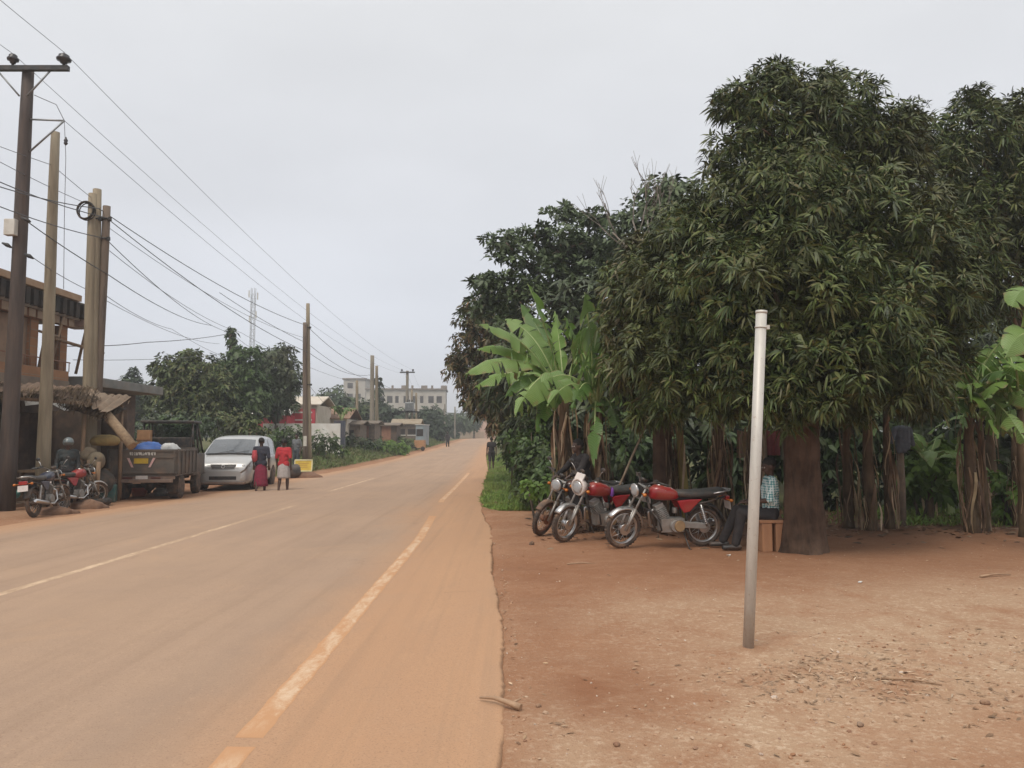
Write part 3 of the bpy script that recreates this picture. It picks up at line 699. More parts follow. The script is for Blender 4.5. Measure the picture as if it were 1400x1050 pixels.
def moto_wheel(root, x, M=None, rim=CHROME, ty=None, spokes=True):
    m = MB(); m.torus((x, 0, WR), (0, 1, 0), .222, .016, 40, 8, .028); m.cyl((x, -.055, WR), (x, .055, WR), .052); m.cyl((x, .055, WR), (x, .072, WR), .085)
    sp = MB(); n = 18
    for k in range(n):
        a = 6.283 * k / n; s = 1 if k % 2 else -1; a2 = a + s * .5
        sp.tube([(x + .05 * math.cos(a), s * .045, WR + .05 * math.sin(a)), (x + .215 * math.cos(a2), s * .008, WR + .215 * math.sin(a2))], .0028, 4)
    t_ = MB(); t_.torus((x, 0, WR), (0, 1, 0), .258, .034, 44, 10, .042)
    kn = MB()
    for k in range(36):
        a = 6.283 * k / 36; c = V3(x + .290 * math.cos(a), 0, WR + .290 * math.sin(a)); t_.box(c, (.012, .055, .020), (0, -a, 0))
    for q in (m, sp, t_):
        if M is not None: q.xf(M)
    w = m.build('wheel', rim, root); sp.build('spoke', CHROME, w); t_.build('tyre', ty or TYRED, w)
def moto(label, loc, heading, steer=0, lean=7, tank=REDP, stripe=True, rim=CHROME, fender=CHROME, mirrors=True, purple=False, cowl=None, seatm=SEATM, group='motorcycles parked by the road', tail=False):
    rz = math.atan2(heading[1], heading[0]); root = thing('motorcycle', loc, rz, label, 'motorcycle', group); root.rotation_euler = (R(-lean), 0, rz)
    ax0 = V3(1.245, 0, WR); axd = V3(-.44, 0, .90).normalized(); M = Matrix.Translation(ax0 + axd * .35 - V3(.03, 0, 0)) @ Matrix.Rotation(R(steer), 4, axd) @ Matrix.Translation(-(ax0 + axd * .35 - V3(.03, 0, 0)))
    moto_wheel(root, 0, None, rim); moto_wheel(root, 1.245, M, rim)
    m = MB()
    for s in (-1, 1): m.tube([V3(1.245, .078 * s, WR - .02), ax0 + axd * .33 + V3(0, .078 * s, 0)], .024, 10); m.tube([ax0 + axd * .30 + V3(0, .078 * s, 0), ax0 + axd * .72 + V3(0, .078 * s, 0)], .017, 10)
    m.box(ax0 + axd * .50, (.05, .2, .035), (0, R(-26), 0)); m.box(ax0 + axd * .68, (.06, .2, .03), (0, R(-26), 0)); m.xf(M); m.build('fork', ALLOY, root)
    m = MB(); rs = []
    for k in range(15):
        a = R(38 + 140 * k / 14); c = V3(1.245 + .325 * math.cos(a), 0, WR + .325 * math.sin(a)); rd = V3(math.cos(a), 0, math.sin(a)); rs.append([c + V3(0, y, 0) + rd * (-z) for y, z in ((-.058, .035), (-.05, .008), (0, -.004), (.05, .008), (.058, .035), (.052, .037), (.045, .014), (0, .004), (-.045, .014), (-.052, .037))])
    m.rings(rs); m.tube([V3(1.245, .06, WR), V3(1.13, .062, WR + .30)], .007, 5); m.tube([V3(1.245, -.06, WR), V3(1.13, -.062, WR + .30)], .007, 5); m.xf(M); m.build('front_fender', fender, root)
    hl = ax0 + axd * .60 + V3(.10, 0, .02); m = MB(); m.lathe([(.045, -.11), (.085, -.06), (.098, .0), (.095, .02)], hl, (1, 0, -.08), 20); m.xf(M); h = m.build('headlight', BLKP, root)
    m = MB(); m.lathe([(.098, .0), (.10, .02), (.086, .026)], hl, (1, 0, -.08), 24); m.xf(M); m.build('rim', CHROME, h); m = MB(); m.ell(hl + V3(.02, 0, 0), (.024, .086, .086), 20, 10); m.xf(M); m.build('lens', LENS, h)
    if cowl:
        m = MB(); m.lathe([(.07, -.13), (.125, -.08), (.14, -.01), (.132, .012), (.104, .018), (.10, .0)], hl + V3(0, 0, .012), (1, 0, -.08), 24); m.box(hl + V3(-.02, 0, .17), (.02, .17, .11), (0, R(-28), 0)); m.xf(M); m.build('headlight_cowl', cowl, root)
    st = ax0 + axd * .72; m = MB(); m.tube([V3(st.x - .14, .37, st.z + .055), V3(st.x - .03, .22, st.z + .075), V3(st.x + .02, .09, st.z + .01), V3(st.x + .02, -.09, st.z + .01), V3(st.x - .03, -.22, st.z + .075), V3(st.x - .14, -.37, st.z + .055)], .0125, 8); m.xf(M); hb = m.build('handlebar', BLKP, root)
    for s in (-1, 1):
        m = MB(); m.tube([V3(st.x - .15, .385 * s, st.z + .054), V3(st.x - .06, .265 * s, st.z + .071)], .018, 9); m.box((st.x - .035, .23 * s, st.z + .08), (.05, .06, .05)); m.tube([V3(st.x - .01, .24 * s, st.z + .085), V3(st.x - .10, .40 * s, st.z + .075)], .006, 5); m.xf(M); m.build('grip', SEATM, hb)
    m = MB(); m.lathe([(.03, -.03), (.055, 0), (.055, .03), (.05, .035)], st + V3(.03, 0, .05), (-.5, 0, 1), 16); m.xf(M); m.build('speedometer', BLKP, root)
    if mirrors:
        for s in (-1, 1):
            m = MB(); b = V3(st.x - .03, .23 * s, st.z + .085); t2 = V3(st.x + .01, .33 * s, st.z + .235); m.tube([b, b.lerp(t2, .5) + V3(0, 0, .02), t2], .006, 6); m.xf(M); mo = m.build('mirror', CHROME, root); m = MB(); m.ell(t2 + V3(-.005, 0, .02), (.012, .052, .035), 14, 8); m.xf(M); m.build('mirror_head', BLKP, mo)
    for s in (-1, 1): m = MB(); m.tube([V3(hl.x - .06, .08 * s, hl.z - .03), V3(hl.x - .06, .15 * s, hl.z - .03)], .008, 6); m.ell(V3(hl.x - .05, .175 * s, hl.z - .03), (.032, .03, .026), 10, 7); m.xf(M); m.build('indicator', AMBER, root)
    # tank
    n = 20; prof_ = [(.86, .80, .035, .05), (.83, .80, .085, .085), (.76, .81, .118, .108), (.66, .805, .130, .112), (.55, .79, .128, .098), (.47, .775, .105, .075), (.42, .765, .07, .045)]
    def sect(x, z, w, h, g=1.0): return [V3(x, math.copysign(abs(math.cos(a)) ** .75, math.cos(a)) * w * g, z + math.copysign(abs(math.sin(a)) ** .75, math.sin(a)) * h * g) for a in [6.283 * j / n for j in range(n)]]
    m = MB(); m.rings([sect(*p) for p in prof_]); tk = m.build('fuel_tank', tank, root); MB().cyl((.70, 0, .90), (.70, 0, .925), .035).build('fuel_cap', CHROME, tk)
    if stripe:
        m = MB()
        for s in (-1, 1):
            pts = []
            for x, za, zb in ((.81, .80, .86), (.74, .80, .885), (.66, .845, .905), (.53, .862, .878)):
                P_ = np.array([[p[0] for p in prof_][::-1], [p[2] for p in prof_][::-1], [p[1] for p in prof_][::-1], [p[3] for p in prof_][::-1]]); w = np.interp(x, P_[0], P_[1]); zc = np.interp(x, P_[0], P_[2]); hh = np.interp(x, P_[0], P_[3])
                for z in (za, zb):
                    q = min(.98, (z - zc) / hh); yy = w * max(.05, (1 - abs(q) ** (1 / .75 * 1.0) ** 1) ) ** .5; yy = w * (1 - q ** 2.67) ** (.375); pts.append(V3(x, s * (yy + .004), z + .003))
            m.add(pts, [(2 * i, 2 * i + 1, 2 * i + 3, 2 * i + 2) for i in range(3)])
        m.build('tank_stripe', WHITES, tk, fix=False)
    if purple:
        m = MB(); m.add([(.50, .128, .86), (.45, .118, .845), (.43, .14, .74), (.47, .15, .70), (.52, .15, .72), (.50, .135, .80)], [(0, 1, 2, 5), (2, 3, 4, 5)], False); m.ell((.47, .135, .77), (.03, .02, .07), 10, 7); m.build('purple_ribbon', PURP, tk)
    # seat, panels
    pr = [(.48, .79, .07, .03), (.40, .79, .108, .058), (.22, .78, .125, .062), (.05, .785, .128, .064), (-.10, .80, .128, .064), (-.25, .815, .118, .058), (-.31, .82, .08, .035)]
    m = MB(); m.rings([sect(*p) for p in pr]); m.build('seat', seatm, root)
    for s in (-1, 1):
        m = MB(); m.prism([(.47, .70), (.30, .715), (.08, .72), (.15, .66), (.27, .54), (.36, .52), (.42, .60)], (0, .125 * s, 0), (1, 0, 0), (0, 0, 1), (0, 1, 0), .03); m.build('side_panel', tank, root, bevel=.012)
    m = MB(); m.tube([(.88, 0, .82), (.60, 0, .72), (.30, 0, .70), (-.20, 0, .74)], .022, 8); m.tube([(.89, 0, .74), (.80, 0, .45), (.74, 0, .24), (.55, 0, .18)], .02, 8)
    for s in (-1, 1): m.tube([(.35, .1 * s, .70), (.30, .1 * s, .40), (.25, .09 * s, .30)], .018, 8); m.tube([(.30, .09 * s, .32), (0, .085 * s, WR)], .020, 8); m.tube([(.30, .11 * s, .62), (-.02, .12 * s, .68), (-.28, .1 * s, .75)], .016, 8); m.tube([(.32, .1 * s, .27), (.32, .24 * s, .26)], .012, 6)
    m.tube([(.86, .16, .55), (.80, .26, .45), (.74, .24, .30), (.72, .08, .24)], .013, 7); m.tube([(.86, -.16, .55), (.80, -.26, .45), (.74, -.24, .30), (.72, -.08, .24)], .013, 7); m.tube([(.86, .16, .55), (.86, -.16, .55)], .013, 7); m.build('frame', BLKP, root)
    m = MB(); m.box((.50, 0, .33), (.36, .17, .20)); m.cyl((.46, .08, .33), (.46, .135, .33), .10, .09, 20); m.cyl((.56, -.135, .33), (.56, -.08, .33), .09, .10, 20); m.cyl((.62, 0, .42), (.70, 0, .58), .062, .062)
    for k in range(7): c = V3(.625, 0, .44).lerp(V3(.70, 0, .585), k / 6); m.box(c, (.15, .16, .010), (0, R(26), 0))
    m.box((.71, 0, .61), (.13, .12, .06), (0, R(26), 0)); m.cyl((.45, .0, .50), (.45, .0, .58), .04); m.build('engine', ALLOY, root, bevel=.01)
    m = MB(); m.cyl((.42, .136, .33), (.42, .155, .33), .085, .075, 20); m.build('sprocket_cover', TANC, root)
    m = MB(); m.prism([(.36, .40), (.10, .375), (-.04, .35), (-.06, .30), (.02, .275), (.34, .30)], (0, .115, 0), (1, 0, 0), (0, 0, 1), (0, 1, 0), .03); m.build('chain_case', ALLOY, root, bevel=.01)
    m = MB(); m.tube([(.72, -.04, .56), (.82, -.09, .50), (.78, -.12, .30), (.58, -.14, .22), (.36, -.15, .24)], .019, 9); m.tube([(.38, -.15, .24), (.28, -.155, .255), (-.20, -.165, .33), (-.26, -.165, .34)], [.022, .042, .046, .03], 12); m.build('exhaust', CHROME, root)
    for s in (-1, 1):
        m = MB(); m.tube([(-.01, .13 * s, WR + .03), (.10, .13 * s, .64)], .016, 8)
        for k in range(9): c = V3(.01, .13 * s, .37).lerp(V3(.09, .13 * s, .60), k / 8); m.torus(c, (.11, 0, .32), .028, .006, 12, 5)
        m.build('shock_absorber', CHROME, root)
    m = MB(); rs = []
    for k in range(15):
        a = R(30 + 140 * k / 14); c = V3(.325 * math.cos(a), 0, WR + .03 + .33 * math.sin(a)); rd = V3(math.cos(a), 0, math.sin(a)); rs.append([c + V3(0, y, 0) + rd * (-z) for y, z in ((-.075, .045), (-.062, .008), (0, -.004), (.062, .008), (.075, .045), (.068, .047), (.055, .014), (0, .004), (-.055, .014), (-.068, .047))])
    m.rings(rs); m.build('rear_fender', BLKP, root)
    m = MB(); m.tube([(-.10, .12, .80), (-.36, .11, .84), (-.42, 0, .845), (-.36, -.11, .84), (-.10, -.12, .80)], .011, 7); m.tube([(-.28, .115, .83), (-.28, -.115, .83)], .009, 6); m.tube([(-.35, .11, .84), (-.35, -.11, .84)], .009, 6); m.build('carrier', CHROME, root)
    m = MB(); m.box((-.35, 0, .72), (.06, .16, .075)); tl = m.build('tail_light', REDL, root, bevel=.012); m = MB(); m.box((-.385, 0, .61), (.008, .20, .12), (0, R(10), 0)); m.build('number_plate', WHITES, root)
    for s in (-1, 1): m = MB(); m.tube([(-.33, .06 * s, .70), (-.35, .15 * s, .70)], .008, 6); m.ell((-.36, .17 * s, .70), (.03, .03, .026), 10, 7); m.build('rear_indicator', AMBER, root)
    m = MB(); m.tube([(.34, .10, .22), (.30, .22, .02), (.27, .235, .005)], .011, 6); m.build('kickstand', BLKP, root)
    return root
c = on(at(960, 744, 11.75).x, 11.75, .01); f_ = at(848, 748, 11.5)
moto('nearest red motorcycle with the long black seat, parked side on by the bench', c, (f_.x - c.x, 11.5 - 11.75), steer=14, lean=6, mirrors=False)
hb_ = V3(-.84, -.54, 0); f_ = V3(at(772, 740, 12.25).x, 12.25, 0); c = f_ - hb_ * 1.245
moto('middle red motorcycle with white cowled headlamp and purple ribbon by its tank', on(c.x, c.y, .01), hb_, steer=12, lean=7, purple=True, cowl=WHITES)
ha_ = V3(-.82, -.57, 0); f_ = V3(at(741, 731, 13.1).x, 13.1, 0); c2 = f_ - ha_ * 1.245
moto('leftmost motorcycle of the three under the trees, mostly hidden behind the middle one', on(c2.x, c2.y, .01), ha_, steer=22, lean=9, tank=pm('black_tank_paint', (.03, .025, .028), (.06, .02, .02), 3, .35, bump=0, coat=.4, dust=.3), fender=pm('mud_fender', (.15, .10, .07), (.09, .06, .045), 9, .8, dust=.5), rim=pm('rust_rim', (.28, .13, .075), (.2, .1, .06), 8, .6, .4, dust=.4))
c = on(at(47, 706, 16.4).x, 16.4, .01)
moto('dusty motorcycle seen from behind at the far left, white plate under its tail', c, (-.10, 1), steer=-6, lean=6, rim=pm('dirty_alloy', (.16, .12, .09), (.10, .075, .06), 9, .7, .3, dust=.5), tank=BLUED, stripe=False, fender=pm('mud_fender', (.15, .10, .07), (.09, .06, .045), 9, .8, dust=.5))
c = on(at(84, 694, 18.0).x, 18.0, .01)
moto('second motorcycle at far left with a red tank, parked beyond the dusty one', c, (.12, 1), steer=-25, lean=6, mirrors=True)
# man in black sitting on the leftmost bike
def ride():
    J = dict(pel=V3(0, 0, .86), chest=V3(0, .06, 1.16), neck=V3(0, .10, 1.33), head=V3(0, .14, 1.47), face=V3(0, 1, -.1))
    for s, k in ((1, 'R'), (-1, 'L')):
        J['sh' + k] = V3(.18 * s, .08, 1.28); J['el' + k] = V3(.26 * s, .24, 1.08); J['wr' + k] = V3(.22 * s, .42, .98); J['hip' + k] = V3(.10 * s, .02, .84); J['kn' + k] = V3(.22 * s, .40, .72); J['an' + k] = V3(.24 * s, .22, .33); J['toe' + k] = V3(.25 * s, .37, .28)
    return J
sp = on(c2.x + ha_.x * .32, c2.y + ha_.y * .32, 0)
person('man in black clothes sitting astride the leftmost motorcycle under the trees', sp, math.atan2(ha_.y, ha_.x) - math.pi / 2 + R(-8), ride(), 1.7, BLACKC, .9, 'trousers', BLACKC, vox=.010)

# ------------------------------------------------------------------ truck
GREYT = pm('dull_grey_truck_paint', (.105, .090, .075), (.075, .064, .054), 2.5, .65, bump=.15, dust=.35); DKU = pm('underbody', (.03, .026, .023), (.045, .034, .027), 6, .9, dust=.4); YEL = pm('yellow_plate', (.55, .36, .02), None, 5, .5, bump=0, dust=.15); RUSTB = pm('rusty_bumper', (.19, .135, .105), (.13, .09, .07), 5, .75, dust=.4)
tx = thing('pickup_truck', on(at(193, 683, 21.1).x, 21.1), R(90 + 9), 'dull grey open bed truck seen from behind, loaded with a blue tarp', 'truck')
HWt = .86
m = MB(); m.b2((.0, -HWt, .64), (2.15, HWt, .70)); m.build('bed_floor', GREYT, tx)
m = MB(); m.b2((-.04, -HWt, .70), (.0, HWt, 1.36)); tg = m.build('tailgate', GREYT, tx, bevel=.008)
m = MB()
for y0, y1, z0, z1 in ((-.82, .82, 1.30, 1.34), (-.82, .82, 1.13, 1.16), (-.82, .82, .72, .76), (-.83, -.79, .74, 1.32), (.79, .83, .74, 1.32)): m.b2((-.065, y0, z0), (-.041, y1, z1))
m.build('rib', GREYT, tg)
m = MB(); x = .30
rg = random.Random(3)
m = MB(); m.b2((-.050, -.335, 1.20), (-.0415, .33, 1.285)); t = NT('worn_lettering'); v = t.scalev(t.coord(), (1, 26, 9)); w = t.ramp(t.noise(v, 1.0, 3, .6), [(.44, 0.0), (.56, 1.0)]); t.col(t.mix(w, (.10, .086, .072), (.55, .52, .47))); t.set(.6); m.build('white_lettering', t.m, tg)
MB().b2((-.06, -.16, .98), (-.0415, .20, 1.12)).build('yellow_plate', YEL, tg)
for s in (-1, 1): m = MB(); m.prism([(s * .36 + .02, 1.13), (s * .30 + .02, 1.13), (s * .19 + .02, .88), (s * .24 + .02, .88)], (-.052, 0, 0), (0, 1, 0), (0, 0, 1), (1, 0, 0), .02); m.build('chevron', pm('pink_white_reflector', (.62, .45, .42), (.5, .2, .18), 9, .5, dust=.2), tg)
for s in (-1, 1):
    m = MB(); m.b2((0.0, s * HWt - .02, .70), (2.15, s * HWt + .02, 1.36)); sd_ = m.build('side_panel', GREYT, tx, bevel=.008); m = MB()
    for k in range(6): m.b2((.03 + k * .41, s * (HWt + .021), .68), (.09 + k * .41, s * (HWt + .05), 1.37))
    m.b2((0, s * (HWt + .021), 1.30), (2.15, s * (HWt + .045), 1.345)); m.build('stake', GREYT, sd_)
m = MB(); m.b2((2.13, -HWt, .70), (2.17, HWt, 1.40)); m.build('headboard', GREYT, tx)
m = MB(); m.b2((-.10, -.80, .47), (-.02, .80, .56)); m.build('bumper', RUSTB, tx, bevel=.012); m = MB(); m.b2((-.02, -.84, .56), (.02, .84, .635)); m.build('rear_valance', RUSTB, tx)
MB().b2((-.035, -.15, .565), (-.021, .15, .655)).build('number_plate', WHITES, tx)
for s in (-1, 1): MB().b2((-.05, s * .36 - .13, .565), (-.022, s * .36 + .13, .625)).build('tail_light', pm('dull_lens', (.09, .02, .015), (.05, .015, .012), 8, .4), tx, bevel=.008)
m = MB(); m.b2((0, -.38, .45), (3.5, -.30, .63)); m.b2((0, .30, .45), (3.5, .38, .63)); m.cyl((.72, -.7, .35), (.72, .7, .35), .06); m.ell((.72, 0, .35), .15); m.cyl((2.95, -.7, .34), (2.95, .7, .34), .05); m.b2((1.2, -.3, .35), (1.9, -.1, .6)); m.build('chassis', DKU, tx)
def twheel(root, x, y, r, w, name='wheel', hub=ALLOY):
    m = MB(); m.lathe([(r * .55, -w / 2), (r * .93, -w / 2), (r, -w * .35), (r, w * .35), (r * .93, w / 2), (r * .55, w / 2)], (x, y, r), (0, 1, 0), 32)
    for k in range(28): a = 6.283 * k / 28; m.box((x + r * .995 * math.cos(a), y, r + r * .995 * math.sin(a)), (.03, w * .8, .018), (0, -a + 1.57, 0))
    wh = m.build(name, TYRED, root); s = 1 if y > 0 else -1
    m = MB(); m.lathe([(r * .58, -w * .42), (r * .56, w * .36), (r * .40, w * .30), (r * .2, w * .42), (0, w * .42)], (x, y, r), (0, s, 0), 24); m.build('rim', hub, wh)
for s in (-1, 1):
    twheel(tx, .72, s * .70, .335, .30); twheel(tx, 2.95, s * .70, .33, .19)
    MB().b2((.30, s * .70 - .16, .20), (.315, s * .70 + .16, .64)).build('mud_flap', DKU, tx)
m = MB(); m.b2((2.30, -.78, .55), (3.75, .78, 1.22)); m.build('cab_body', GREYT, tx, bevel=.05)
for s in (-1, 1):
    for a_, b_, r_ in (((2.36, s * .74, 1.2), (2.42, s * .68, 2.12), .035), ((3.62, s * .74, 1.2), (3.15, s * .66, 2.12), .03), ((2.95, s * .75, 1.2), (2.9, s * .68, 2.12), .025)): MB().tube([a_, b_], r_, 8).build('cab_pillar', BLKP, tx)
m = MB(); m.b2((2.25, -.76, 2.12), (3.3, .76, 2.20)); m.build('cab_roof', pm('dark_canopy', (.032, .032, .032), (.05, .046, .042), 3, .7, dust=.2), tx, bevel=.035)
GL = glass('car_glass', (.45, .50, .52)); m = MB(); m.add([(3.60, -.70, 1.24), (3.60, .70, 1.24), (3.17, .62, 2.10), (3.17, -.62, 2.10)], [(0, 1, 2, 3)]); m.build('windscreen', GL, tx)
m = MB(); m.b2((2.45, -.65, 1.2), (2.6, .65, 1.7)); m.build('cab_seat', BLKP, tx, bevel=.03)
TARP = pm('blue_tarp', (.035, .13, .42), (.025, .085, .28), 4, .55, bump=.5, bsc=9, dust=.12)
def heap(name, lx, ly, z, r, mat, label, cat, seed):
    M = tx.matrix_basis; p = Matrix.Translation(tx.location) @ Matrix.Rotation(tx.rotation_euler.z, 4, 'Z') @ V3(lx, ly, z); m = MB(); m.ell((0, 0, 0), r, 26, 14)
    for v in m.v:
        k = 1 + .13 * math.sin(v.x * 9 + seed) * math.sin(v.y * 8 + seed * 2) + .07 * math.sin(v.x * 21 + v.z * 15) + .05 * math.sin(v.y * 27 + v.z * 19); v *= k; v.z = max(v.z, -r[2] * .45)
    o = m.build(name, mat, loc=p); o.rotation_euler.z = tx.rotation_euler.z; tag(o, label, cat)
heap('tarpaulin', .75, .06, 1.24, (.62, .48, .30), TARP, 'crumpled blue tarpaulin heaped in the truck bed', 'tarpaulin', 1)
heap('sack', .75, -.50, 1.27, (.45, .26, .26), pm('white_sack', (.60, .60, .58), (.46, .46, .45), 6, .8, bump=.4, dust=.15), 'white sack beside the blue tarpaulin in the truck bed', 'sack', 4)
heap('cargo_bundle', 1.2, .35, 1.15, (.6, .4, .36), pm('dark_load', (.06, .055, .05), (.1, .08, .06), 6, .9), 'dark bundle in the truck bed left of the blue tarpaulin', 'bundle', 7)
p = Matrix.Translation(tx.location) @ Matrix.Rotation(tx.rotation_euler.z, 4, 'Z') @ V3(1.85, .50, 1.28)
cb = thing('wooden_crate', p, tx.rotation_euler.z, 'upright orange brown crate at the front of the truck bed', 'crate'); m = MB(); m.box((0, 0, .17), (.22, .36, .9)); m.build('box', TIMB_O if 'TIMB_O' in globals() else pm('orange_timber', (.46, .25, .12), (.36, .19, .09), 7, .8, bump=.3), cb, bevel=.01); m = MB(); m.box((-.125, 0, .35), (.02, .38, .05)); m.box((-.125, 0, .0), (.02, .38, .05)); m.build('slat', WOODO, cb)
p = on(at(190, 680, 22.6).x, 22.6); m = MB(); m.lathe([(.17, 0), (.27, .24), (.29, .25), (.28, .26), (.26, .25), (.16, .03), (0, .03)], (0, 0, 0), n=24); tag(m.build('plastic_basin', pm('orange_plastic', (.55, .10, .035), (.42, .07, .03), 4, .45, dust=.15), loc=p), 'orange red plastic basin on the ground seen under the truck', 'basin')
p = on(at(222, 678, 22.9).x, 22.9, .06); m = MB(); m.ell((0, 0, .06), (.28, .2, .13), 18, 10)
for v in m.v: v *= 1 + .15 * math.sin(v.x * 17) * math.sin(v.y * 21)
tag(m.build('plastic_bag', pm('grey_bag', (.45, .45, .43), (.3, .3, .29), 6, .6), loc=p), 'pale grey plastic bag on the ground seen under the truck', 'bag')

# ------------------------------------------------------------------ silver van
SILV = pm('silver_van_paint', (.50, .50, .49), (.45, .45, .44), 1.5, .30, .35, bump=0, coat=.5, dust=.14); GRILL = pm('grille_black', (.025, .026, .028), None, 8, .5, bump=0, dust=.2)
vp = V3(at(306, 670, 27.3).x + .52, 27.3, 0); vn = thing('minivan', on(vp.x, vp.y), R(-90 + 6), 'silver minivan parked facing the camera behind the grey truck', 'van')
XS = [2.20, 2.17, 2.10, 1.98, 1.75, 1.45, 1.0, .55, .2, -.5, -1.2, -1.7, -2.0, -2.12, -2.2]
ZT = [.60, .70, .84, .93, 1.01, 1.10, 1.40, 1.655, 1.72, 1.765, 1.75, 1.71, 1.62, 1.2, .7]
ZBt = [.30, .25, .22, .21, .20, .20, .20, .20, .20, .20, .20, .21, .23, .27, .32]
HW = [.56, .70, .78, .83, .86, .875, .88, .88, .88, .88, .88, .875, .86, .83, .78]
def iv(a, x): return float(np.interp(-x, [-q for q in XS], a))
def vsec(x):
    zt, zb, hw = iv(ZT, x), iv(ZBt, x), iv(HW, x); zl = min(zt - .05, 1.03); tum = hw - max(0, zt - zl - .05) * .24
    h = [(0, zb), (hw * .9, zb), (hw * .985, zb + .10), (hw, zb + (zl - zb) * .55), (hw * .985, zl - .03), (hw * .975, zl), (tum, zt - .055), (tum * .93, zt - .015), (tum * .75, zt + .006), (tum * .4, zt + .016), (0, zt + .02)]
    return zt, zb, hw, zl, tum, h
m = MB(); xs_ = sorted(set(XS + [1.9, 1.6, 1.25, .8, -.15, -.85, -1.45, -1.85]), reverse=True)
m.rings([[V3(x, y, z) for y, z in vsec(x)[5]] + [V3(x, -y, z) for y, z in vsec(x)[5][-2:0:-1]] for x in xs_]); m.build('body', SILV, vn)
def patch(fn, us, vs, name, mat, off, flip=False, th=None):
    m = MB(); P = [[fn(u, v) for v in vs] for u in us]; n = len(vs); m.add([p for r in P for p in r], [(i * n + j, i * n + j + 1, (i + 1) * n + j + 1, (i + 1) * n + j) for i in range(len(us) - 1) for j in range(n - 1)]); return m.build(name, mat, vn, fix=False)
VGL = pm('windscreen_glass', (.06, .07, .08), (.045, .055, .065), 2, .06, 0, bump=0, coat=1, dust=.03); SGL = pm('tinted_side_glass', (.02, .022, .024), None, 2, .08, 0, bump=0, coat=1, dust=.03)
def ws(u, v):
    x = 1.40 + (.63 - 1.40) * u; zt, zb, hw, zl, tum, h = vsec(x); y = v * tum * .90; return V3(x + .008, y, zt + .03 - .022 * v * v + .004)
patch(ws, np.linspace(0, 1, 7), np.linspace(-1, 1, 13), 'windscreen', VGL, 0)
m = MB(); m.tube([ws(0, -.95) + V3(.02, 0, .0), ws(0, 0) + V3(.03, 0, .005), ws(0, .95) + V3(.02, 0, 0)], .022, 6); m.tube([ws(0, -.5) + V3(.03, 0, .01), ws(.18, .15) + V3(.03, 0, .012)], .008, 5); m.tube([ws(0, .2) + V3(.03, 0, .01), ws(.18, .8) + V3(.03, 0, .012)], .008, 5); m.build('wiper', GRILL, vn)
for s in (-1, 1):
    for x0, x1 in ((.95, .28), (.18, -.85), (-.95, -1.85)):
        def sw_(u, v, x0=x0, x1=x1, s=s):
            x = x0 + (x1 - x0) * u; zt, zb, hw, zl, tum, h = vsec(x); a = .10; b = .92; k = a + (b - a) * v; return V3(x, s * (hw * .975 + (tum - hw * .975) * k + .008), zl + (zt - .055 - zl) * k)
        patch(sw_, np.linspace(0, 1, 7), np.linspace(0, 1, 4), 'side_window', SGL, 0)
    m = MB(); m.ell((1.99, s * .655, .79), (.155, .17, .085), 18, 12, (0, R(25), R(s * 28))); hlp = m.build('headlight', LENS, vn); m = MB(); m.ell((2.09, s * .60, .78), (.05, .05, .05), 12, 8); m.build('reflector', CHROME, hlp)
    m = MB(); m.ell((2.12, s * .64, .42), (.05, .07, .04), 12, 8); m.build('fog_light', LENS, vn)
    m = MB(); m.tube([(1.05, s * .88, 1.04), (1.06, s * .96, 1.07)], .025, 6); m.ell((1.06, s * 1.02, 1.09), (.06, .10, .075), 14, 9); m.build('side_mirror', GRILL if s > 0 else SILV, vn)
    for wx in (1.36, -1.34):
        m = MB(); m.cyl((wx, s * (.80), .33), (wx, s * .885, .33), .385, .385, 32); m.build('wheel_arch', DKU, vn); twheel(vn, wx, s * .80, .315, .20)
    MB().b2((.55, s * .886, .80), (.72, s * .90, .83)).build('door_handle', CHROME, vn); MB().b2((-.35, s * .886, .80), (-.18, s * .90, .83)).build('door_handle', CHROME, vn)
    MB().b2((.245, s * .878, .35), (.255, s * .8845, 1.0)).build('door_seam', DKU, vn); MB().b2((-.90, s * .878, .35), (-.89, s * .8845, 1.0)).build('door_seam', DKU, vn)
def nx_(z): return float(np.interp(z, [.60, .70, .84, .93], [2.20, 2.17, 2.10, 1.98]))
def gr(u, v): z = .66 + .155 * u; return V3(nx_(z) + .016 - .03 * v * v, v * (.50 + .06 * u) , z + .012)
patch(gr, np.linspace(0, 1, 4), np.linspace(-1, 1, 11), 'grille', GRILL, 0)
m = MB()
for u in (.18, .5, .82): m.tube([gr(u, v) + V3(.006, 0, 0) for v in np.linspace(-.94, .94, 9)], .006, 5)
m.build('grille_bar', ALLOY, vn); m = MB(); m.torus(gr(.55, 0) + V3(.012, 0, .0), (1, 0, .35), .05, .009, 24, 6); m.build('emblem', CHROME, vn)
m = MB(); m.b2((2.195, -.42, .34), (2.212, .42, .45)); m.build('lower_intake', GRILL, vn, bevel=.006); m = MB(); m.b2((2.0, -.70, .19), (2.235, .70, .27)); m.build('front_lip', RUSTB, vn, bevel=.03)
m = MB(); m.b2((-2.0, -.70, .16), (1.95, .70, .22)); m.build('underbody', DKU, vn)
m = MB(); m.b2((-2.18, -.45, .55), (-2.225, .45, .66)); m.build('rear_plate', WHITES, vn)

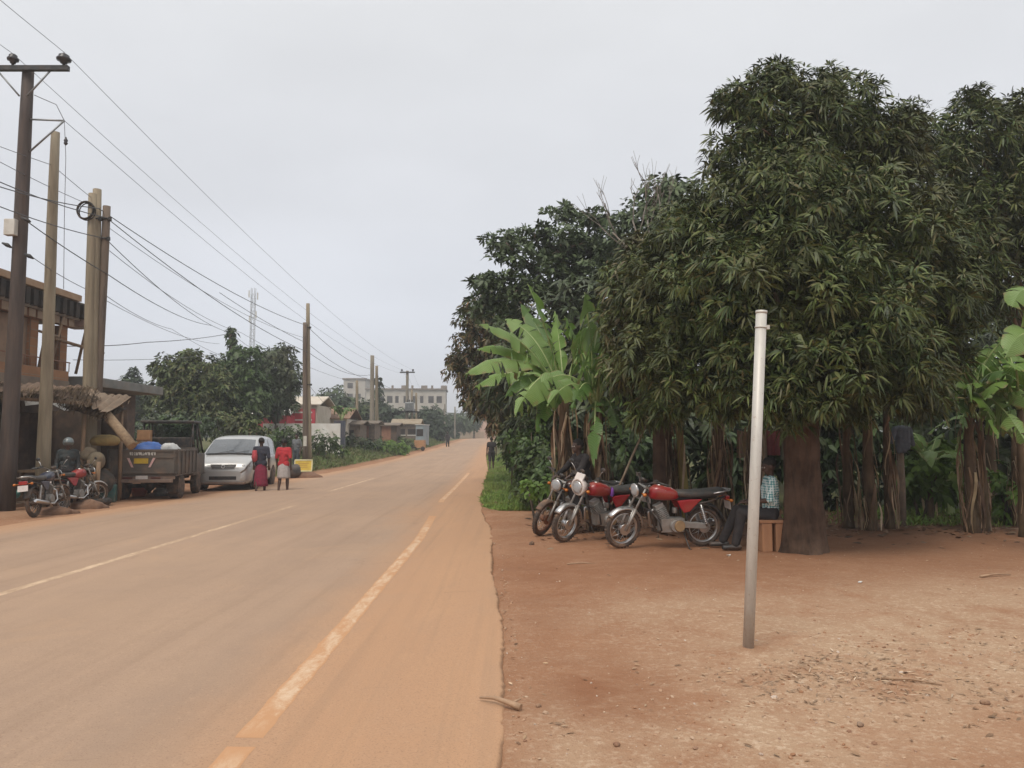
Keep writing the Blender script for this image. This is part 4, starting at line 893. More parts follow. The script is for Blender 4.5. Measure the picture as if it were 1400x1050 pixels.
# ------------------------------------------------------------------ small roadside things
yb = thing('sign_board', on(at(418, 636, 36).x, 35.6), R(3), 'yellow board with a pale border leaning on the verge by the paired poles', 'sign')
m = MB(); m.box((0, 0, .40), (.78, .03, .52), (R(-12), 0, 0)); m.build('panel', pm('yellow_board', (.66, .47, .06), (.58, .40, .05), 4, .6, dust=.15), yb)
m = MB()
for a in ((0, -.016, .645, .80, .06), (0, -.016, .155, .80, .05)): m.box((a[0], -.02 + (a[2] - .40) * .21, a[2]), (a[3], .035, a[4]), (R(-12), 0, 0))
for s in (-1, 1): m.box((s * .385, -.022, .40), (.05, .035, .46), (R(-12), 0, 0))
m.build('border', pm('pale_yellow_border', (.72, .66, .38), None, 4, .6, dust=.15), yb)
m = MB()
for k, (w, z) in enumerate(((.5, .50), (.38, .42), (.46, .33))): m.box((-.02 * k, -.022 + (z - .40) * .21, z), (w, .006, .022), (R(-12), 0, 0))
m.build('faded_print', pm('faded_print_red', (.40, .16, .05), (.5, .3, .05), 30, .7), yb)
for s in (-.3, .3): MB().tube([(s, .02, 0), (s, .16, .6)], .015, 6).build('leg', BLKP, yb)
p = on(at(400, 650, 33).x, 33, .0); m = MB(); m.ell((0, 0, .26), (.36, .3, .30), 18, 12)
for v in m.v: v *= 1 + .10 * math.sin(v.x * 11) * math.sin(v.y * 13) + .05 * math.sin(v.z * 17)
tag(m.build('rubbish_sack', pm('black_sack', (.03, .028, .028), (.05, .045, .04), 6, .55, bump=.5, bsc=14), loc=p), 'black rubbish sack on the ground at the feet of the man in grey', 'sack')
p = on(at(418, 650, 33.3).x, 33.3, 0); m = MB(); m.ell((0, 0, 0), (.75, .5, .30), 24, 12)
for v in m.v: v *= 1 + .14 * math.sin(v.x * 7) * math.sin(v.y * 9)
tag(m.build('soil_heap', pm('dark_soil', (.18, .095, .055), (.13, .065, .04), 6, .95, bump=.6, bsc=12), loc=p), 'low heap of dark red soil beside the black rubbish sack', 'soil heap')
# silver post
def pipe_mat():
    t = NT('galvanised_pipe'); v = t.coord(); st_ = t.scalev(v, (1, 1, .18)); n1 = t.noise(st_, 9, 6, .65); n2 = t.noise(v, 26, 6, .75)
    c = t.mix(t.ramp(n1, [(.35, 0.0), (.68, 1.0)]), (.60, .58, .53), (.44, .42, .38)); c = t.mix(t.ramp(n2, [(.60, 0.0), (.68, .75)]), c, (.28, .17, .10))
    sp_ = t.n('ShaderNodeSeparateXYZ'); t.l(v, sp_.inputs[0]); lo = t.math('SUBTRACT', .55, sp_.outputs[2]); lo = t.math('ADD', lo, t.math('MULTIPLY', t.math('SUBTRACT', t.noise(v, 11, 6, .7), .5), .7))
    c = t.mix(t.ramp(lo, [(.15, 0.0), (.6, .5)]), c, (.36, .22, .13)); t.col(c); t.set(.5, .2); t.bump(t.noise(v, 18, 4), .25, .004); return t.m
PB = on(at(1022, 885, 5.9).x, 5.9, -.05); PT = at(1041, 427, 5.9); PIPE = pipe_mat()
ps = thing('metal_post', PB, 0, 'tilted bare silver pipe post standing alone on the dirt in the foreground', 'post'); m = MB(); L_ = PT - PB; m.tube([V3(0, 0, 0), L_ * .5, L_], .0405, 28); m.build('pipe', PIPE, ps)
m = MB(); u = L_.normalized(); m.torus(L_ * .955, u, .041, .006, 28, 8); m.box(L_ * .955 + V3(.045, -.01, 0), (.03, .03, .03)); m.build('collar', PIPE, ps); m = MB(); m.lathe([(.042, -.01), (.044, 0), (.043, .012), (.0, .016)], L_, u, 28); m.build('cap', PIPE, ps)
# laundry behind the seated man, shirt on a stake
def garment(px, py, d, w, h, mat, name, label, cat):
    p = at(px, py, d); m = MB(); n = 10; k = 8; A = []
    for side in (1, -1):
        for i in range(k + 1):
            for j in range(n + 1):
                x = (j / n - .5) * w * (1 + .12 * (i / k)); A.append((x, side * .012 + .05 * math.sin(j * 1.9 + px) * (i / k), -h * i / k - .03 * math.sin(j / n * 3.14) * (1 - i / k)))
    o2 = (k + 1) * (n + 1); fs = []
    for i in range(k):
        for j in range(n): a = i * (n + 1) + j; fs += [(a, a + 1, a + n + 2, a + n + 1), (o2 + a, o2 + a + n + 1, o2 + a + n + 2, o2 + a + 1)]
    m.add(A, fs); return tag(m.build(name, mat, loc=p, fix=False), label, cat, 'clothes hung out behind the trees')
wl = at(1010, 587, 15.6); wr_ = at(1082, 585, 15.6)
tag(MB().tube([wl - V3(.9, 0, -.1), wl, wr_, wr_ + V3(.6, 0, .1)], .006, 5).build('clothes_line', BLKP), 'thin clothes line strung between stems behind the seated man', 'clothes line')
garment(1018, 588, 15.6, .30, .55, cloth('floral_cloth', (.45, .22, .20), (.25, .3, .16), .05, 22), 'hanging_cloth', 'patterned pink cloth hung just left of the silver post', 'cloth'); garment(1057, 588, 15.6, .26, .50, cloth('dusky_pink', (.32, .10, .11), (.26, .08, .09)), 'hanging_cloth', 'dusky pink cloth hung above the seated man', 'cloth'); garment(1040, 588, 15.6, .20, .62, cloth('beige_cloth', (.45, .38, .28), (.35, .28, .2)), 'hanging_cloth', 'beige cloth hung beside the dusky pink one', 'cloth'); garment(1074, 587, 15.6, .2, .6, cloth('sage_cloth', (.28, .3, .22), (.2, .22, .16)), 'hanging_cloth', 'greenish grey cloth hung nearest the mango trunk', 'cloth')
sk = on(at(1233, 700, 14.6).x, 14.6); m = MB(); m.tube([sk, sk + V3(.01, 0, .8), sk + V3(0, 0, 1.78)], [.075, .07, .06], 10); tag(m.build('stake', pm('pale_stake', (.24, .19, .14), (.17, .13, .10), 7, .9, bump=.4)), 'pale wooden stake carrying the blue grey shirt', 'stake')
def shirt(px, py, d):
    p = at(px, py, d); r = thing('hanging_shirt', p, R(8), 'blue grey shirt draped over the pale stake right of the mango trunk', 'shirt', 'clothes hung out behind the trees'); m = MB(); capsule(m, (-.13, 0, -.05), (.13, 0, -.05), .04, .04); capsule(m, (-.06, 0, -.07), (-.08, 0, -.46), .075, .06); capsule(m, (.06, 0, -.07), (.09, 0, -.40), .075, .06); capsule(m, (0, 0, -.07), (.01, 0, -.44), .08, .07); capsule(m, (-.15, 0, -.06), (-.235, -.03, -.30), .045, .04); capsule(m, (.15, 0, -.06), (.21, 0, -.35), .045, .04); remesh(m, .012, 'shirt', cloth('blue_grey_cloth', (.12, .14, .17), (.08, .095, .12)), r, 3)
shirt(1233, 582, 14.5)
# ------------------------------------------------------------------ plants
def B(px, py, d, rp, fz=1.0, fy=1.0):
    c = at(px, py, d); r = rp / F * d
    return (c.x, c.y, c.z, r, r * fy, r * fz)
def barkmat(name, a, b):
    if name in MATS: return MATS[name]
    t = NT(name); v = t.scalev(t.coord(), (1, 1, .22)); n = t.noise(v, 14, 7, .7, .4); n2 = t.noise(t.coord(), 2.4, 5)
    t.col(t.mix(t.ramp(n2, [(.4, 0.0), (.7, .6)]), t.mix(t.ramp(n, [(.35, 0.0), (.65, 1.0)]), a, b), (.20, .13, .09)))
    t.set(.9, 0, .2); t.bump(n, .8, .03); MATS[name] = t.m; return t.m
BARK = barkmat('mango_bark', (.092, .056, .037), (.038, .024, .017))
BARK2 = barkmat('grey_bark', (.14, .115, .09), (.07, .055, .042))
MANGO = leafmat('mango_leaves', [(0.027, 0.046, 0.014), (0.045, 0.070, 0.019), (0.066, 0.096, 0.025), (0.098, 0.128, 0.035), (0.070, 0.083, 0.029), (0.144, 0.165, 0.053), (0.035, 0.054, 0.016), (0.075, 0.104, 0.030), (0.144, 0.125, 0.053), (0.050, 0.069, 0.025)], (.062, .062, .020), .45, 0, .24)
MANGO_Y = leafmat('mango_leaves_pale', [(0.057, 0.083, 0.021), (0.098, 0.127, 0.030), (0.071, 0.098, 0.025), (0.121, 0.132, 0.039), (0.127, 0.098, 0.048), (0.048, 0.063, 0.021)], (.11, .080, .036), .48, 0, .3)
MANGO_D = leafmat('mango_leaves_far', [(0.040, 0.060, 0.024), (0.054, 0.077, 0.030), (0.070, 0.092, 0.036), (0.048, 0.065, 0.030)], (.07, .058, .026), .5, 0, .35)
UMB = leafmat('umbrella_leaves', [(0.048, 0.073, 0.027), (0.070, 0.100, 0.037), (0.090, 0.122, 0.050), (0.057, 0.083, 0.035)], None, .5, 0, .35)
RUST = leafmat('rusty_leaves', [(0.066, 0.070, 0.025), (0.156, 0.096, 0.046), (0.192, 0.120, 0.060), (0.052, 0.067, 0.024), (0.120, 0.084, 0.036), (0.041, 0.058, 0.022)], (.032, .050, .017), .55, 0, .3, .5)
GREEN = leafmat('bush_leaves', [(.050, .090, .025), (.075, .125, .034), (.10, .16, .045), (.042, .072, .022), (.062, .10, .028)], (.06, .08, .024), .5, .2, .35, .9)
DARKB = leafmat('thicket_leaves', [(0.036, 0.062, 0.022), (0.052, 0.090, 0.026), (0.066, 0.108, 0.032), (0.031, 0.048, 0.020)], (.055, .05, .024), .5, 0, .35, .7)
FARG = leafmat('far_leaves', [(0.057, 0.085, 0.034), (0.071, 0.103, 0.041), (0.086, 0.115, 0.048), (0.051, 0.071, 0.031)], (.08, .085, .04), .6, 0, .25, .25)
FARB = leafmat('far_leaves_blue', [(.036, .056, .030), (.045, .066, .036), (.055, .078, .040)], None, .6, 0, .25)
LITE = leafmat('lime_leaves', [(.12, .21, .035), (.17, .27, .05), (.14, .23, .05)], (.10, .17, .035), .5, .3, .35, .9)  # green brightened in place of sky light reaching the undergrowth
def limbs(m, fork, targets, r0, seed=0, twigs=2):
    rg = random.Random(seed)
    for tx, ty, tz, rr in targets:
        T = Vector((tx, ty, tz)); k = (T - fork)
        mid = fork + k * .5 + Vector((rg.uniform(-.12, .12), rg.uniform(-.12, .12), .14)) * k.length
        pts = [fork * ((1 - s) ** 2) + mid * (2 * s * (1 - s)) + T * (s * s) for s in [i / 6 for i in range(7)]]
        r = r0 * rg.uniform(.4, .62)
        m.tube(pts, [r * (1 - .8 * i / 6) for i in range(7)], 8)
        for q_ in range(twigs):
            p0 = pts[rg.randint(3, 5)]
            e = Vector((rg.uniform(-1, 1), rg.uniform(-1, 1), rg.uniform(-.2, 1))).normalized() * rr * .9
            m.tube([p0, p0 + e * .5 + Vector((0, 0, .1 * rr)), p0 + e], [r * .35, r * .22, r * .08], 6)
def tree(name, label, base, balls, mat, dens, nl, L, Wd, droop, tr, fork_h, bark=None, group=None, lean=(0, 0), cat='tree', fill=True, shell=(.72, 1.04), up=.35, nlimb=6, spread=.9, lump=.16, sub=None):
    bx_, by_ = base; z0 = float(dirtz(bx_, by_)) - .05
    root = thing(name, (bx_, by_, z0), 0, label, cat, group); O = np.array([bx_, by_, z0])
    bl = [(b[0] - O[0], b[1] - O[1], b[2] - O[2], b[3], b[4], b[5]) for b in balls]
    P = whorls(clumps(bl, sub[0], sub[1], sub[2], sub[3]) if sub else bl, dens, nl, L, Wd, droop, shell if not sub else (.55, 1.08), up=up, spread=spread, lump=lump)
    if fill: P += whorls([(b[0], b[1], b[2], b[3] * .72, b[4] * .72, b[5] * .72) for b in bl], min(dens, 12) * .3, 5, L * 1.25, Wd * 1.9, droop, (.3, 1.0), up=.2)
    join_leaves('crown', P, mat, root)
    m = MB(); fk = Vector((lean[0], lean[1], fork_h))
    pts = [Vector((0, 0, 0)), Vector((lean[0] * .1, lean[1] * .1, fork_h * .06)), Vector((lean[0] * .3, lean[1] * .3, fork_h * .3)), Vector((lean[0] * .65, lean[1] * .65, fork_h * .68)), fk]
    n = 44; rg = random.Random(int(bx_ * 100)); rs = []; K = 22
    for ii in range(K + 1):
        s = ii / K * 4; i = min(3, int(s)); f = s - i; p = pts[i].lerp(pts[i + 1], f); z = p.z / max(.1, fork_h)
        r = tr * (.92 + .10 * (1 - z) + .42 * math.exp(-p.z / .22))
        rs.append([p + Vector((math.cos(a), math.sin(a), 0)) * r * (1 + .05 * math.sin(a * 5 + z * 2.1 + bx_) + .035 * math.sin(a * 9 - z * 5) + .025 * math.sin(a * 17 + 9 * z) + .05 * math.sin(a * 2 + z * 6) * (1 - z) + .10 * math.exp(-p.z / .18) * math.sin(a * 4 + 1) + .02 * math.sin(z * 31 + a * 3)) for a in [6.2832 * j / n for j in range(n)]])
    for i, p in enumerate([]):
        r = 1
        rs.append([p + Vector((math.cos(6.283 * j / n), math.sin(6.283 * j / n), 0)) * r * (1 + (.13 if i < 2 else .07) * math.sin(j * 5 / n * 6.283 + i * .3) + .05 * math.sin(j * 3 / n * 6.283 + 1)) for j in range(n)])
    m.rings(rs); big = sorted(bl, key=lambda b: -b[3])[:nlimb]
    limbs(m, fk - Vector((0, 0, .1)), [(b[0], b[1], b[2], b[3]) for b in big], tr, int(by_ * 10), 3)
    m.build('trunk', bark or BARK, root)
    return root

# --- the big mango over the bench
main = [(1070, 165, 12, 82), (1150, 185, 12.3, 88), (1015, 215, 12, 60), (1210, 215, 12.5, 70), (1000, 300, 11.6, 82), (1100, 285, 11.2, 110), (1200, 310, 11.5, 100),
        (945, 335, 12, 72), (905, 395, 12, 62), (965, 405, 11.2, 92), (1060, 400, 10.5, 105), (1160, 420, 10.4, 110), (1250, 400, 11.5, 92), (900, 470, 12, 58),
        (940, 500, 11.4, 72), (1030, 500, 10.6, 78), (1125, 500, 10.1, 80), (1210, 490, 10.5, 80), (1270, 470, 11.6, 66), (915, 545, 11.6, 34), (1075, 545, 10.2, 45), (1160, 545, 10.6, 45),
        (1250, 530, 11.2, 45), (990, 540, 11.2, 40), (1060, 110, 12.2, 34), (1130, 118, 12.4, 30), (1000, 140, 12.2, 30), (1240, 165, 12.6, 30), (1100, 330, 13.6, 110), (1000, 400, 13.8, 100), (1180, 430, 13.6, 110), (1275, 320, 12.4, 55)]
MX, MY = at(1100, 755, 11.2).x, 11.2
tree('mango_tree', 'biggest mango tree, with the broad dark crown and thick trunk beside the wooden bench', (MX, MY), [B(*b) for b in main], MANGO, 31, 10, .165, .027, .42, .25, 2.0, nlimb=16, lump=.2, sub=(17, (.22, .42), .70, .85))
second = [(1330, 190, 14.2, 62), (1395, 195, 14.6, 66), (1300, 255, 13.8, 50), (1375, 290, 14.2, 84), (1318, 340, 13.8, 62), (1440, 250, 14.4, 80), (1345, 395, 14.2, 55), (1250, 205, 14.2, 45), (1480, 330, 14, 80),
          (1330, 140, 14.2, 26), (1390, 150, 14.5, 26), (1450, 170, 14.5, 50), (1350, 300, 16, 90)]
tree('mango_tree', 'second mango tree at the right edge of the photo, browner crown behind the biggest one', (at(1420, 700, 15).x, 15), [B(*b) for b in second], MANGO, 24, 9, .18, .030, .42, .20, 2.6, nlimb=7, lump=.2, sub=(16, (.22, .42), .70, .85))
small = [(855, 385, 13, 46), (848, 440, 12.8, 44), (880, 500, 12.7, 44), (852, 500, 12.8, 34), (895, 440, 13.4, 50), (870, 340, 13.4, 32), (905, 540, 12.6, 34), (880, 558, 12.5, 26)]
tree('mango_tree', 'smaller yellow green mango tree with drooping leaves beside the banana clump', (at(905, 700, 13.6).x, 13.8), [B(*b) for b in small], MANGO_Y, 26, 9, .18, .033, .6, .11, 2.2, nlimb=5, lump=.2, sub=(10, (.24, .44), .66, .9))
# --- trees further along the right side of the road
um = [(690, 330, 23, 34, .36), (730, 318, 23.5, 30, .36), (770, 292, 24, 28, .4), (808, 300, 24, 30, .45), (715, 352, 23, 45, .35), (765, 330, 23.5, 46, .45), (815, 335, 24, 45, .6), (845, 310, 24, 30, .6), (664, 385, 23.5, 24, .4), (700, 390, 23, 45, .5),
      (750, 385, 23, 55, .7), (800, 390, 23.5, 55, .8), (690, 430, 23.5, 50, .8), (840, 365, 24, 45, .8), (670, 410, 23.5, 28, .6), (790, 350, 24.5, 50, .6)]
tree('spreading_tree', 'tall dark tree with flat layered branches behind the banana clump', (at(790, 640, 24).x, 24), [B(*b) for b in um], UMB, 16, 7, .22, .07, .25, .22, 4.2, BARK2, nlimb=14, up=.9, fill=False, sub=(9, (.24, .42), .84, .5))
ru = [(655, 470, 29, 38), (640, 510, 29, 30), (690, 450, 29, 46), (668, 420, 29.5, 30), (645, 440, 29, 22), (680, 515, 28.5, 46), (720, 490, 28, 50), (650, 540, 29, 24), (700, 555, 28, 36), (680, 572, 28, 18), (704, 590, 27.5, 20), (730, 550, 27, 46), (628, 490, 29.3, 16), (660, 550, 28.5, 22)]
tree('roadside_tree', 'rusty brown and green creeper covered tree leaning over the road edge', (at(712, 630, 29).x, 29), [B(*b) for b in ru], RUST, 12, 8, .20, .065, .6, .16, 2.4, BARK2, nlimb=7, lump=.25, sub=(10, (.28, .48), .82, .9))
dk = [(760, 470, 20, 72), (820, 440, 20, 70), (775, 540, 20, 60), (700, 520, 22, 45), (735, 590, 22, 45), (820, 540, 19, 60), (860, 470, 18, 60)]
tree('dense_tree', 'dense dark tree filling the gap straight behind the banana leaves', (at(800, 640, 20).x, 20), [B(*b) for b in dk], MANGO_D, 11, 8, .26, .07, .5, .16, 2.2, nlimb=5)
bk = [(905, 275, 21, 34), (880, 320, 21, 50), (930, 290, 21, 45), (950, 340, 20, 60), (850, 345, 22, 36), (920, 260, 21, 16), (900, 390, 20, 70)]
tree('roadside_tree', 'small leafed tree showing between the bare branches and the biggest mango', (at(920, 640, 21).x, 21), [B(*b) for b in bk], UMB, 22, 7, .20, .07, .3, .16, 3.5, BARK2, nlimb=6)
# bare tree
def bare_tree():
    r = thing('bare_tree', on(at(888, 640, 17.5).x, 17.5, -.05), 0, 'leafless grey tree whose bare twigs stick up above the green crowns', 'tree')
    m = MB(); rg = random.Random(5); o = r.location
    top = at(868, 225, 17.5) - o
    def grow(p, d, L, rad, k):
        q_ = p + d * L; md = p + d * L * .5 + Vector((rg.uniform(-1, 1), rg.uniform(-1, 1), 0)) * L * .06
        m.tube([p, md, q_], [rad, rad * .85, rad * .68], 6)
        if k == 0: return
        for _ in range(2 if k != 2 else 3):
            a = Vector((rg.uniform(-1, 1), rg.uniform(-.7, .7), rg.uniform(.1, .9)))
            grow(p.lerp(q_, rg.uniform(.55, 1)), (d + a * .75).normalized(), L * rg.uniform(.55, .75), rad * .58, k - 1)
    m.tube([(0, 0, 0), (.15, 0, 2.5), (.05, 0, top.z - 2.6)], [.13, .11, .085], 9)
    for a in [(-.28, 0, 1), (.25, .1, 1), (-.6, .1, .8), (0, .1, 1)]: grow(Vector((.05, 0, top.z - 2.7 + a[2] * .1)), Vector(a).normalized(), 1.35, .026, 3)
    m.build('trunk', pm('bare_bark', (.20, .18, .155), (.12, .10, .085), 10, .9, bump=.4), r)
bare_tree()

# --- bushes and thicket on the right
def bush(name, label, px, py, d, balls, mat, dens=16, nl=8, L=.18, Wd=.07, droop=.4, group=None, cat='bush', bxy=None, up=.35):
    bs = [B(*b) for b in balls]; x0 = bs[0][0] if bxy is None else bxy[0]; y0 = bs[0][1] if bxy is None else bxy[1]
    z0 = float(dirtz(x0, y0)) - .03; r = thing(name, (x0, y0, z0), 0, label, cat, group)
    bl = [(b[0] - x0, b[1] - y0, b[2] - z0, *b[3:]) for b in bs]
    join_leaves('foliage', whorls(bl, dens, nl, L, Wd, droop, (.45, 1.06), up=up, lump=.28), mat, r)
    m = MB(); rg = random.Random(int(px))
    for b in bl[:5]:
        for k in range(2):
            T = Vector(b[:3]) + Vector((rg.uniform(-.4, .4), rg.uniform(-.4, .4), .3)) * b[3]; s = Vector((rg.uniform(-.15, .15), rg.uniform(-.15, .15), 0))
            m.tube([s, s.lerp(T, .5) + Vector((0, 0, .1)), T], [.03, .022, .008], 6)
    m.build('stem', BARK2, r); return r
bush('bush', 'bright green bush on the grassy bank left of the motorcycles', 715, 640, 19, [(728, 642, 19, 34), (750, 630, 18.5, 34), (718, 612, 20, 28), (735, 600, 19.5, 30), (760, 650, 17.5, 26), (722, 665, 18, 22)], GREEN, 22, 8, .15, .075)
bush('bush', 'dark roadside bush beyond the walker at the right road edge', 705, 600, 36, [(706, 600, 36, 28), (700, 626, 33, 15), (716, 578, 40, 30), (712, 622, 30, 20)], DARKB, 12, 8, .22, .09)
bush('creeper_bush', 'yellowish creeper bush under the rusty roadside tree', 690, 585, 24, [(704, 588, 24, 22), (712, 615, 24, 24), (722, 585, 24, 26)], MANGO_Y, 26, 8, .16, .08)
thick = [('dark thicket bush behind the dead banana stems left of centre', 860, [(850, 620, 17, 60), (900, 600, 17.5, 60), (880, 650, 17, 40)]),
         ('dark thicket bush behind the seated man in the teal shirt', 1010, [(985, 610, 18, 62), (1040, 600, 18.5, 60), (1000, 655, 17.5, 38)]),
         ('dark thicket bush showing right behind the biggest mango trunk', 1120, [(1110, 600, 18, 66), (1165, 590, 18.5, 60), (1140, 650, 18, 42)]),
         ('dark thicket bush behind the blue grey shirt', 1250, [(1230, 560, 18.5, 70), (1280, 590, 18, 66), (1240, 640, 18, 50)]),
         ('dark thicket bush at the far right edge behind the banana plant', 1380, [(1350, 600, 18, 70), (1420, 580, 18, 80), (1390, 650, 17.5, 50), (1350, 510, 18.5, 70)]),
         ('tall thicket behind the yellow green mango', 900, [(820, 590, 21, 60), (880, 560, 22, 70), (940, 520, 22, 80)]),
         ('tall thicket filling in under the biggest mango crown', 1060, [(1010, 530, 22, 90), (1100, 520, 22, 90), (1190, 500, 22, 90)]),
         ('tall thicket closing the view right of the biggest mango', 1300, [(1270, 470, 22, 90), (1350, 430, 22, 90), (1440, 430, 22, 100)])]
for lb, px, bl in thick:
    bush('thicket_bush', lb, px, 600, 18, bl, DARKB, 11, 8, .26, .10, .5, 'bushes behind the banana stems')
bush('weed_clump', 'bright green weeds on the ground behind the blue grey shirt', 1275, 640, 16.5, [(1262, 645, 15.4, 30), (1290, 655, 15.2, 26), (1240, 662, 15.6, 20), (1285, 625, 15.6, 22)], LITE, 24, 7, .20, .10)
bush('weed_clump', 'low green weeds at the right edge beside the banana stem', 1385, 690, 15.2, [(1375, 688, 14.9, 24), (1405, 680, 14.6, 30), (1358, 662, 15.2, 24)], LITE, 20, 7, .15, .07)
bush('weed_clump', 'pale leafy weeds growing at the grass edge beside the leftmost motorcycle', 735, 672, 16, [(738, 668, 16.2, 14), (722, 664, 16.6, 12), (752, 664, 16, 14)], LITE, 30, 7, .14, .09)

# --- banana plants
def bananamat(name, a, b, vein):
    t = NT(name); al = t.attr('along'); P = t.coord('World')
    w = t.n('ShaderNodeTexWave'); w.inputs['Scale'].default_value = 9; w.inputs['Distortion'].default_value = 1.2; w.inputs['Detail'].default_value = 2
    cb = t.n('ShaderNodeCombineXYZ'); t.l(al, cb.inputs[0]); t.l(cb.outputs[0], w.inputs['Vector'])
    c = t.mix(t.ramp(t.noise(P, 1.7, 5, .6), [(.35, 0.0), (.65, 1.0)]), a, b)
    c = t.mix(t.math('MULTIPLY', w.outputs['Fac'], .45), c, vein)
    c = t.mix(t.ramp(t.noise(P, 5, 6, .7), [(.62, 0.0), (.74, .7)]), c, (.20, .14, .07))
    c = t.mix(t.math('MULTIPLY', t.ramp(t.attr('rim'), [(.72, 0.0), (1.0, 1.0)]), t.ramp(t.noise(P, 7, 5, .7), [(.46, 0.0), (.58, .9)])), c, (.24, .16, .08))
    t.col(c); t.set(.42, 0, .45); t.bump(w.outputs['Fac'], .35, .01)
    tr = t.n('ShaderNodeBsdfTranslucent'); t.l(c, tr.inputs[0]); mx_ = t.n('ShaderNodeMixShader'); mx_.inputs[0].default_value = .28
    t.l(t.b.outputs[0], mx_.inputs[1]); t.l(tr.outputs[0], mx_.inputs[2]); t.l(mx_.outputs[0], t.out.inputs[0]); return t.m
BAN = bananamat('banana_leaf', (.095, .19, .030), (.16, .28, .050), (.24, .36, .09))
BAN_P = bananamat('banana_leaf_pale', (.125, .225, .050), (.190, .300, .082), (.27, .37, .13))
BAN_D = bananamat('banana_leaf_deep', (.055, .125, .022), (.085, .17, .034), (.14, .23, .06))
RIB = pm('banana_midrib', (.32, .38, .16), (.26, .33, .12), 6, .5, bump=0, dust=.05)
STEM = barkmat('banana_stem', (.15, .11, .06), (.06, .042, .028))
STEM_Y = pm('banana_stem_yellow', (.30, .24, .055), (.17, .13, .04), 8, .6, dust=.1, stretch=(1, 1, .2))
DEAD = leafmat('dead_banana_leaf', [(.20, .12, .07), (.40, .28, .18), (.10, .06, .04), (.52, .40, .28), (.30, .19, .115), (.06, .038, .027), (.44, .33, .20)], None, .8, 0, .2)
def banana_leaf(root, p0, p1, p2, wd, mat, seed, tear=.5, fold=.35, n=34, label=None, roll=0.0, pet=.20):
    rg = np.random.default_rng(seed); p0, p1, p2 = [np.array(p) for p in (p0, p1, p2)]
    ts = np.linspace(0, 1, n + 1); C = (1 - ts)[:, None] ** 2 * p0 + (2 * ts * (1 - ts))[:, None] * p1 + (ts ** 2)[:, None] * p2
    T = unit(np.gradient(C, axis=0)); Sd = np.cross(T, [0, 0, 1.0]); h = np.linalg.norm(Sd, axis=1)
    if h.min() < .25: Sd = Sd + np.array([0, 1.0, 0]) * .4
    Sd = unit(Sd - T * (Sd * T).sum(1, keepdims=True)); U = unit(np.cross(Sd, T)); rr_ = R(roll) * np.linspace(.5, 1.15, n + 1)[:, None]; Sd, U = Sd * np.cos(rr_) - U * np.sin(rr_), U * np.cos(rr_) + Sd * np.sin(rr_)
    Ln = np.linalg.norm(np.diff(C, axis=0), axis=1).sum()
    tt = np.clip((ts - pet) / (1 - pet), 0, 1); w = wd * .5 * np.clip(np.sin(np.pi * tt ** .78), 0, 1) ** .72; w[ts <= pet] = 0
    V, Q, A, E = [], [], [], []
    us = (0, .35, .7, 1.0); m_ = len(us)
    for sgn in (-1, 1):
        i = int(pet * n) + 1; side_d = rg.uniform(.0, .3)
        while i <= n:
            torn = rg.random() < tear; L_ = int(rg.integers(1, 4)) if torn else int(rg.integers(2, 8)); j = min(n, i + L_ - 1)
            dr = abs(rg.normal()) * (.75 if torn else .18) * min(1, tear * 1.6); fo = fold - dr; sh = rg.normal() * .03 * (1 if torn else .3); cutw = (.16 if torn else .05) * wd * rg.uniform(.5, 1.4); short = 1 - (abs(rg.normal()) * .14 if torn else 0)
            for k in range(i - 1, j):
                ids = []
                for kk, e in ((k, 0), (k + 1, 1)):
                    cut = (e == 0 and k == i - 1) or (e == 1 and k == j - 1)
                    s = (cutw if cut else 0) * (1 if e == 0 else -1)
                    for u in us:
                        ww = w[kk] * u * short
                        q_ = C[kk] + Sd[kk] * sgn * ww * math.cos(fo) + U[kk] * ww * (math.sin(fo) + .10 * u * math.sin(ts[kk] * 31 + seed + sgn)) - np.array([0, 0, 1]) * (u * u * w[kk] * (.20 + dr + side_d)) + T[kk] * (s * u ** 1.6 + sh * u + .10 * ww * u)
                        V.append(q_); ids.append(len(V) - 1); A.append(ts[kk] * Ln + u * .10); E.append(u if u < 1 else 1.0 + .0)
                Q += [[ids[z], ids[z + 1], ids[m_ + z + 1], ids[m_ + z]] for z in range(m_ - 1)]
            i = j + 1
    o = npmesh('leaf', np.array(V), [np.array(Q)], mat, root); setattr_f(o, 'along', A); setattr_f(o, 'rim', E)
    if label: o['label'] = label
    m = MB(); m.tube([Vector(C[k] - U[k] * .010) for k in range(0, n + 1, 2)], [.028 * (1 - .9 * k / n) * (wd / .55) ** .4 + .002 for k in range(0, n + 1, 2)], 6); m.build('midrib', RIB, o)
    return o
def strips(m_arr, n, rad, ztop, zbot, Lr, rg, wr=(.010, .048)):
    """hanging dead leaf ribbons"""
    V, Q, k = [], [], 0
    for _ in range(n):
        a = rg.uniform(0, 6.283); z0 = rg.uniform(zbot + .35, ztop); L = min(rg.uniform(*Lr), z0 - .02); w = rg.uniform(*wr)
        d = np.array([math.cos(a), math.sin(a), 0]); s = np.array([-d[1], d[0], 0]); out = rg.uniform(.02, .16); tw = rg.uniform(-1, 1); p = d * rad * .9; S = 7
        for i in range(S + 1):
            t = i / S; c = p + d * out * math.sin(min(1, t * 2.2) * 1.57) * (1 - .25 * t) + np.array([0, 0, z0 + .10 * math.sin(min(1, t * 3) * 3.14) - L * t ** 1.25]) + s * .05 * math.sin(t * 5 + a * 3)
            dd = s * math.cos(tw * t * 2) + d * math.sin(tw * t * 2); ww = w * (.35 + .9 * math.sin(3.0 * min(1, t + .07))) * .5
            V += [c - dd * ww, c + dd * ww]
            if i: Q.append([k + 2 * i - 2, k + 2 * i - 1, k + 2 * i + 1, k + 2 * i])
        k += 2 * (S + 1)
    return np.array(V), np.array(Q)
BSEED = [100]
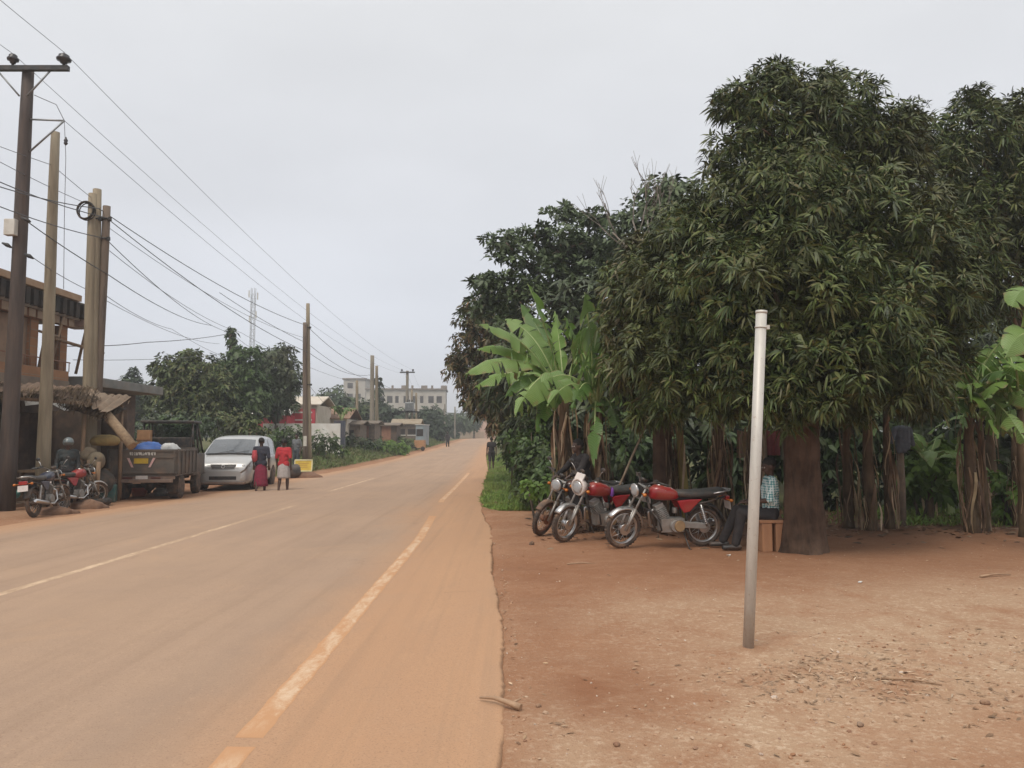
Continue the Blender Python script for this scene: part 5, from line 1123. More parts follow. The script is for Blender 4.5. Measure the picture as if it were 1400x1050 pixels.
def banana(label, base, h, r, leaves=(), dead=90, stem=None, rnd=0, mat=None, lean=(0, 0), wd=.5, LL=(1.5, 2.3), name='banana_plant', group='banana plants under the trees', deadL=(.4, 1.5), el=(.35, 1.2), tear=.6):
    x, y = base; z0 = float(dirtz(x, y)) - .03; root = thing(name, (x, y, z0), 0, label, 'banana plant', group)
    BSEED[0] += 1; rg = np.random.default_rng(BSEED[0]); m = MB()
    zs = [0, .08, .3, .6, .85, 1.0]; n = 14
    m.rings([[Vector((lean[0] * z + math.cos(6.283 * j / n) * r * q_ * (1 + .07 * math.sin(3 * j + 4 * z)), lean[1] * z + math.sin(6.283 * j / n) * r * q_ * (1 + .07 * math.cos(2 * j + z * 5)), z * h)) for j in range(n)] for z, q_ in zip(zs, [1.35, 1.1, 1, .85, .7, .5])])
    m.build('stem', stem or STEM, root); top = np.array([lean[0], lean[1], h - .05])
    O = np.array([x, y, z0])
    for i, L in enumerate(leaves):
        tip, w, arch, mt, fd = L[:5]; rl = L[5] if len(L) > 5 else 0; tp = np.array(tip) - O; dv = tp - top
        b0 = top + np.array([dv[0] * .02, dv[1] * .02, -.25 + .06 * (i % 5)]); ctrl = top + dv * .38 + np.array([0, 0, arch + .12])
        banana_leaf(root, b0, ctrl, tp, w, mt, BSEED[0] * 50 + i, tear, fd, roll=rl)
    for i in range(rnd):
        az = i * 2.4 + rg.uniform(0, 1); e = rg.uniform(*el); l = rg.uniform(*LL); d = np.array([math.cos(az), math.sin(az), 0])
        tp = top + d * l * math.cos(e) * .9 + np.array([0, 0, l * math.sin(e) * .55 - (.35 if e < .7 else 0)])
        banana_leaf(root, top, top + d * l * .33 + np.array([0, 0, l * (.25 + .55 * math.sin(e))]), tp, wd * rg.uniform(.75, 1.05), mat or BAN, BSEED[0] * 50 + 30 + i, tear, .3, roll=rg.uniform(-35, 35))
    dead = int(dead * .8)
    if dead:
        V, Q = strips(None, dead, r, h * .95, 0, deadL, rg); V[:, :2] += np.outer(np.clip(V[:, 2] / h, 0, 1), lean); npmesh('dead_leaves', V, [Q], DEAD, root)
    return root
d0 = 14.0
LV = [(at(655, 444, 13.2), .46, .55, BAN_P, .25, -55), (at(690, 436, 14.6), .50, .55, BAN_P, .2, -55), (at(722, 388, 13.6), .54, .25, BAN, .45, -65), (at(635, 513, 13.0), .44, .75, BAN_P, .1, -40), (at(652, 478, 13.4), .36, .55, BAN, .2, -45), (at(712, 415, 14.8), .40, .35, BAN_D, .4, -60),
      (at(704, 570, 12.6), .62, .85, BAN_P, .1, -50), (at(648, 530, 14.6), .42, .6, BAN, .1, -45), (at(733, 592, 13.0), .42, .6, BAN_D, .1, -50), (at(758, 425, 15), .44, .25, BAN, .4, -60), (at(690, 485, 15.2), .42, .55, BAN_D, .2, -50), (at(812, 440, 14.6), .44, .35, BAN, .3, 50), (at(690, 545, 13.4), .36, .7, BAN_D, .1, -40)]
banana('banana plant with the big pale leaves reaching out over the grass bank', (at(772, 690, 14.2).x, 14.2), 2.55, .13, LV, 90, tear=.5)
LV2 = [(at(800, 400, 13.2), .78, .30, BAN_P, .35, -75), (at(836, 448, 13.0), .52, .45, BAN_P, .3, 55), (at(868, 545, 13.2), .40, .65, BAN_D, .1, 50), (at(812, 640, 13.0), .36, .60, BAN_D, .1, 30), (at(725, 535, 13.2), .46, .65, BAN_P, .1, -50), (at(772, 432, 13.4), .56, .30, BAN, .4, -65), (at(748, 556, 12.6), .46, .65, BAN_P, .1, -50), (at(850, 600, 13.5), .34, .6, BAN_D, .1, 40), (at(828, 505, 12.8), .42, .5, BAN_P, .15, 50), (at(782, 560, 12.9), .40, .65, BAN_D, .1, -40), (at(790, 470, 14.2), .5, .35, BAN, .3, -40), (at(850, 500, 14.0), .44, .45, BAN, .2, 50)]
banana('banana plant with broad upright leaves just right of the pale leaved one', (at(816, 690, 13.9).x, 13.9), 2.35, .12, LV2, 110, tear=.6)
banana('banana stem wrapped in dead leaves beside a yellow stem behind the nearest red motorcycle', (at(912, 700, 14.4).x, 14.4), 2.2, .13, (), 120, rnd=3, mat=BAN_D, LL=(1.2, 1.8))
banana('bare yellow banana stem behind the nearest red motorcycle', (at(938, 700, 14.2).x, 14.2), 2.0, .085, (), 14, STEM_Y, rnd=3, mat=BAN_D, LL=(1.1, 1.6), lean=(-.1, 0))
banana('banana stem with stringy dead leaves left of the silver post', (at(985, 702, 14.6).x, 14.6), 2.1, .13, (), 120, rnd=3, mat=BAN_D, LL=(1.1, 1.7))
banana('dark banana stem close behind the seated man', (at(1030, 700, 15.2).x, 15.2), 2.0, .12, (), 60, rnd=3, mat=BAN_D, LL=(1.1, 1.7))
banana('banana stem with dead leaves right after the biggest mango trunk', (at(1160, 712, 14.3).x, 14.3), 2.1, .08, (), 34, rnd=3, mat=BAN_D, LL=(1.1, 1.7))
banana('thick dark banana stem left of the blue grey shirt', (at(1190, 716, 13.9).x, 13.9), 2.3, .10, (), 26, rnd=3, mat=BAN_D, LL=(1.2, 1.8))
banana('brown banana stem touching the thick dark one, nearest the blue grey shirt', (at(1216, 714, 14.1).x, 14.1), 2.2, .075, (), 26, rnd=2, mat=BAN_D, LL=(1.1, 1.6))
LV3 = [(at(1304, 482, 12.6), .44, .55, BAN, .1, -45), (at(1310, 530, 12.8), .42, .6, BAN_P, .1, -45), (at(1440, 505, 12.6), .46, .6, BAN, .1, 45), (at(1405, 610, 12.2), .44, .65, BAN_P, .1, 40), (at(1380, 458, 13.2), .5, .3, BAN_P, .3, -65), (at(1415, 560, 12.4), .44, .6, BAN_P, .1, 40), (at(1318, 592, 13), .40, .65, BAN_D, .1, -40), (at(1402, 450, 14), .46, .35, BAN, .3, 55), (at(1294, 555, 14), .40, .55, BAN_D, .1, -45), (at(1365, 600, 12.4), .40, .65, BAN, .1, -30), (at(1350, 470, 14.2), .42, .4, BAN, .3, -40), (at(1390, 520, 12.2), .42, .6, BAN_D, .1, 30)]
banana('banana plant with a dark shaggy stem at the right, leaves bright green', (at(1330, 722, 13.6).x, 13.6), 2.3, .10, LV3, 46, tear=.6)
banana('slim dark banana stem joined to the shaggy one at the right', (at(1347, 718, 13.9).x, 13.9), 2.0, .065, (), 18, rnd=3, mat=BAN_D, LL=(1.1, 1.6))
banana('young bright green banana plant in the weeds behind the blue grey shirt', (at(1300, 690, 16.6).x, 16.6), .9, .06, [(at(1268, 605, 16.4), .42, .3, BAN, .2), (at(1318, 592, 16.6), .42, .25, BAN, .35), (at(1245, 640, 16.2), .36, .3, BAN, .1), (at(1340, 630, 16.2), .38, .3, BAN, .1)], 0, mat=BAN, stem=RIB, tear=.2)
banana('banana plant with low arching leaves at the right edge behind the shaggy stem', (at(1392, 705, 14.6).x, 14.6), 1.7, .09, (), 20, rnd=11, mat=BAN, LL=(1.3, 1.9), wd=.44, tear=.5, el=(.3, 1.25))
banana('banana plant filling the gap behind the shaggy stem, deep green leaves', (at(1358, 690, 16.2).x, 16.2), 2.4, .10, (), 20, rnd=11, mat=BAN_D, LL=(1.5, 2.1), wd=.48, tear=.55, el=(.3, 1.25))
banana('small banana plant between the blue grey shirt and the shaggy stem', (at(1272, 690, 15.2).x, 15.2), 1.15, .06, (), 6, rnd=8, mat=BAN_P, LL=(1.0, 1.4), wd=.36, tear=.3, el=(.4, 1.2))
banana('banana plant with the fullest bright leaves at the right edge', (at(1402, 712, 12.9).x, 12.9), 2.15, .09, (), 16, rnd=12, mat=BAN, LL=(1.3, 1.9), wd=.46, tear=.45, el=(.25, 1.2))
LV4 = [(at(1384, 420, 10.3), .70, 1.5, BAN_P, -.1, -55), (at(1374, 490, 10.1), .62, 1.1, BAN_P, -.1, -60), (at(1500, 330, 10.6), .6, .2, BAN, .3), (at(1420, 560, 10), .5, .5, BAN, 0), (at(1540, 450, 10.4), .55, .4, BAN, .1)]
banana('banana plant mostly outside the right edge, one big pale leaf showing', (at(1462, 760, 10.6).x, 10.6), 2.3, .15, LV4, 40, tear=.25)
# dead leaf hanging off the second banana plant, dry pole leaning across
mm = MB(); a = at(846, 652, 13.3); b = at(893, 560, 13.6); a.z = float(dirtz(a.x, a.y)); a = at(836, 690, 13.2)
mm.tube([a, a.lerp(b, .5) + Vector((0, 0, .02)), b], [.022, .02, .013], 7)
tag(mm.build('leaning_pole', pm('dry_pole', (.30, .24, .17), (.2, .15, .1), 9, .85)), 'thin dry pole leaning between the banana stems behind the motorcycles', 'pole')

# --- grass
def grass(name, n, spots, hr, mat, label, wid=.012):
    xy = spots(n); n = len(xy); z = dirtz(xy[:, 0], xy[:, 1]); D = unit(np.stack([RNG.normal(size=n) * .35, RNG.normal(size=n) * .35, np.ones(n)], -1))
    h = RNG.uniform(*hr, n) * (1 + .5 * np.sin(xy[:, 0] * 3) * np.sin(xy[:, 1] * 1.1)); N = unit(np.stack([RNG.normal(size=n), RNG.normal(size=n), np.zeros(n)], -1))
    V, tr, qd = leaf_arrays(np.stack([xy[:, 0], xy[:, 1], z - .01], -1), D, N, h, np.full(n, wid) * RNG.uniform(.7, 1.4, n), RNG.uniform(.2, .8, n))
    return tag(npmesh(name, V, [tr, qd], mat), label, 'grass', kind='stuff')
GR = leafmat('grass_blades', [(.15, .25, .045), (.19, .29, .06), (.12, .20, .042), (.25, .28, .085)], (.20, .23, .06), .6, 0, .25, .8)
GR2 = leafmat('verge_blades', [(0.108, 0.162, 0.047), (0.142, 0.203, 0.057), (0.088, 0.121, 0.041), (0.216, 0.203, 0.095)], (.13, .12, .05), .6, 0, .25, .6)
def sp1(n):
    y = 17.9 + 42 * RNG.random(n) ** 2; x = xr(y) + .0 + RNG.random(n) ** 1.3 * 3.2 + .12 * np.sin(y * 2); k = (x - xr(y)) > .35 * np.clip((18.9 - y), 0, 1); return np.stack([x, y], -1)[k]
grass('grass', 60000, sp1, (.06, .24), GR, 'short bright green grass on the bank beside the road', .014)
def sp2(n):
    y = RNG.uniform(33, 95, n); x = xl(y) - .75 - RNG.random(n) ** 1.2 * 9; return np.stack([x, y], -1)
grass('verge_grass', 45000, sp2, (.12, .5), GR2, 'rough green weeds covering the raised verge on the left', .035)
def sp3(n):
    y = RNG.uniform(14.5, 18, n); x = RNG.uniform(5, 12, n); k = (x > 7.2) | (RNG.random(n) < .12); return np.stack([x, y], -1)[k]
grass('weed_grass', 9000, sp3, (.08, .3), GR, 'green weeds on the ground among the banana stems at the right', .02)
# ------------------------------------------------------------------ poles and wires
POLE_D = pm('pole_dark', (.080, .060, .052), (.048, .037, .032), 9, .85, bump=.5, dust=.12, stretch=(1, 1, .12))
POLE_T = pm('pole_tan', (.30, .25, .175), (.19, .155, .105), 9, .85, bump=.5, dust=.12, stretch=(1, 1, .10))
POLE_B = pm('pole_brown', (.16, .12, .09), (.10, .075, .057), 9, .85, bump=.5, dust=.12, stretch=(1, 1, .12))
POLE_G = pm('pole_grey', (.26, .23, .18), (.17, .15, .12), 9, .85, bump=.5, dust=.1, stretch=(1, 1, .12))
STEEL = pm('galvanised_steel', (.30, .31, .31), (.22, .23, .23), 8, .5, .7, .1, dust=.1)
DARKM = pm('dark_metal', (.05, .05, .05), (.03, .03, .03), 8, .5, .4, .1, dust=.1)
RUBBER = pm('black_rubber', (.022, .021, .020), (.03, .028, .026), 12, .85, 0, .2, dust=.35)
INS = pm('insulator_glaze', (.035, .033, .036), None, 5, .3, bump=0, dust=.05)
PVC = pm('cream_enamel', (.62, .60, .54), (.5, .47, .41), 6, .5, dust=.2)
WIRE = pm('wire_sheath', (.13, .13, .135), None, 5, .6, bump=0, dust=0)
WIREB = pm('cable_sheath', (.085, .085, .088), None, 5, .6, bump=0, dust=0)
def pole(name, label, pb, pt, d, r0, r1, mat, zb=None, group=None, cat='utility pole', ptd=None):
    b = at(*pb, d); zb = float(dirtz(b.x, d)) if zb is None else zb
    T = at(*pt, ptd or d); root = thing(name, (b.x, d, zb - .05), 0, label, cat, group)
    t_ = T - Vector(root.location); m = MB(); n = 12; rs = []
    for i in range(9):
        s = i / 8; c = t_ * s + Vector((.03 * math.sin(s * 5 + d), 0, 0)) * (1 - s) * s * 4 * .4; r = r0 + (r1 - r0) * s
        rs.append([c + Vector((math.cos(6.283 * j / n), math.sin(6.283 * j / n), 0)) * r * (1 + .04 * math.sin(j * 2 + i)) for j in range(n)])
    m.rings(rs); m.build('shaft', mat, root); return root, t_
# tall pole with the crossarm
hv, ht = pole('utility_pole', 'tall dark pole with crossarm and two black insulators at the far left', (8, 690), (39, 92), 18, .19, .125, POLE_D)
m = MB(); xo = at(39, 97, 18) - hv.location
m.box(xo + Vector((-.02, -.17, -.02)), (2.15, .11, .12)); m.build('crossarm', DARKM, hv, bevel=.008)
for sx_ in (-.62, .62): MB().tube([xo + Vector((sx_, -.17, -.08)), xo + Vector((sx_ * .15, -.15, -.68))], .022, 6).build('brace', STEEL, hv)
def insulator(root, p, r=.13, h=.30):
    m = MB(); m.lathe([(.03, -.02), (.03, .05), (r * .45, .06), (r * .5, .10), (r * .95, .13), (r, .17), (r * .7, .22), (r * .72, .25), (r * .45, .28), (0, h)], p, n=16); m.build('insulator', INS, root)
pi1 = xo + Vector((-.27 , -.17, .04)); pi2 = xo + Vector((.93, -.17, .04)); insulator(hv, pi1); insulator(hv, pi2, .165, .33); insulator(hv, xo + Vector((-1.03, -.17, .04)))
m = MB(); pa = at(36, 163, 18) - hv.location; pb_ = at(88, 165, 17.9) - hv.location; pc = at(32, 215, 18) - hv.location
m.tube([pa, pb_], .022, 6); m.tube([pc, pb_], .022, 6); m.build('side_bracket', STEEL, hv)
m = MB(); q0 = pb_; q1 = at(90, 193, 17.9) - hv.location; m.lathe([(.012, 0), (.03, .02), (.05, .05), (.03, .08), (.05, .11), (.03, .15), (.012, .2)], q1 - Vector((0, 0, .1)), n=10); m.build('drop_fuse', INS, hv)
m = MB(); m.box(at(15, 311, 17.8) - hv.location, (.25, .16, .38)); m.build('meter_box', PVC, hv, bevel=.015)
for px, py in ((36, 300), (40, 350), (10, 335)):
    c = at(px, py, 17.8) - hv.location; MB().tube([c - Vector((.12, 0, -.05)), c, c + Vector((.10, 0, -.06))], [.02, .05, .02], 8).build('cable_clamp', DARKM, hv)
p2, t2 = pole('utility_pole', 'shorter tan pole leaning right, in front of the brick building', (57, 690), (76, 181), 19, .165, .10, POLE_T)
p3, t3 = pole('utility_pole', 'tan pole carrying a hanging coil of black cable', (117, 680), (127, 265), 21, .15, .11, POLE_T)
p3b, t3b = pole('utility_pole', 'tallest tan pole of the tight cluster of three, touching the pole with the cable coil', (123, 680), (133, 259), 21.1, .16, .11, POLE_T)
p3c, t3c = pole('utility_pole', 'dark brown pole on the right of the tight cluster of three', (128, 680), (146, 282), 21.2, .12, .10, POLE_B)
m = MB(); cc = at(117, 288, 20.85)
for k in range(5): m.torus(cc + Vector((random.uniform(-.02, .02), -.04 + .025 * k, random.uniform(-.02, .02))), (0.1, 1, 0), .235, .016, 30, 6)
tag(m.build('cable_coil', RUBBER), 'coil of black cable hung near the top of the clustered tan poles', 'cable coil')
def clamp(root, px, py, d):
    m = MB(); c = at(px, py, d) - root.location; m.torus(c, (0, 0, 1), .125, .022, 16, 6); m.box(c + Vector((.13, -.05, 0)), (.08, .06, .1)); m.build('clamp', DARKM, root)
clamp(p3b, 132, 300, 21.1); clamp(p3c, 143, 327, 21.2); clamp(p3c, 145, 300, 21.2)
p4, t4 = pole('utility_pole', 'taller pale pole of the pair standing on the verge behind the yellow board', (422, 640), (421, 415), 39, .15, .09, POLE_T)
p4b, t4b = pole('utility_pole', 'shorter pole of the pair on the verge, paper notice stuck near its foot', (417, 640), (417, 441), 38.8, .13, .10, POLE_B)
m = MB(); m.box(at(417, 603, 38.6) - p4b.location, (.16, .02, .5)); m.build('paper_notice', PVC, p4b)
clamp(p4, 421, 448, 39); clamp(p4, 422, 526, 39)
p5, _ = pole('utility_pole', 'grey pole on the far verge, taller of the two beside the stone sheds', (508, 625), (509, 486), 62, .21, .15, POLE_G)
p5b, _ = pole('utility_pole', 'thin tan pole just right of the taller grey one by the stone sheds', (515, 622), (515, 500), 63, .15, .11, POLE_T)
p6, _ = pole('utility_pole', 'lone thin pole left of the grey pair on the far verge', (488, 615), (488, 520), 60, .13, .10, POLE_T)
p7, t7 = pole('utility_pole', 'distant pole with a crossarm and transformer platform, tallest of its cluster', (556, 610), (557, 507), 84, .2, .14, POLE_G)
m = MB(); q_ = at(557, 509, 83.8) - p7.location; m.box(q_, (1.6, .12, .14)); m.build('crossarm', DARKM, p7)
for dx in (-.6, .6): insulator(p7, q_ + Vector((dx, 0, .06)), .12, .3)
p7b, _ = pole('utility_pole', 'distant thin pole right of the transformer pole', (564, 610), (563, 533), 84, .15, .11, POLE_T)
p7c, _ = pole('utility_pole', 'shortest distant pole right of the transformer pole', (569, 610), (569, 537), 86, .13, .11, POLE_T)
tr_ = thing('transformer', at(560, 556, 83.5), 0, 'grey transformer slung between the distant poles', 'transformer')
m = MB(); m.box((0, 0, 0), (.9, .6, .95)); m.build('tank', STEEL, tr_, bevel=.05)
m = MB()
for k in range(6): m.box((-.4 + k * .16, -.36, 0), (.04, .14, .7))
m.build('cooling_fin', STEEL, tr_)
for k in (-.25, 0, .25): MB().lathe([(.04, 0), (.08, .05), (.04, .1), (.08, .15), (.03, .3)], (k, 0, .47), n=10).build('bushing', INS, tr_); m = MB(); m.box((0, 0, -.56), (2.4, .8, .10)); m.build('platform', DARKM, tr_)
for px, top, d, lb in ((580, 556, 100, 'farthest slim pole left of the road bend'), (608, 552, 120, 'faint pole beside the far walkers on the left roadside'), (622, 556, 128, 'faint pole standing where the road meets the far wall')):
    pole('utility_pole', lb, (px, 604), (px, top), d, .14, .10, POLE_G)
p8, t8 = pole('utility_pole', 'pole wrapped in green creeper rising above the left hand trees', (319, 640), (316, 450), 46, .15, .11, POLE_B)
bl = [tuple(Vector(B(px, py, 46, r)[:3]) - p8.location) + (r / F * 46,) * 2 + (r / F * 46 * 1.6,) for px, py, r in ((315, 458, 6), (319, 470, 7), (320, 485, 8), (318, 500, 9), (316, 452, 4), (324, 490, 7))]
join_leaves('creeper', whorls(bl, 26, 7, .22, .11, .5, (.4, 1.1)), GREEN, p8)

def wire(label, pts, r=.010, sag=.0, mat=WIRE, group='overhead wires', name='overhead_wire'):
    P = []
    for a, b in zip(pts[:-1], pts[1:]):
        k = 14 if (b - a).length > 6 else 6; s_ = sag * (b - a).length / 30
        for i in range(k + (b is pts[-1])):
            s = i / k; P.append(a.lerp(b, s) - Vector((0, 0, 4 * s_ * s * (1 - s))))
    return tag(MB().tube(P, r, 5).build(name, mat), label, 'wire', group)
def behind(p, q, y):  # carry the line p->q back to depth y, past the camera
    k = (y - p.y) / (q.y - p.y); return p + (q - p) * k
iR = hv.location + pi2 + Vector((0, 0, .33)); iL = hv.location + pi1 + Vector((0, 0, .29)); iB = hv.location + pb_
f0 = at(563, 505, 84); f1 = at(551, 506, 84); f2 = at(557, 512, 84)
far2 = Vector((-16, 150, 9)); dirv = (f0 - iR)
wire('topmost thin wire running from the right insulator of the tall pole into the distance', [behind(iR, f0, -6), iR, f0, far2 + Vector((.8, 0, 0))], .0065, .45)
wire('thin wire running from the left insulator of the tall pole into the distance', [behind(iL, f1, -6), iL, f1, far2 - Vector((.8, 0, 0))], .0065, .5)
wire('lowest of the three long thin wires, leaving the side bracket of the tall pole', [iB, f2, far2], .0065, .55)
wire('wire slanting from above the photo down past the side bracket', [at(47, 130, 17.9), at(77, 143, 17.9), iB], .009, .1)
wire('thin wire hanging straight down from the side bracket', [iB, at(90, 215, 17.9), at(88, 300, 17.9), at(87, 395, 17.9)], .007, 0)
A3 = at(133, 285, 21); A3c = at(146, 298, 21.1); A3d = at(144, 326, 21.1); A3e = at(135, 285, 20.9)
B4 = at(419, 445, 38.9); B4b = at(422, 480, 39); C5 = at(509, 505, 62)
def lv(label, p, d, q, mat=WIREB, r=.013, sag=.6, extra=None): return wire(label, [p, q] + (extra or []), r, sag, mat)
K = lambda px, py, d: at(px, py, d)
wire('upper thick cable from the left edge past the coil to the paired poles', [K(-60, 235, 15), A3e, B4, C5], .013, .55, WIREB)
wire('second thick cable running just under the upper one to the coil pole and on', [K(-60, 222, 15.5), A3c, K(422, 482, 39), K(509, 512, 62)], .013, .6, WIREB)
wire('thick cable from the clustered poles down to the creeper wrapped pole', [K(-60, 258, 15), A3d, K(315, 455, 46)], .012, .5, WIREB)
wire('thin line from the left edge to the top of the coil pole', [K(-40, 185, 16), K(72, 226, 19), K(127, 272, 21)], .008, .15)
wire('thin line crossing in front of the tan leaning pole below the first one', [K(-40, 200, 16), K(127, 282, 21)], .008, .3)
wire('service line from the meter box pole past the clustered poles', [K(36, 302, 17.8), K(147, 375, 21.2), K(290, 445, 44)], .013, .35, WIREB)
wire('loose dark service line leaving the clamp under the meter box', [K(42, 350, 17.8), K(117, 395, 21), K(300, 470, 46)], .009, .4)
wire('faint line from the clustered poles falling toward the left hand trees', [K(146, 405, 21.2), K(235, 450, 34), K(318, 492, 46)], .009, .3)
wire('dark level line from the brick building to the creeper wrapped pole', [K(82, 473, 24.6), K(200, 468, 34), K(314, 456, 46)], .016, .2, WIREB)
wire('faint lower level line from the brick building to the left hand trees', [K(100, 492, 25), K(312, 482, 46)], .010, .2)
wire('line from the creeper wrapped pole on toward the mast', [K(318, 456, 46), K(350, 478, 58), K(410, 500, 62)], .012, .3)
wire('lower cable between the paired poles and the distant poles', [K(300, 400, 33), K(421, 470, 39), K(515, 520, 63), K(557, 533, 84)], .012, .5, WIREB)
wire('thin line from the clustered poles to the shorter paired pole', [K(147, 310, 21.2), K(417, 462, 38.8)], .008, .7)
wire('thin line dropping from the paired poles to the stone sheds', [K(422, 526, 39), K(470, 575, 54)], .009, .3)
wire('thin line from the clustered poles passing over the trees to the lone pole', [K(146, 340, 21.2), K(330, 455, 40), K(488, 523, 60)], .009, .5)

# ------------------------------------------------------------------ lattice mast
mast = thing('lattice_mast', (at(344, 500, 200).x, 200, 0), 0, 'pale slender telecom lattice mast rising above the left hand trees', 'mast')
HM = at(344, 394, 200).z; m = MB(); w0, w1 = .55, .45
def leg(i, z):
    s = w0 + (w1 - w0) * z / HM; return Vector((s * (1 if i in (0, 3) else -1), s * (1 if i < 2 else -1), z))
for i in range(4): m.tube([leg(i, 0), leg(i, HM)], .075, 5)
z = 0; k = 0
while z < HM - 1.6:
    for i in range(4):
        m.tube([leg(i, z), leg((i + 1) % 4, z + 1.6)], .035, 4); m.tube([leg(i, z), leg((i + 1) % 4, z)], .035, 4)
    z += 1.6
m.build('lattice', STEEL, mast); m = MB()
for i, zz in ((0, HM - 2), (2, HM - 1.6), (3, HM - 7), (1, HM - 8)): MB().box(leg(i, zz) * 1.0 + Vector((.5 * (1 if i in (0, 3) else -1), 0, 0)), (.28, .25, 1.8)).build('panel_antenna', PVC, mast)

# ------------------------------------------------------------------ brick building and shops on the left
BRICK = None
def brickmat(name, a, b, mortar, sc=1.0):
    t = NT(name); v = t.coord(); mp = t.n('ShaderNodeMapping'); mp.inputs['Rotation'].default_value = (R(90), 0, R(90)); t.l(v, mp.inputs[0])
    br = t.n('ShaderNodeTexBrick'); br.inputs['Scale'].default_value = sc; br.inputs['Color1'].default_value = (*a, 1); br.inputs['Color2'].default_value = (*b, 1); br.inputs['Mortar'].default_value = (*mortar, 1)
    br.inputs['Mortar Size'].default_value = .012; br.inputs['Brick Width'].default_value = .24; br.inputs['Row Height'].default_value = .10
    t.l(mp.outputs[0], br.inputs['Vector']); n = t.noise(v, 3, 6, .7)
    c = t.mix(t.ramp(n, [(.4, 0.0), (.7, .5)]), br.outputs['Color'], (.20, .12, .075)); t.col(c); t.set(.92, 0, .2); t.bump(br.outputs['Fac'], -.5, .01); return t.m
BRICK = brickmat('fired_brick', (.36, .19, .10), (.27, .13, .07), (.28, .21, .15))
CONC = pm('raw_concrete', (.22, .18, .14), (.145, .115, .09), 2.2, .9, bump=.35, bsc=30, dust=.4)
CONC_P = pm('pinkish_concrete', (.40, .30, .26), (.30, .22, .19), 2.2, .9, bump=.3, dust=.3)
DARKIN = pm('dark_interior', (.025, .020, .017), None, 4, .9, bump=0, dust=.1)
TIMBER = pm('rough_timber', (.26, .17, .10), (.15, .10, .065), 9, .85, bump=.4, stretch=(1, 1, .3))
TIMB_O = pm('orange_timber', (.36, .23, .13), (.25, .155, .085), 7, .8, bump=.3)
RUSTS = pm('rusty_sheet', (.20, .085, .05), (.28, .14, .085), 5, .7, .2, .2, dust=.3)
GREYS = pm('grey_sheet', (.22, .235, .24), (.16, .17, .175), 4, .6, .3, .1, dust=.3)
WALLD = pm('dark_plaster', (.105, .075, .058), (.06, .044, .035), 2.5, .9, bump=.3, dust=.3)  # dark brown plaster for shop fronts, sheds and back rooms
bd = thing('brick_building', (-14, 20, 0), 0, 'unfinished two storey brick building with raw concrete slab behind the poles at far left', 'building')
m = MB(); m.b2((-5, -6, 3.15), (.25, 4.25, 3.42)); m.b2((-5, -6, 5.35), (.35, 5.2, 5.95)); m.build('floor_slab', CONC, bd, bevel=.01)
m = MB(); m.b2((.34, -6.05, 5.93), (.50, 4.3, 6.12)); m.build('roof_edge', pm('tan_edge', (.40, .28, .18), (.32, .2, .12), 4, .9, bump=.3), bd)
m = MB()
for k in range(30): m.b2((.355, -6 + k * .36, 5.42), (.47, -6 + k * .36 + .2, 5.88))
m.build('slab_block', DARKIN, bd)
m = MB(); m.b2((-.3, 4.6, 5.2), (.52, 5.35, 5.86)); m.build('slab_end', CONC_P, bd, bevel=.015)
m = MB()
for k in range(26): m.b2((.08, -6 + k * .4, 5.12), (.30, -6 + k * .4 + .3, 5.35))
m.build('brick_course', BRICK, bd)
m = MB(); m.b2((-.25, -6, 3.42), (.02, -.4, 5.12)); m.b2((-.22, 1.1, 3.42), (.0, 2.4, 5.12)); m.build('wall', pm('tan_plaster', (.30, .21, .145), (.20, .135, .095), 2, .9, bump=.3), bd)
for y0 in (-.4, 2.4, 3.9): MB().b2((-.28, y0, 3.42), (.12, y0 + .36, 5.12)).build('brick_column', BRICK, bd)
m = MB(); m.b2((.0, -6, 3.42), (.24, 4.2, 3.72)); m.build('parapet', BRICK, bd)
m = MB(); m.b2((-4.9, -5.9, 3.43), (-.6, 1.5, 5.3)); m.build('back_room', WALLD, bd)
m = MB()
for y0, dx, dz in ((3.0, .25, 0), (3.35, .35, .3), (2.8, .15, 0), (4.75, .3, .2)): m.tube([(.15, y0, 3.7), (.2 + dx * .4, y0 + .25, 5.35)], .045, 7)
m.tube([(.35, 3.2, 4.62), (.4, 5.9, 4.50)], .05, 7); m.tube([(.3, 2.5, 4.75), (.35, 3.4, 4.7)], .04, 7); m.tube([(.36, 5.0, 5.2), (.55, 5.25, 3.75)], .04, 7); m.tube([(.3, 3.1, 5.3), (.3, 2.9, 3.9)], .035, 7)
m.build('scaffold_prop', TIMBER, bd)
m = MB()
for k in range(9): m.tube([(.22, 2.0 + k * .28, 3.72), (.22, 2.0 + k * .28, 4.02)], .014, 5)
m.tube([(.22, -1, 4.0), (.22, 4.3, 4.0)], .018, 5); m.build('railing', RUSTS, bd)
m = MB(); m.b2((-.3, -6, 0), (.0, -1.2, 3.15)); m.b2((-.3, .2, 0), (0, 1.6, 3.15)); m.b2((-.3, 3.2, 0), (0, 4.2, 3.15)); m.b2((-.3, -1.2, 2.4), (0, 3.2, 3.15)); m.build('shop_front', WALLD, bd)
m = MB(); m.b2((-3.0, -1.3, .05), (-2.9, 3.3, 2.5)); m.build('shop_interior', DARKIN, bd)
for y0, y1 in ((-1.1, .15), (1.65, 2.35)): MB().b2((-.12, y0, .1), (-.04, y1, 2.35)).build('shop_door', pm('maroon_paint', (.10, .035, .028), (.07, .025, .02), 3, .6, dust=.4), bd, bevel=.01)
m = MB(); n = 60
pr = [(.02 * math.sin(i * 1.6)) for i in range(n)]
V_ = []
for i in range(n):
    y = -6 + i * (9.6 / n)
    V_ += [(.05, y, 3.14 + pr[i]), (1.35, y, 2.82 + pr[i]), (1.35, y, 2.80 + pr[i] - .10)]
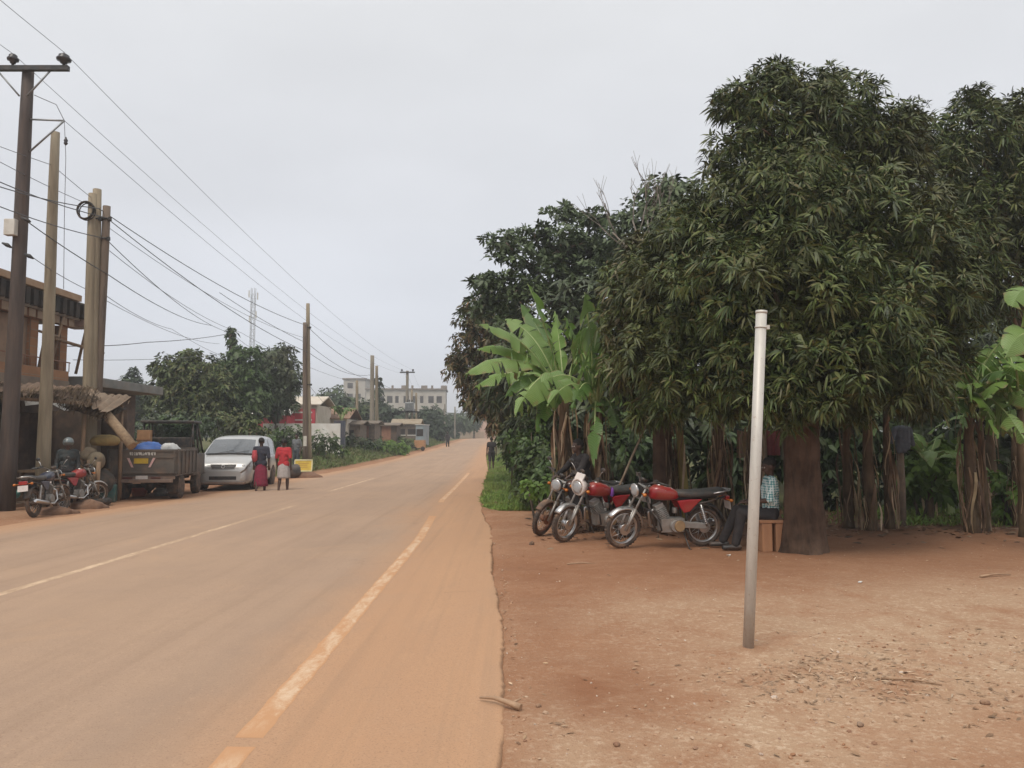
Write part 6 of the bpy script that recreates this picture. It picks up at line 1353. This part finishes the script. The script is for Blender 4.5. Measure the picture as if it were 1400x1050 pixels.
m.add(V_, [f for i in range(n - 1) for f in ((i * 3, i * 3 + 1, i * 3 + 4, i * 3 + 3), (i * 3 + 1, i * 3 + 2, i * 3 + 5, i * 3 + 4))], False)
m.build('verandah_roof', RUSTS, bd, fix=False)
for y0 in (-5.5, -3.2, -.9, 1.2, 3.4): MB().b2((1.22, y0, 0), (1.31, y0 + .09, 2.8)).build('verandah_post', TIMBER, bd)
m = MB(); m.b2((.02, -6, -.1), (1.75, 3.0, .20)); m.b2((1.77, -6, -.1), (2.2, 1.0, .08)); m.build('front_step', pm('dusty_cement', (.30, .21, .145), (.22, .15, .10), 2, .9, bump=.4), bd, bevel=.02)
m = MB(); m.add([(1.37, .2, 2.78), (1.40, 1.2, 2.80), (1.42, 2.2, 2.74), (1.40, .25, 2.48), (1.47, 1.2, 2.60), (1.45, 2.15, 2.36)], [(0, 1, 4, 3), (1, 2, 5, 4)]); m.build('awning_cloth', PVC, bd, fix=False)
# neighbour shop
nb = thing('low_shop', (-14.3, 25.2, 0), 0, 'low dark shop with a flat grey concrete canopy beyond the brick building', 'shop')
m = MB(); m.b2((-4.5, 0, 0), (0, 4.5, 3.3)); m.build('wall', WALLD, nb)
m = MB(); m.b2((-4.7, -.5, 3.32), (1.0, 4.6, 3.62)); m.build('canopy', pm('canopy_concrete', (.21, .215, .20), (.15, .15, .14), 2, .85, dust=.2), nb, bevel=.02)
MB().b2((.003, .5, .1), (.05, 1.6, 2.4)).build('door', RUSTS, nb, bevel=.01); MB().b2((.003, 2.2, .1), (.05, 3.6, 2.4)).build('door', RUSTS, nb, bevel=.01)
# thatched market shack
sh = thing('market_shack', (-11.3, 20.6, 0), 0, 'ragged straw roofed market shack around the clustered poles', 'shack')
STRAW = leafmat('straw', [(.10, .068, .042), (.15, .105, .065), (.065, .042, .028), (.20, .145, .095)], None, .9, 0, .2)
def straw_panel(a, b, c, d, n, L, name):
    a, b, c, d = [np.array(v, float) for v in (a, b, c, d)]; u = RNG.random((n, 1)); v = RNG.random((n, 1))
    P = a * (1 - u) * (1 - v) + b * u * (1 - v) + c * u * v + d * (1 - u) * v + RNG.normal(size=(n, 3)) * .035 + np.array([0, 0, 1]) * (.07 * np.sin(u * 9 + v * 4) + .05 * np.sin(v * 13))
    dn = unit(((d - a) + (c - b))[None] + RNG.normal(size=(n, 3)) * .35); l = RNG.uniform(.6, 1.5, n) * L
    V, tr2, q2 = leaf_arrays(P, dn, unit(np.array([[0, 0, 1.0]]) + RNG.normal(size=(n, 3)) * .3), l, RNG.uniform(.008, .028, n), RNG.uniform(.1, .5, n)); return npmesh(name, V, [tr2, q2], STRAW, sh)
straw_panel((-1.7, -1.0, 2.98), (.55, -.2, 2.88), (.75, -.9, 2.62), (-1.5, -1.9, 2.78), 1500, .22, 'straw_roof')
straw_panel((-.2, .3, 2.9), (1.0, .5, 2.62), (1.0, -.7, 2.25), (.0, -1.0, 2.58), 1100, .22, 'straw_roof')
def awning(a, b, c, d, n, mat, sd):
    a, b, c, d = [Vector(v) for v in (a, b, c, d)]; rg = random.Random(sd); m = MB(); T_, B_ = [], []
    for i in range(n + 1):
        s = i / n; e0 = a.lerp(b, s); e1 = d.lerp(c, s); e1 = e1 + (e1 - e0) * rg.uniform(-.12, .10); k = 4
        for j in range(k + 1): p = e0.lerp(e1, j / k) + Vector((0, 0, .022 * math.sin(i * 1.57) + .03 * math.sin(i * .31 + j * .9 + sd))); T_.append(p + Vector((0, 0, .012))); B_.append(p)
    N = len(T_); k = 5; fs = []
    for i in range(n):
        for j in range(k - 1): q = i * k + j; fs += [(q, q + 1, q + k + 1, q + k), (N + q, N + q + k, N + q + k + 1, N + q + 1)]
        fs += [(i * k, (i + 1) * k, N + (i + 1) * k, N + i * k), (i * k + k - 1, N + i * k + k - 1, N + (i + 1) * k + k - 1, (i + 1) * k + k - 1)]
    m.add(T_ + B_, fs, False); return m.build('roof_sheet', mat, sh, fix=False)
AWN = pm('weathered_sheet', (.19, .13, .09), (.11, .075, .055), 3.5, .85, bump=.3, dust=.35); AWN2 = pm('pale_weathered_sheet', (.27, .20, .14), (.18, .13, .09), 3.5, .85, bump=.3, dust=.3)
awning((-1.75, -.95, 3.06), (.1, -.2, 2.98), (.3, -1.0, 2.66), (-1.55, -1.95, 2.76), 44, AWN, 1); awning((-.5, .1, 3.02), (1.05, .45, 2.74), (1.1, -.85, 2.30), (-.2, -1.15, 2.68), 36, AWN2, 4)
m = MB(); m.add([(-1.7, -1.0, 2.84), (.5, -.2, 2.74), (.65, -.85, 2.48), (-1.5, -1.85, 2.64), (-.2, .3, 2.74), (.95, .45, 2.46), (.95, -.65, 2.10), (.0, -.95, 2.42)], [(0, 1, 2, 3), (4, 5, 6, 7)], False); m.build('roof_sheet', pm('dark_sheet', (.05, .038, .03), None, 5, .9), sh, fix=False)  # plain dark brown sheet beneath the straw
m = MB()
for x, y, z, lx in ((-1.4, -1.7, 2.7, .05), (.45, -.7, 2.5, -.06), (.85, .35, 2.5, .02), (-1.3, .6, 2.8, 0), (-.3, -1.2, 2.6, .08)): MB().tube([(x + lx, y, 0), (x, y, z)], [.06, .045], 8).build('post', TIMBER, sh)
m.tube([(-1.5, -1.75, 2.66), (.7, -.85, 2.5)], .045, 7); m.tube([(-1.6, -.4, 2.75), (.9, .3, 2.52)], .045, 7); m.build('roof_beam', TIMBER, sh)
m = MB(); m.b2((-1.2, -.9, .78), (.6, .5, .84)); m.b2((-1.1, -.8, 0), (-1.02, -.7, .78)); m.b2((.45, -.8, 0), (.53, -.7, .78)); m.b2((-1.1, .3, 0), (-1.02, .4, .78)); m.b2((.45, .3, 0), (.53, .4, .78)); m.build('counter', TIMBER, sh)
m = MB(); m.b2((-1.5, .75, 0), (.8, .82, 2.4)); m.build('back_wall', WALLD, sh)
lg = MB(); a = at(132, 552, 20.2); b = at(181, 610, 19.7); lg.tube([a, a.lerp(b, .3) + Vector((0, .02, .01)), a.lerp(b, .6) + Vector((.01, 0, .015)), b], [.115, .125, .12, .125], 9)
tag(lg.build('timber_log', pm('log_wood', (.33, .235, .145), (.22, .15, .09), 12, .9, bump=.6, dust=.2)), 'thick orange brown log sloping down from the straw roof toward the truck', 'log')
SACK = pm('sack_weave', (.22, .18, .12), (.14, .11, .075), 8, .9, bump=.4, dust=.2); SACK_Y = pm('yellow_sack', (.36, .26, .09), (.24, .17, .07), 8, .9, bump=.3)
def sack(px, py, d, r, label, mat, z=None, rz=0):
    p = at(px, py, d); m = MB(); m.ell((0, 0, 0), r, 16, 10)
    for v in m.v:
        v *= 1 + .06 * math.sin(v.x * 14 + px) + .05 * math.sin(v.y * 17 + v.z * 9); v.z = max(v.z, -r[2] * .72)
    o = m.build('sack', mat, loc=p); o.rotation_euler.z = rz; return tag(o, label, 'sack')
sack(143, 603, 20.6, (.38, .28, .17), 'yellow tan sack lying on top of the pile beside the log', SACK_Y)
sack(120, 622, 20.0, (.22, .20, .19), 'pale sack on the shack counter left of the truck', SACK)
sack(131, 631, 19.9, (.20, .20, .25), 'dull sack standing between the shack counter and the truck', SACK)
sack(106, 628, 20.2, (.22, .2, .2), 'small grey sack at the left end of the shack counter', pm('grey_sack', (.3, .28, .25), (.2, .18, .16), 8, .9))
sack(140, 660, 20.2, (.30, .3, .34), 'dark bundle on the ground at the left of the truck', pm('dark_bundle', (.06, .052, .045), (.04, .035, .03), 8, .9), rz=.5)
TEAL = pm('teal_plastic', (.035, .11, .10), (.025, .075, .07), 5, .5, dust=.3)
def jerrycan(p, label, mat, rz=0, s=1):
    r = thing('jerrycan', p, rz, label, 'jerrycan'); m = MB(); m.box((0, 0, .19 * s), (.30 * s, .20 * s, .36 * s)); m.build('can', mat, r, bevel=.03)
    m = MB(); m.tube([(-.09 * s, 0, .37 * s), (-.08 * s, 0, .43 * s), (.05 * s, 0, .43 * s), (.06 * s, 0, .37 * s)], .015, 7); m.build('handle', mat, r); MB().cyl((.11 * s, 0, .36 * s), (.11 * s, 0, .42 * s), .03).build('cap', DARKM, r)
jerrycan(on(at(148, 680, 20.3).x, 20.3), 'teal plastic can standing at the left rear corner of the truck', TEAL, .3, 1.25)
jerrycan((-12.25, 18.0, .205), 'small green jerrycan standing on the shop step at far left', TEAL, .5)
m = MB(); m.ell((0, 0, .1), (.34, .26, .16), 14, 9); tag(m.build('sack', pm('green_bag', (.06, .22, .12), (.1, .3, .3), 5, .6), loc=(-12.15, 18.9, .19)), 'crumpled green plastic bag on the shop step', 'bag')

def dirt_heap(px, py, d, r, label):
    p = on(at(px, py, d).x, d, 0); m = MB(); m.ell((0, 0, 0), r, 22, 12)
    for v in m.v: v *= 1 + .16 * math.sin(v.x * 11 + px) * math.sin(v.y * 13) + .07 * math.sin(v.x * 31 + v.y * 23)
    tag(m.build('dirt_heap', pm('brown_dirt', (.20, .115, .07), (.13, .07, .045), 7, .95, bump=.8, bsc=16), loc=p), label, 'dirt heap')
dirt_heap(78, 692, 17.2, (.42, .3, .15), 'low brown dirt heap under the dusty motorcycle at far left')
dirt_heap(122, 690, 18.6, (.40, .3, .2), 'brown dirt heap between the second motorcycle and the truck')
fw = thing('firewood_stack', on(at(118, 680, 19.3).x, 19.3), R(20), 'stack of rough firewood standing by the shack posts', 'firewood'); rg = random.Random(9)
for k in range(11):
    x, y = rg.uniform(-.3, .3), rg.uniform(-.2, .2); MB().tube([(x, y, 0), (x + rg.uniform(-.1, .1), y + rg.uniform(0, .12), rg.uniform(.7, 1.35))], rg.uniform(.03, .055), 7).build('branch', TIMBER, fw)
tag(MB().torus((0, 0, .09), (0, 0, 1), .25, .085, 28, 10).build('old_tyre', RUBBER, loc=on(at(132, 690, 19.2).x, 19.2, .02)), 'old black tyre lying on the ground by the teal can', 'tyre')
# ------------------------------------------------------------------ trees and houses along the left side
def ltree(label, d, px, balls, mat, dens=6, L=.34, Wd=.13, name='leafy_tree', fz=1, group='trees behind the parked vehicles', tr=.16, fh=1.6, nl=7, up=.4, dr=.4):
    return tree(name, label, (at(px, 600, d).x, d), [B(b[0], b[1], d + (b[3] if len(b) > 3 else 0), b[2], fz) for b in balls], mat, dens, nl, L, Wd, dr, tr, fh, BARK2, group, nlimb=5, up=up, lump=.22)
ltree('big dark bushy tree directly above the truck canopy', 42, 262, [(262, 510, 30), (240, 530, 28), (285, 515, 28), (230, 505, 20), (258, 490, 15), (225, 545, 24), (275, 545, 34), (250, 560, 30), (300, 535, 26)], MANGO, 12, .30, .10)
ltree('lighter green tree with upright tops at the creeper wrapped pole', 44, 312, [(305, 515, 22), (330, 505, 22), (315, 535, 30), (340, 520, 24), (325, 555, 34), (295, 550, 26), (345, 545, 26), (345, 488, 13), (300, 500, 14), (330, 482, 9)], GREEN, 12, .30, .11)
ltree('dark round crowned tree at the right end of the left hand clump', 47, 378, [(380, 500, 28), (365, 520, 26), (395, 515, 18), (385, 535, 24), (362, 495, 17), (385, 484, 13), (375, 555, 16)], MANGO_D, 13, .30, .10)
ltree('pointed conifer like tree left of the big dark one', 60, 182, [(182, 513, 7), (181, 525, 10), (183, 540, 14), (184, 555, 16), (194, 530, 8), (194, 545, 12)], FARB, 13, .32, .10, fz=1.5, tr=.12)
ltree('loose topped tree at the left end of the clump beyond the log', 58, 165, [(168, 525, 9), (160, 545, 14), (172, 555, 14), (158, 560, 12), (212, 505, 9), (210, 540, 14), (208, 555, 14)], FARG, 11, .34, .12)
bush('bush', 'low green bushes beside the silver van roof', 215, 580, 38, [(215, 580, 38, 22), (245, 585, 37, 24), (190, 590, 38, 16), (275, 582, 37, 22)], DARKB, 14, 7, .24, .09)
bush('bush', 'brownish bushes behind the silver van', 330, 580, 39, [(305, 580, 39, 24), (335, 583, 38, 24), (355, 590, 38, 16)], MANGO, 14, 7, .24, .09)
bush('bush', 'bright green hedge behind the woman in the red top', 390, 598, 42, [(380, 600, 42, 16), (400, 598, 42, 18), (365, 604, 41, 14), (412, 608, 41, 12)], GREEN, 16, 7, .22, .09)
bush('bush', 'green shrubs on the verge right of the paired poles', 440, 605, 43, [(436, 604, 43, 14), (450, 606, 43, 12), (465, 616, 46, 9)], GREEN, 16, 7, .22, .09)
bush('bush', 'dark shrubs in front of the stone sheds on the far verge', 490, 604, 54, [(478, 602, 54, 9), (492, 606, 54, 10), (505, 608, 55, 9), (518, 606, 57, 8)], DARKB, 14, 7, .24, .10)
bush('bush', 'pale shrub beside the orange box cart', 556, 606, 68, [(550, 604, 68, 7), (560, 608, 68, 6)], FARG, 14, 7, .26, .11)
bush('bush', 'light green weeds heaped on the verge by the grey poles', 540, 610, 58, [(535, 610, 58, 10), (550, 613, 60, 9), (520, 612, 57, 8)], LITE, 14, 7, .26, .11)
for lb, d, px, bl_, mt in (('hazy tree behind the red roofed house', 95, 445, [(440, 550, 16), (458, 545, 17), (448, 562, 18), (432, 560, 12), (470, 558, 14)], FARG),
                           ('hazy tree below the far beige building', 100, 485, [(480, 558, 16), (497, 560, 15), (488, 572, 16), (470, 572, 14)], FARG),
                           ('tall dark tree behind the grey pole pair', 88, 520, [(517, 555, 12), (518, 535, 5), (517, 520, 4), (525, 570, 18), (505, 575, 16), (540, 575, 16)], FARB),
                           ('rounded dark green tree right of the transformer poles', 95, 590, [(588, 575, 18), (575, 582, 16), (600, 582, 16), (592, 594, 14), (580, 566, 10)], FARB),
                           ('hazy tree between the transformer poles and the long pale building', 105, 555, [(550, 570, 12), (560, 578, 12), (545, 582, 12)], FARG),
                           ('dark tree behind the orange roofed house', 78, 455, [(448, 560, 18), (462, 556, 18), (455, 575, 20), (438, 572, 14)], FARB),
                           ('mid green tree behind the stone sheds', 80, 492, [(486, 570, 16), (500, 566, 14), (494, 584, 18), (510, 580, 12)], FARG),
                           ('leafy tree behind the dark shed and straw roofed kiosk', 92, 545, [(538, 574, 14), (552, 580, 14), (545, 590, 14), (530, 585, 10)], FARB),
                           ('pale green tree at the far end of the road left of the bend', 135, 625, [(615, 578, 12), (628, 575, 12), (640, 580, 11), (622, 588, 10), (605, 585, 10)], FARG),
                           ('hazy tree in front of the right end of the long pale building', 130, 600, [(596, 566, 12), (606, 574, 12), (586, 572, 12), (600, 584, 12)], FARG),
                           ('hazy tree in front of the left end of the long pale building', 125, 515, [(510, 560, 12), (522, 566, 14), (534, 572, 13), (505, 572, 12)], FARG),
                           ('pale green tree at the bend, nearest the leaning rusty tree', 145, 648, [(645, 570, 11), (655, 566, 12), (650, 580, 9)], FARG)):
    ltree(lb, d, px, bl_, mt, 4, .5, .2, 'distant_tree', group='trees around the far end of the road', tr=.18, fh=1.2, nl=6)
banana('small banana plant beside the red roofed house', (at(466, 606, 53).x, 53), 1.9, .14, (), 0, rnd=8, mat=BAN_D, LL=(1.6, 2.1), wd=.5, name='banana_plant', group=None)

def house(name, label, x, y, w, dpt, h, wall, roof, rh=.7, win=(), door=None, rz=0, ov=.3, cat='house', flat=False):
    z = float(gz(x, y)) - .1; r = thing(name, (x, y, z), rz, label, cat)
    m = MB(); m.b2((-w / 2, 0, 0), (w / 2, dpt, h)); m.build('wall', wall, r)
    m = MB()
    if flat: m.b2((-w / 2 - ov, -ov, h + .003), (w / 2 + ov, dpt + ov, h + .18))
    else:
        a, b = -ov, dpt + ov; mid = dpt / 2
        m.prism([(a, h - .02), (mid, h + rh), (b, h - .02), (b, h + .06), (mid, h + rh + .08), (a, h + .06)], (0, 0, 0), (0, 1, 0), (0, 0, 1), (1, 0, 0), w + 2 * ov)
    m.build('roof', roof, r)
    for x0, x1, z0, z1 in win:
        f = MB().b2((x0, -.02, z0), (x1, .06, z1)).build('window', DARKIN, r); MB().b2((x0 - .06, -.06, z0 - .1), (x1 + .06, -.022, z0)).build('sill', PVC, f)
    if door: MB().b2((door[0], -.03, .0), (door[1], .05, door[2])).build('door', RUSTS, r)
    return r
CREAM = pm('cream_wall', (.58, .53, .45), (.48, .42, .34), 1.5, .85, dust=.3); PINK = pm('crimson_paint', (.52, .05, .075), (.42, .04, .06), 2, .6, dust=.25)
WHITEP = pm('white_paint', (.72, .70, .66), (.60, .57, .52), 2, .7, dust=.25); TILE = pm('orange_roof', (.25, .155, .10), (.17, .105, .07), 3, .85, dust=.3)
STRAWR = pm('weathered_roof', (.19, .155, .12), (.12, .10, .08), 3, .9)
STONE = pm('stone_shed', (.20, .155, .12), (.12, .095, .078), 5, .9, bump=.6, bsc=12, dust=.3); TEALW = pm('blue_grey_sheet', (.27, .32, .34), (.19, .23, .25), 1.5, .6, dust=.3)
xx = at(396, 590, 52).x
hs = house('shop', 'cream roofed shop with a crimson and white front left of the paired poles', xx, 52, 3.6, 4, 3.0, CREAM, CREAM, .6, ov=.3, cat='shop')
m = MB(); m.b2((-1.7, -.12, 1.6), (1.7, -.02, 2.75)); m.build('sign_board', PINK, hs, bevel=.02)
m = MB()
for zz in (1.95, 2.45): m.b2((-1.5, -.135, zz), (1.5, -.121, zz + .10))
m.build('sign_stripe', WHITEP, hs)
h2 = house('shop', 'crimson fronted shop half hidden by the dark round tree', at(366, 590, 50).x, 50, 2.4, 3, 2.3, PINK, WHITEP, .5, cat='shop')
m = MB(); x0 = at(360, 590, 47).x; x1 = at(465, 590, 47).x; z0 = at(400, 579, 47).z; m.b2((x0, 46.9, .4), (x1, 47.1, z0)); w_ = m.build('boundary_wall', WHITEP); tag(w_, 'low white boundary wall in front of the crimson and red roofed houses', 'wall')
house('house', 'orange roofed house with a dark open front right of the paired poles', at(443, 590, 56).x, 56, 3.2, 4, 2.1, CREAM, TILE, .8, ((-1.4, -.2, .4, 1.8), (.1, 1.3, .4, 1.8)))
house('shed', 'brown stone shed nearest the small banana plant', at(478, 600, 57).x, 57, 1.5, 2.5, 1.7, STONE, STRAWR, .25, ((-.3, .3, .7, 1.3),), cat='shed')
house('shed', 'stone shed between the lone thin pole and the grey pole pair', at(497, 600, 60).x, 60, 1.7, 2.5, 1.75, STONE, STRAWR, .2, (), (-.4, .4, 1.6), cat='shed')
house('shed', 'dark shed just right of the grey pole pair', at(528, 600, 68).x, 68, 1.8, 2.5, 1.6, WALLD, STRAWR, .2, (), (-.4, .4, 1.6), cat='shed')
m = MB(); p = at(464, 612, 51); m.b2((-.35, -.2, 0), (.35, .2, 1.9)); tag(m.build('gate_pillar', pm('slate_paint', (.06, .07, .10), (.045, .05, .07), 2, .6, dust=.2), loc=(p.x, 51, float(gz(p.x, 51)) - .05), bevel=.02), 'dark blue pillar at the foot of the small banana plant', 'pillar')
ks = house('kiosk', 'grey kiosk with a straw coloured roof by the transformer poles', at(555, 600, 82).x, 82, 2.6, 2, 1.7, STONE, pm('straw_roof', (.34, .28, .2), (.25, .2, .14), 3, .9), .5, ((-1.0, -.1, .6, 1.2), (.2, 1.0, .6, 1.2)), cat='kiosk')
kb = thing('kiosk', on(at(574, 600, 78).x, 78), -.25, 'pale blue sheet metal kiosk on the far left roadside', 'kiosk')
m = MB(); m.b2((-.45, 0, 0), (.45, 1.4, 2.0)); m.build('wall', TEALW, kb, bevel=.02); m = MB(); m.b2((-.5, -.1, 2.003), (.5, 1.5, 2.06)); m.build('roof', WHITEP, kb); m = MB(); m.b2((-.35, -.03, .9), (.35, .04, 1.6)); m.build('hatch', DARKIN, kb)
ob = thing('crate_cart', on(at(574, 618, 70).x, 70), -.2, 'orange box cart at the roadside below the pale blue kiosk', 'cart')
m = MB(); m.b2((-.45, -.3, .25), (.45, .3, .95)); m.build('box', TIMB_O, ob, bevel=.02)
for s in (-1, 1): m = MB(); m.torus((s * .38, -.33, .2), (0, 1, 0), .16, .04, 20, 6); m.cyl((s * .38, -.36, .2), (s * .38, -.30, .2), .13); m.build('wheel', RUBBER, ob)
bb = pm('far_render', (.48, .44, .38), (.40, .36, .31), .6, .9, dust=.2)
fb = thing('long_building', (at(555, 560, 190).x, 190, -2), R(3), 'long pale unfinished block with rows of dark window openings on the far rise', 'building')
m = MB(); Wl = (608 - 500) / F * 190; H = at(555, 533, 190).z + 2; m.b2((-Wl / 2, 0, 0), (Wl / 2, 10, H)); m.build('wall', bb, fb)
m = MB(); m.b2((-Wl / 2 - .3, -.4, H + .01), (Wl / 2 + .3, 10, H + .35)); m.build('roof_slab', CONC, fb)
for lev, zz in enumerate((H - 3.2, H - 6.4, H - 9.5)):
    for k in range(9):
        x0 = -Wl / 2 + 1.0 + k * (Wl - 2) / 8.6; mw = MB(); w2 = 1.3 if k % 3 else .8; mw.b2((x0, -.03, zz), (x0 + w2, .5, zz + 1.7)); f = mw.build('window', DARKIN, fb)
for k in range(6): MB().b2((-Wl / 2 + 6 + k * 2.4, .3, H + .36), (-Wl / 2 + 6 + k * 2.4 + (1.5 if k % 2 else .5), .8, H + 1.1)).build('roof_column', CONC, fb)
f2_ = thing('tower_block', (at(484, 560, 215).x, 215, -2), 0, 'smaller beige block with one dark window rising left of the long pale building', 'building')
m = MB(); H2 = at(484, 519, 215).z + 2; m.b2((-3.0, 0, 0), (3.0, 8, H2)); m.build('wall', bb, f2_); m = MB(); m.b2((-3.3, -.3, H2 + .01), (3.3, 8.3, H2 + .4)); m.build('roof', CONC, f2_)
for k, zz in ((-1.9, H2 - 2.4), (.3, H2 - 5.4), (-1.9, H2 - 5.4)): MB().b2((k, -.03, zz), (k + 1.5, .3, zz + 1.5)).build('window', DARKIN, f2_)
# far end: wall, cutting, wood, hills
m = MB(); m.b2((at(612, 595, 150).x, 150, .5), (at(662, 595, 150).x, 150.4, at(640, 590, 150).z)); tag(m.build('boundary_wall', pm('pale_far_wall', (.40, .31, .23), (.33, .25, .18), .8, .9)), 'low tan wall across the far end of the road', 'wall')
m = MB(); c = at(664, 590, 158); m.ell((0, 0, 0), (3.4, 5, 5.2), 24, 14)
for v in m.v: v *= 1 + .10 * math.sin(v.x * 1.7 + v.z * 2.1) + .06 * math.sin(v.y * 2.3 + v.z * 3)
e = m.build('embankment', pm('pink_earth', (.36, .235, .18), (.30, .19, .14), .5, .95, bump=.5, bsc=3), loc=(c.x + .6, 158, .6)); tag(e, kind='structure')
def hills():
    nx, ny = 120, 26; xs = np.linspace(-410, 410, nx); ys = np.linspace(260, 940, ny); X, Y = np.meshgrid(xs, ys)
    Z = 9 + 10 * sstep(260, 700, Y) + 7 * np.sin(X * .006 + 1) * sstep(300, 700, Y) + 4 * np.sin(X * .017 + 2) + 2 * np.sin(X * .05 + Y * .01); Z *= sstep(255, 420, Y); Z += -1
    i = np.arange(nx * ny).reshape(ny, nx); q = np.stack([i[:-1, :-1], i[:-1, 1:], i[1:, 1:], i[1:, :-1]], -1).reshape(-1, 4)
    o = npmesh('hills', np.stack([X, Y, Z], -1).reshape(-1, 3), [q]); t = NT('hill_scrub'); P = t.coord('World'); n = t.noise(P, .06, 8, .75)
    t.col(t.ramp(n, [(.35, (.045, .065, .03)), (.55, (.075, .09, .04)), (.7, (.11, .10, .055))])); t.set(.95, 0, .1); t.bump(n, 1, 4); o.data.materials.append(t.m); tag(o, kind='structure')
hills()
n = 2600; xs = RNG.uniform(-150, 40, n); ys = RNG.uniform(165, 290, n); keep = (np.abs(xs / ys * F + 700 - 484) > 20) | (ys > 220); xs, ys = xs[keep], ys[keep]; hh = RNG.uniform(2, 5.5, len(xs)) * (1 + .3 * np.sin(xs * .11))
bl = [(x, y, float(gz(x, y)) + h * .55, h * .5, h * .5, h * .55) for x, y, h in zip(xs, ys, hh) if not (-42 < x < -9 and 150 < y < 203 and h > 3)]
V = whorls(bl, .55, 6, 1.1, .55, .3, (.6, 1.05)); tag(join_leaves('far_wood', V, FARG, None), 'hazy band of far trees beyond the end of the road', 'trees', kind='stuff')
# ------------------------------------------------------------------ thin dusty air
HAZE = .0017
if HAZE:
    m = MB(); m.b2((-420, -75, -9), (420, 960, 46)); o = m.build('haze'); t = NT('haze_air'); t.t.nodes.remove(t.b)
    v = t.n('ShaderNodeVolumePrincipled'); v.inputs['Color'].default_value = (.95, .96, .98, 1); v.inputs['Density'].default_value = HAZE; v.inputs['Anisotropy'].default_value = .2
    t.l(v.outputs[0], t.out.inputs[1]); o.data.materials.append(t.m); tag(o, 'thin pale dusty haze filling the air along the road', 'haze', kind='stuff')
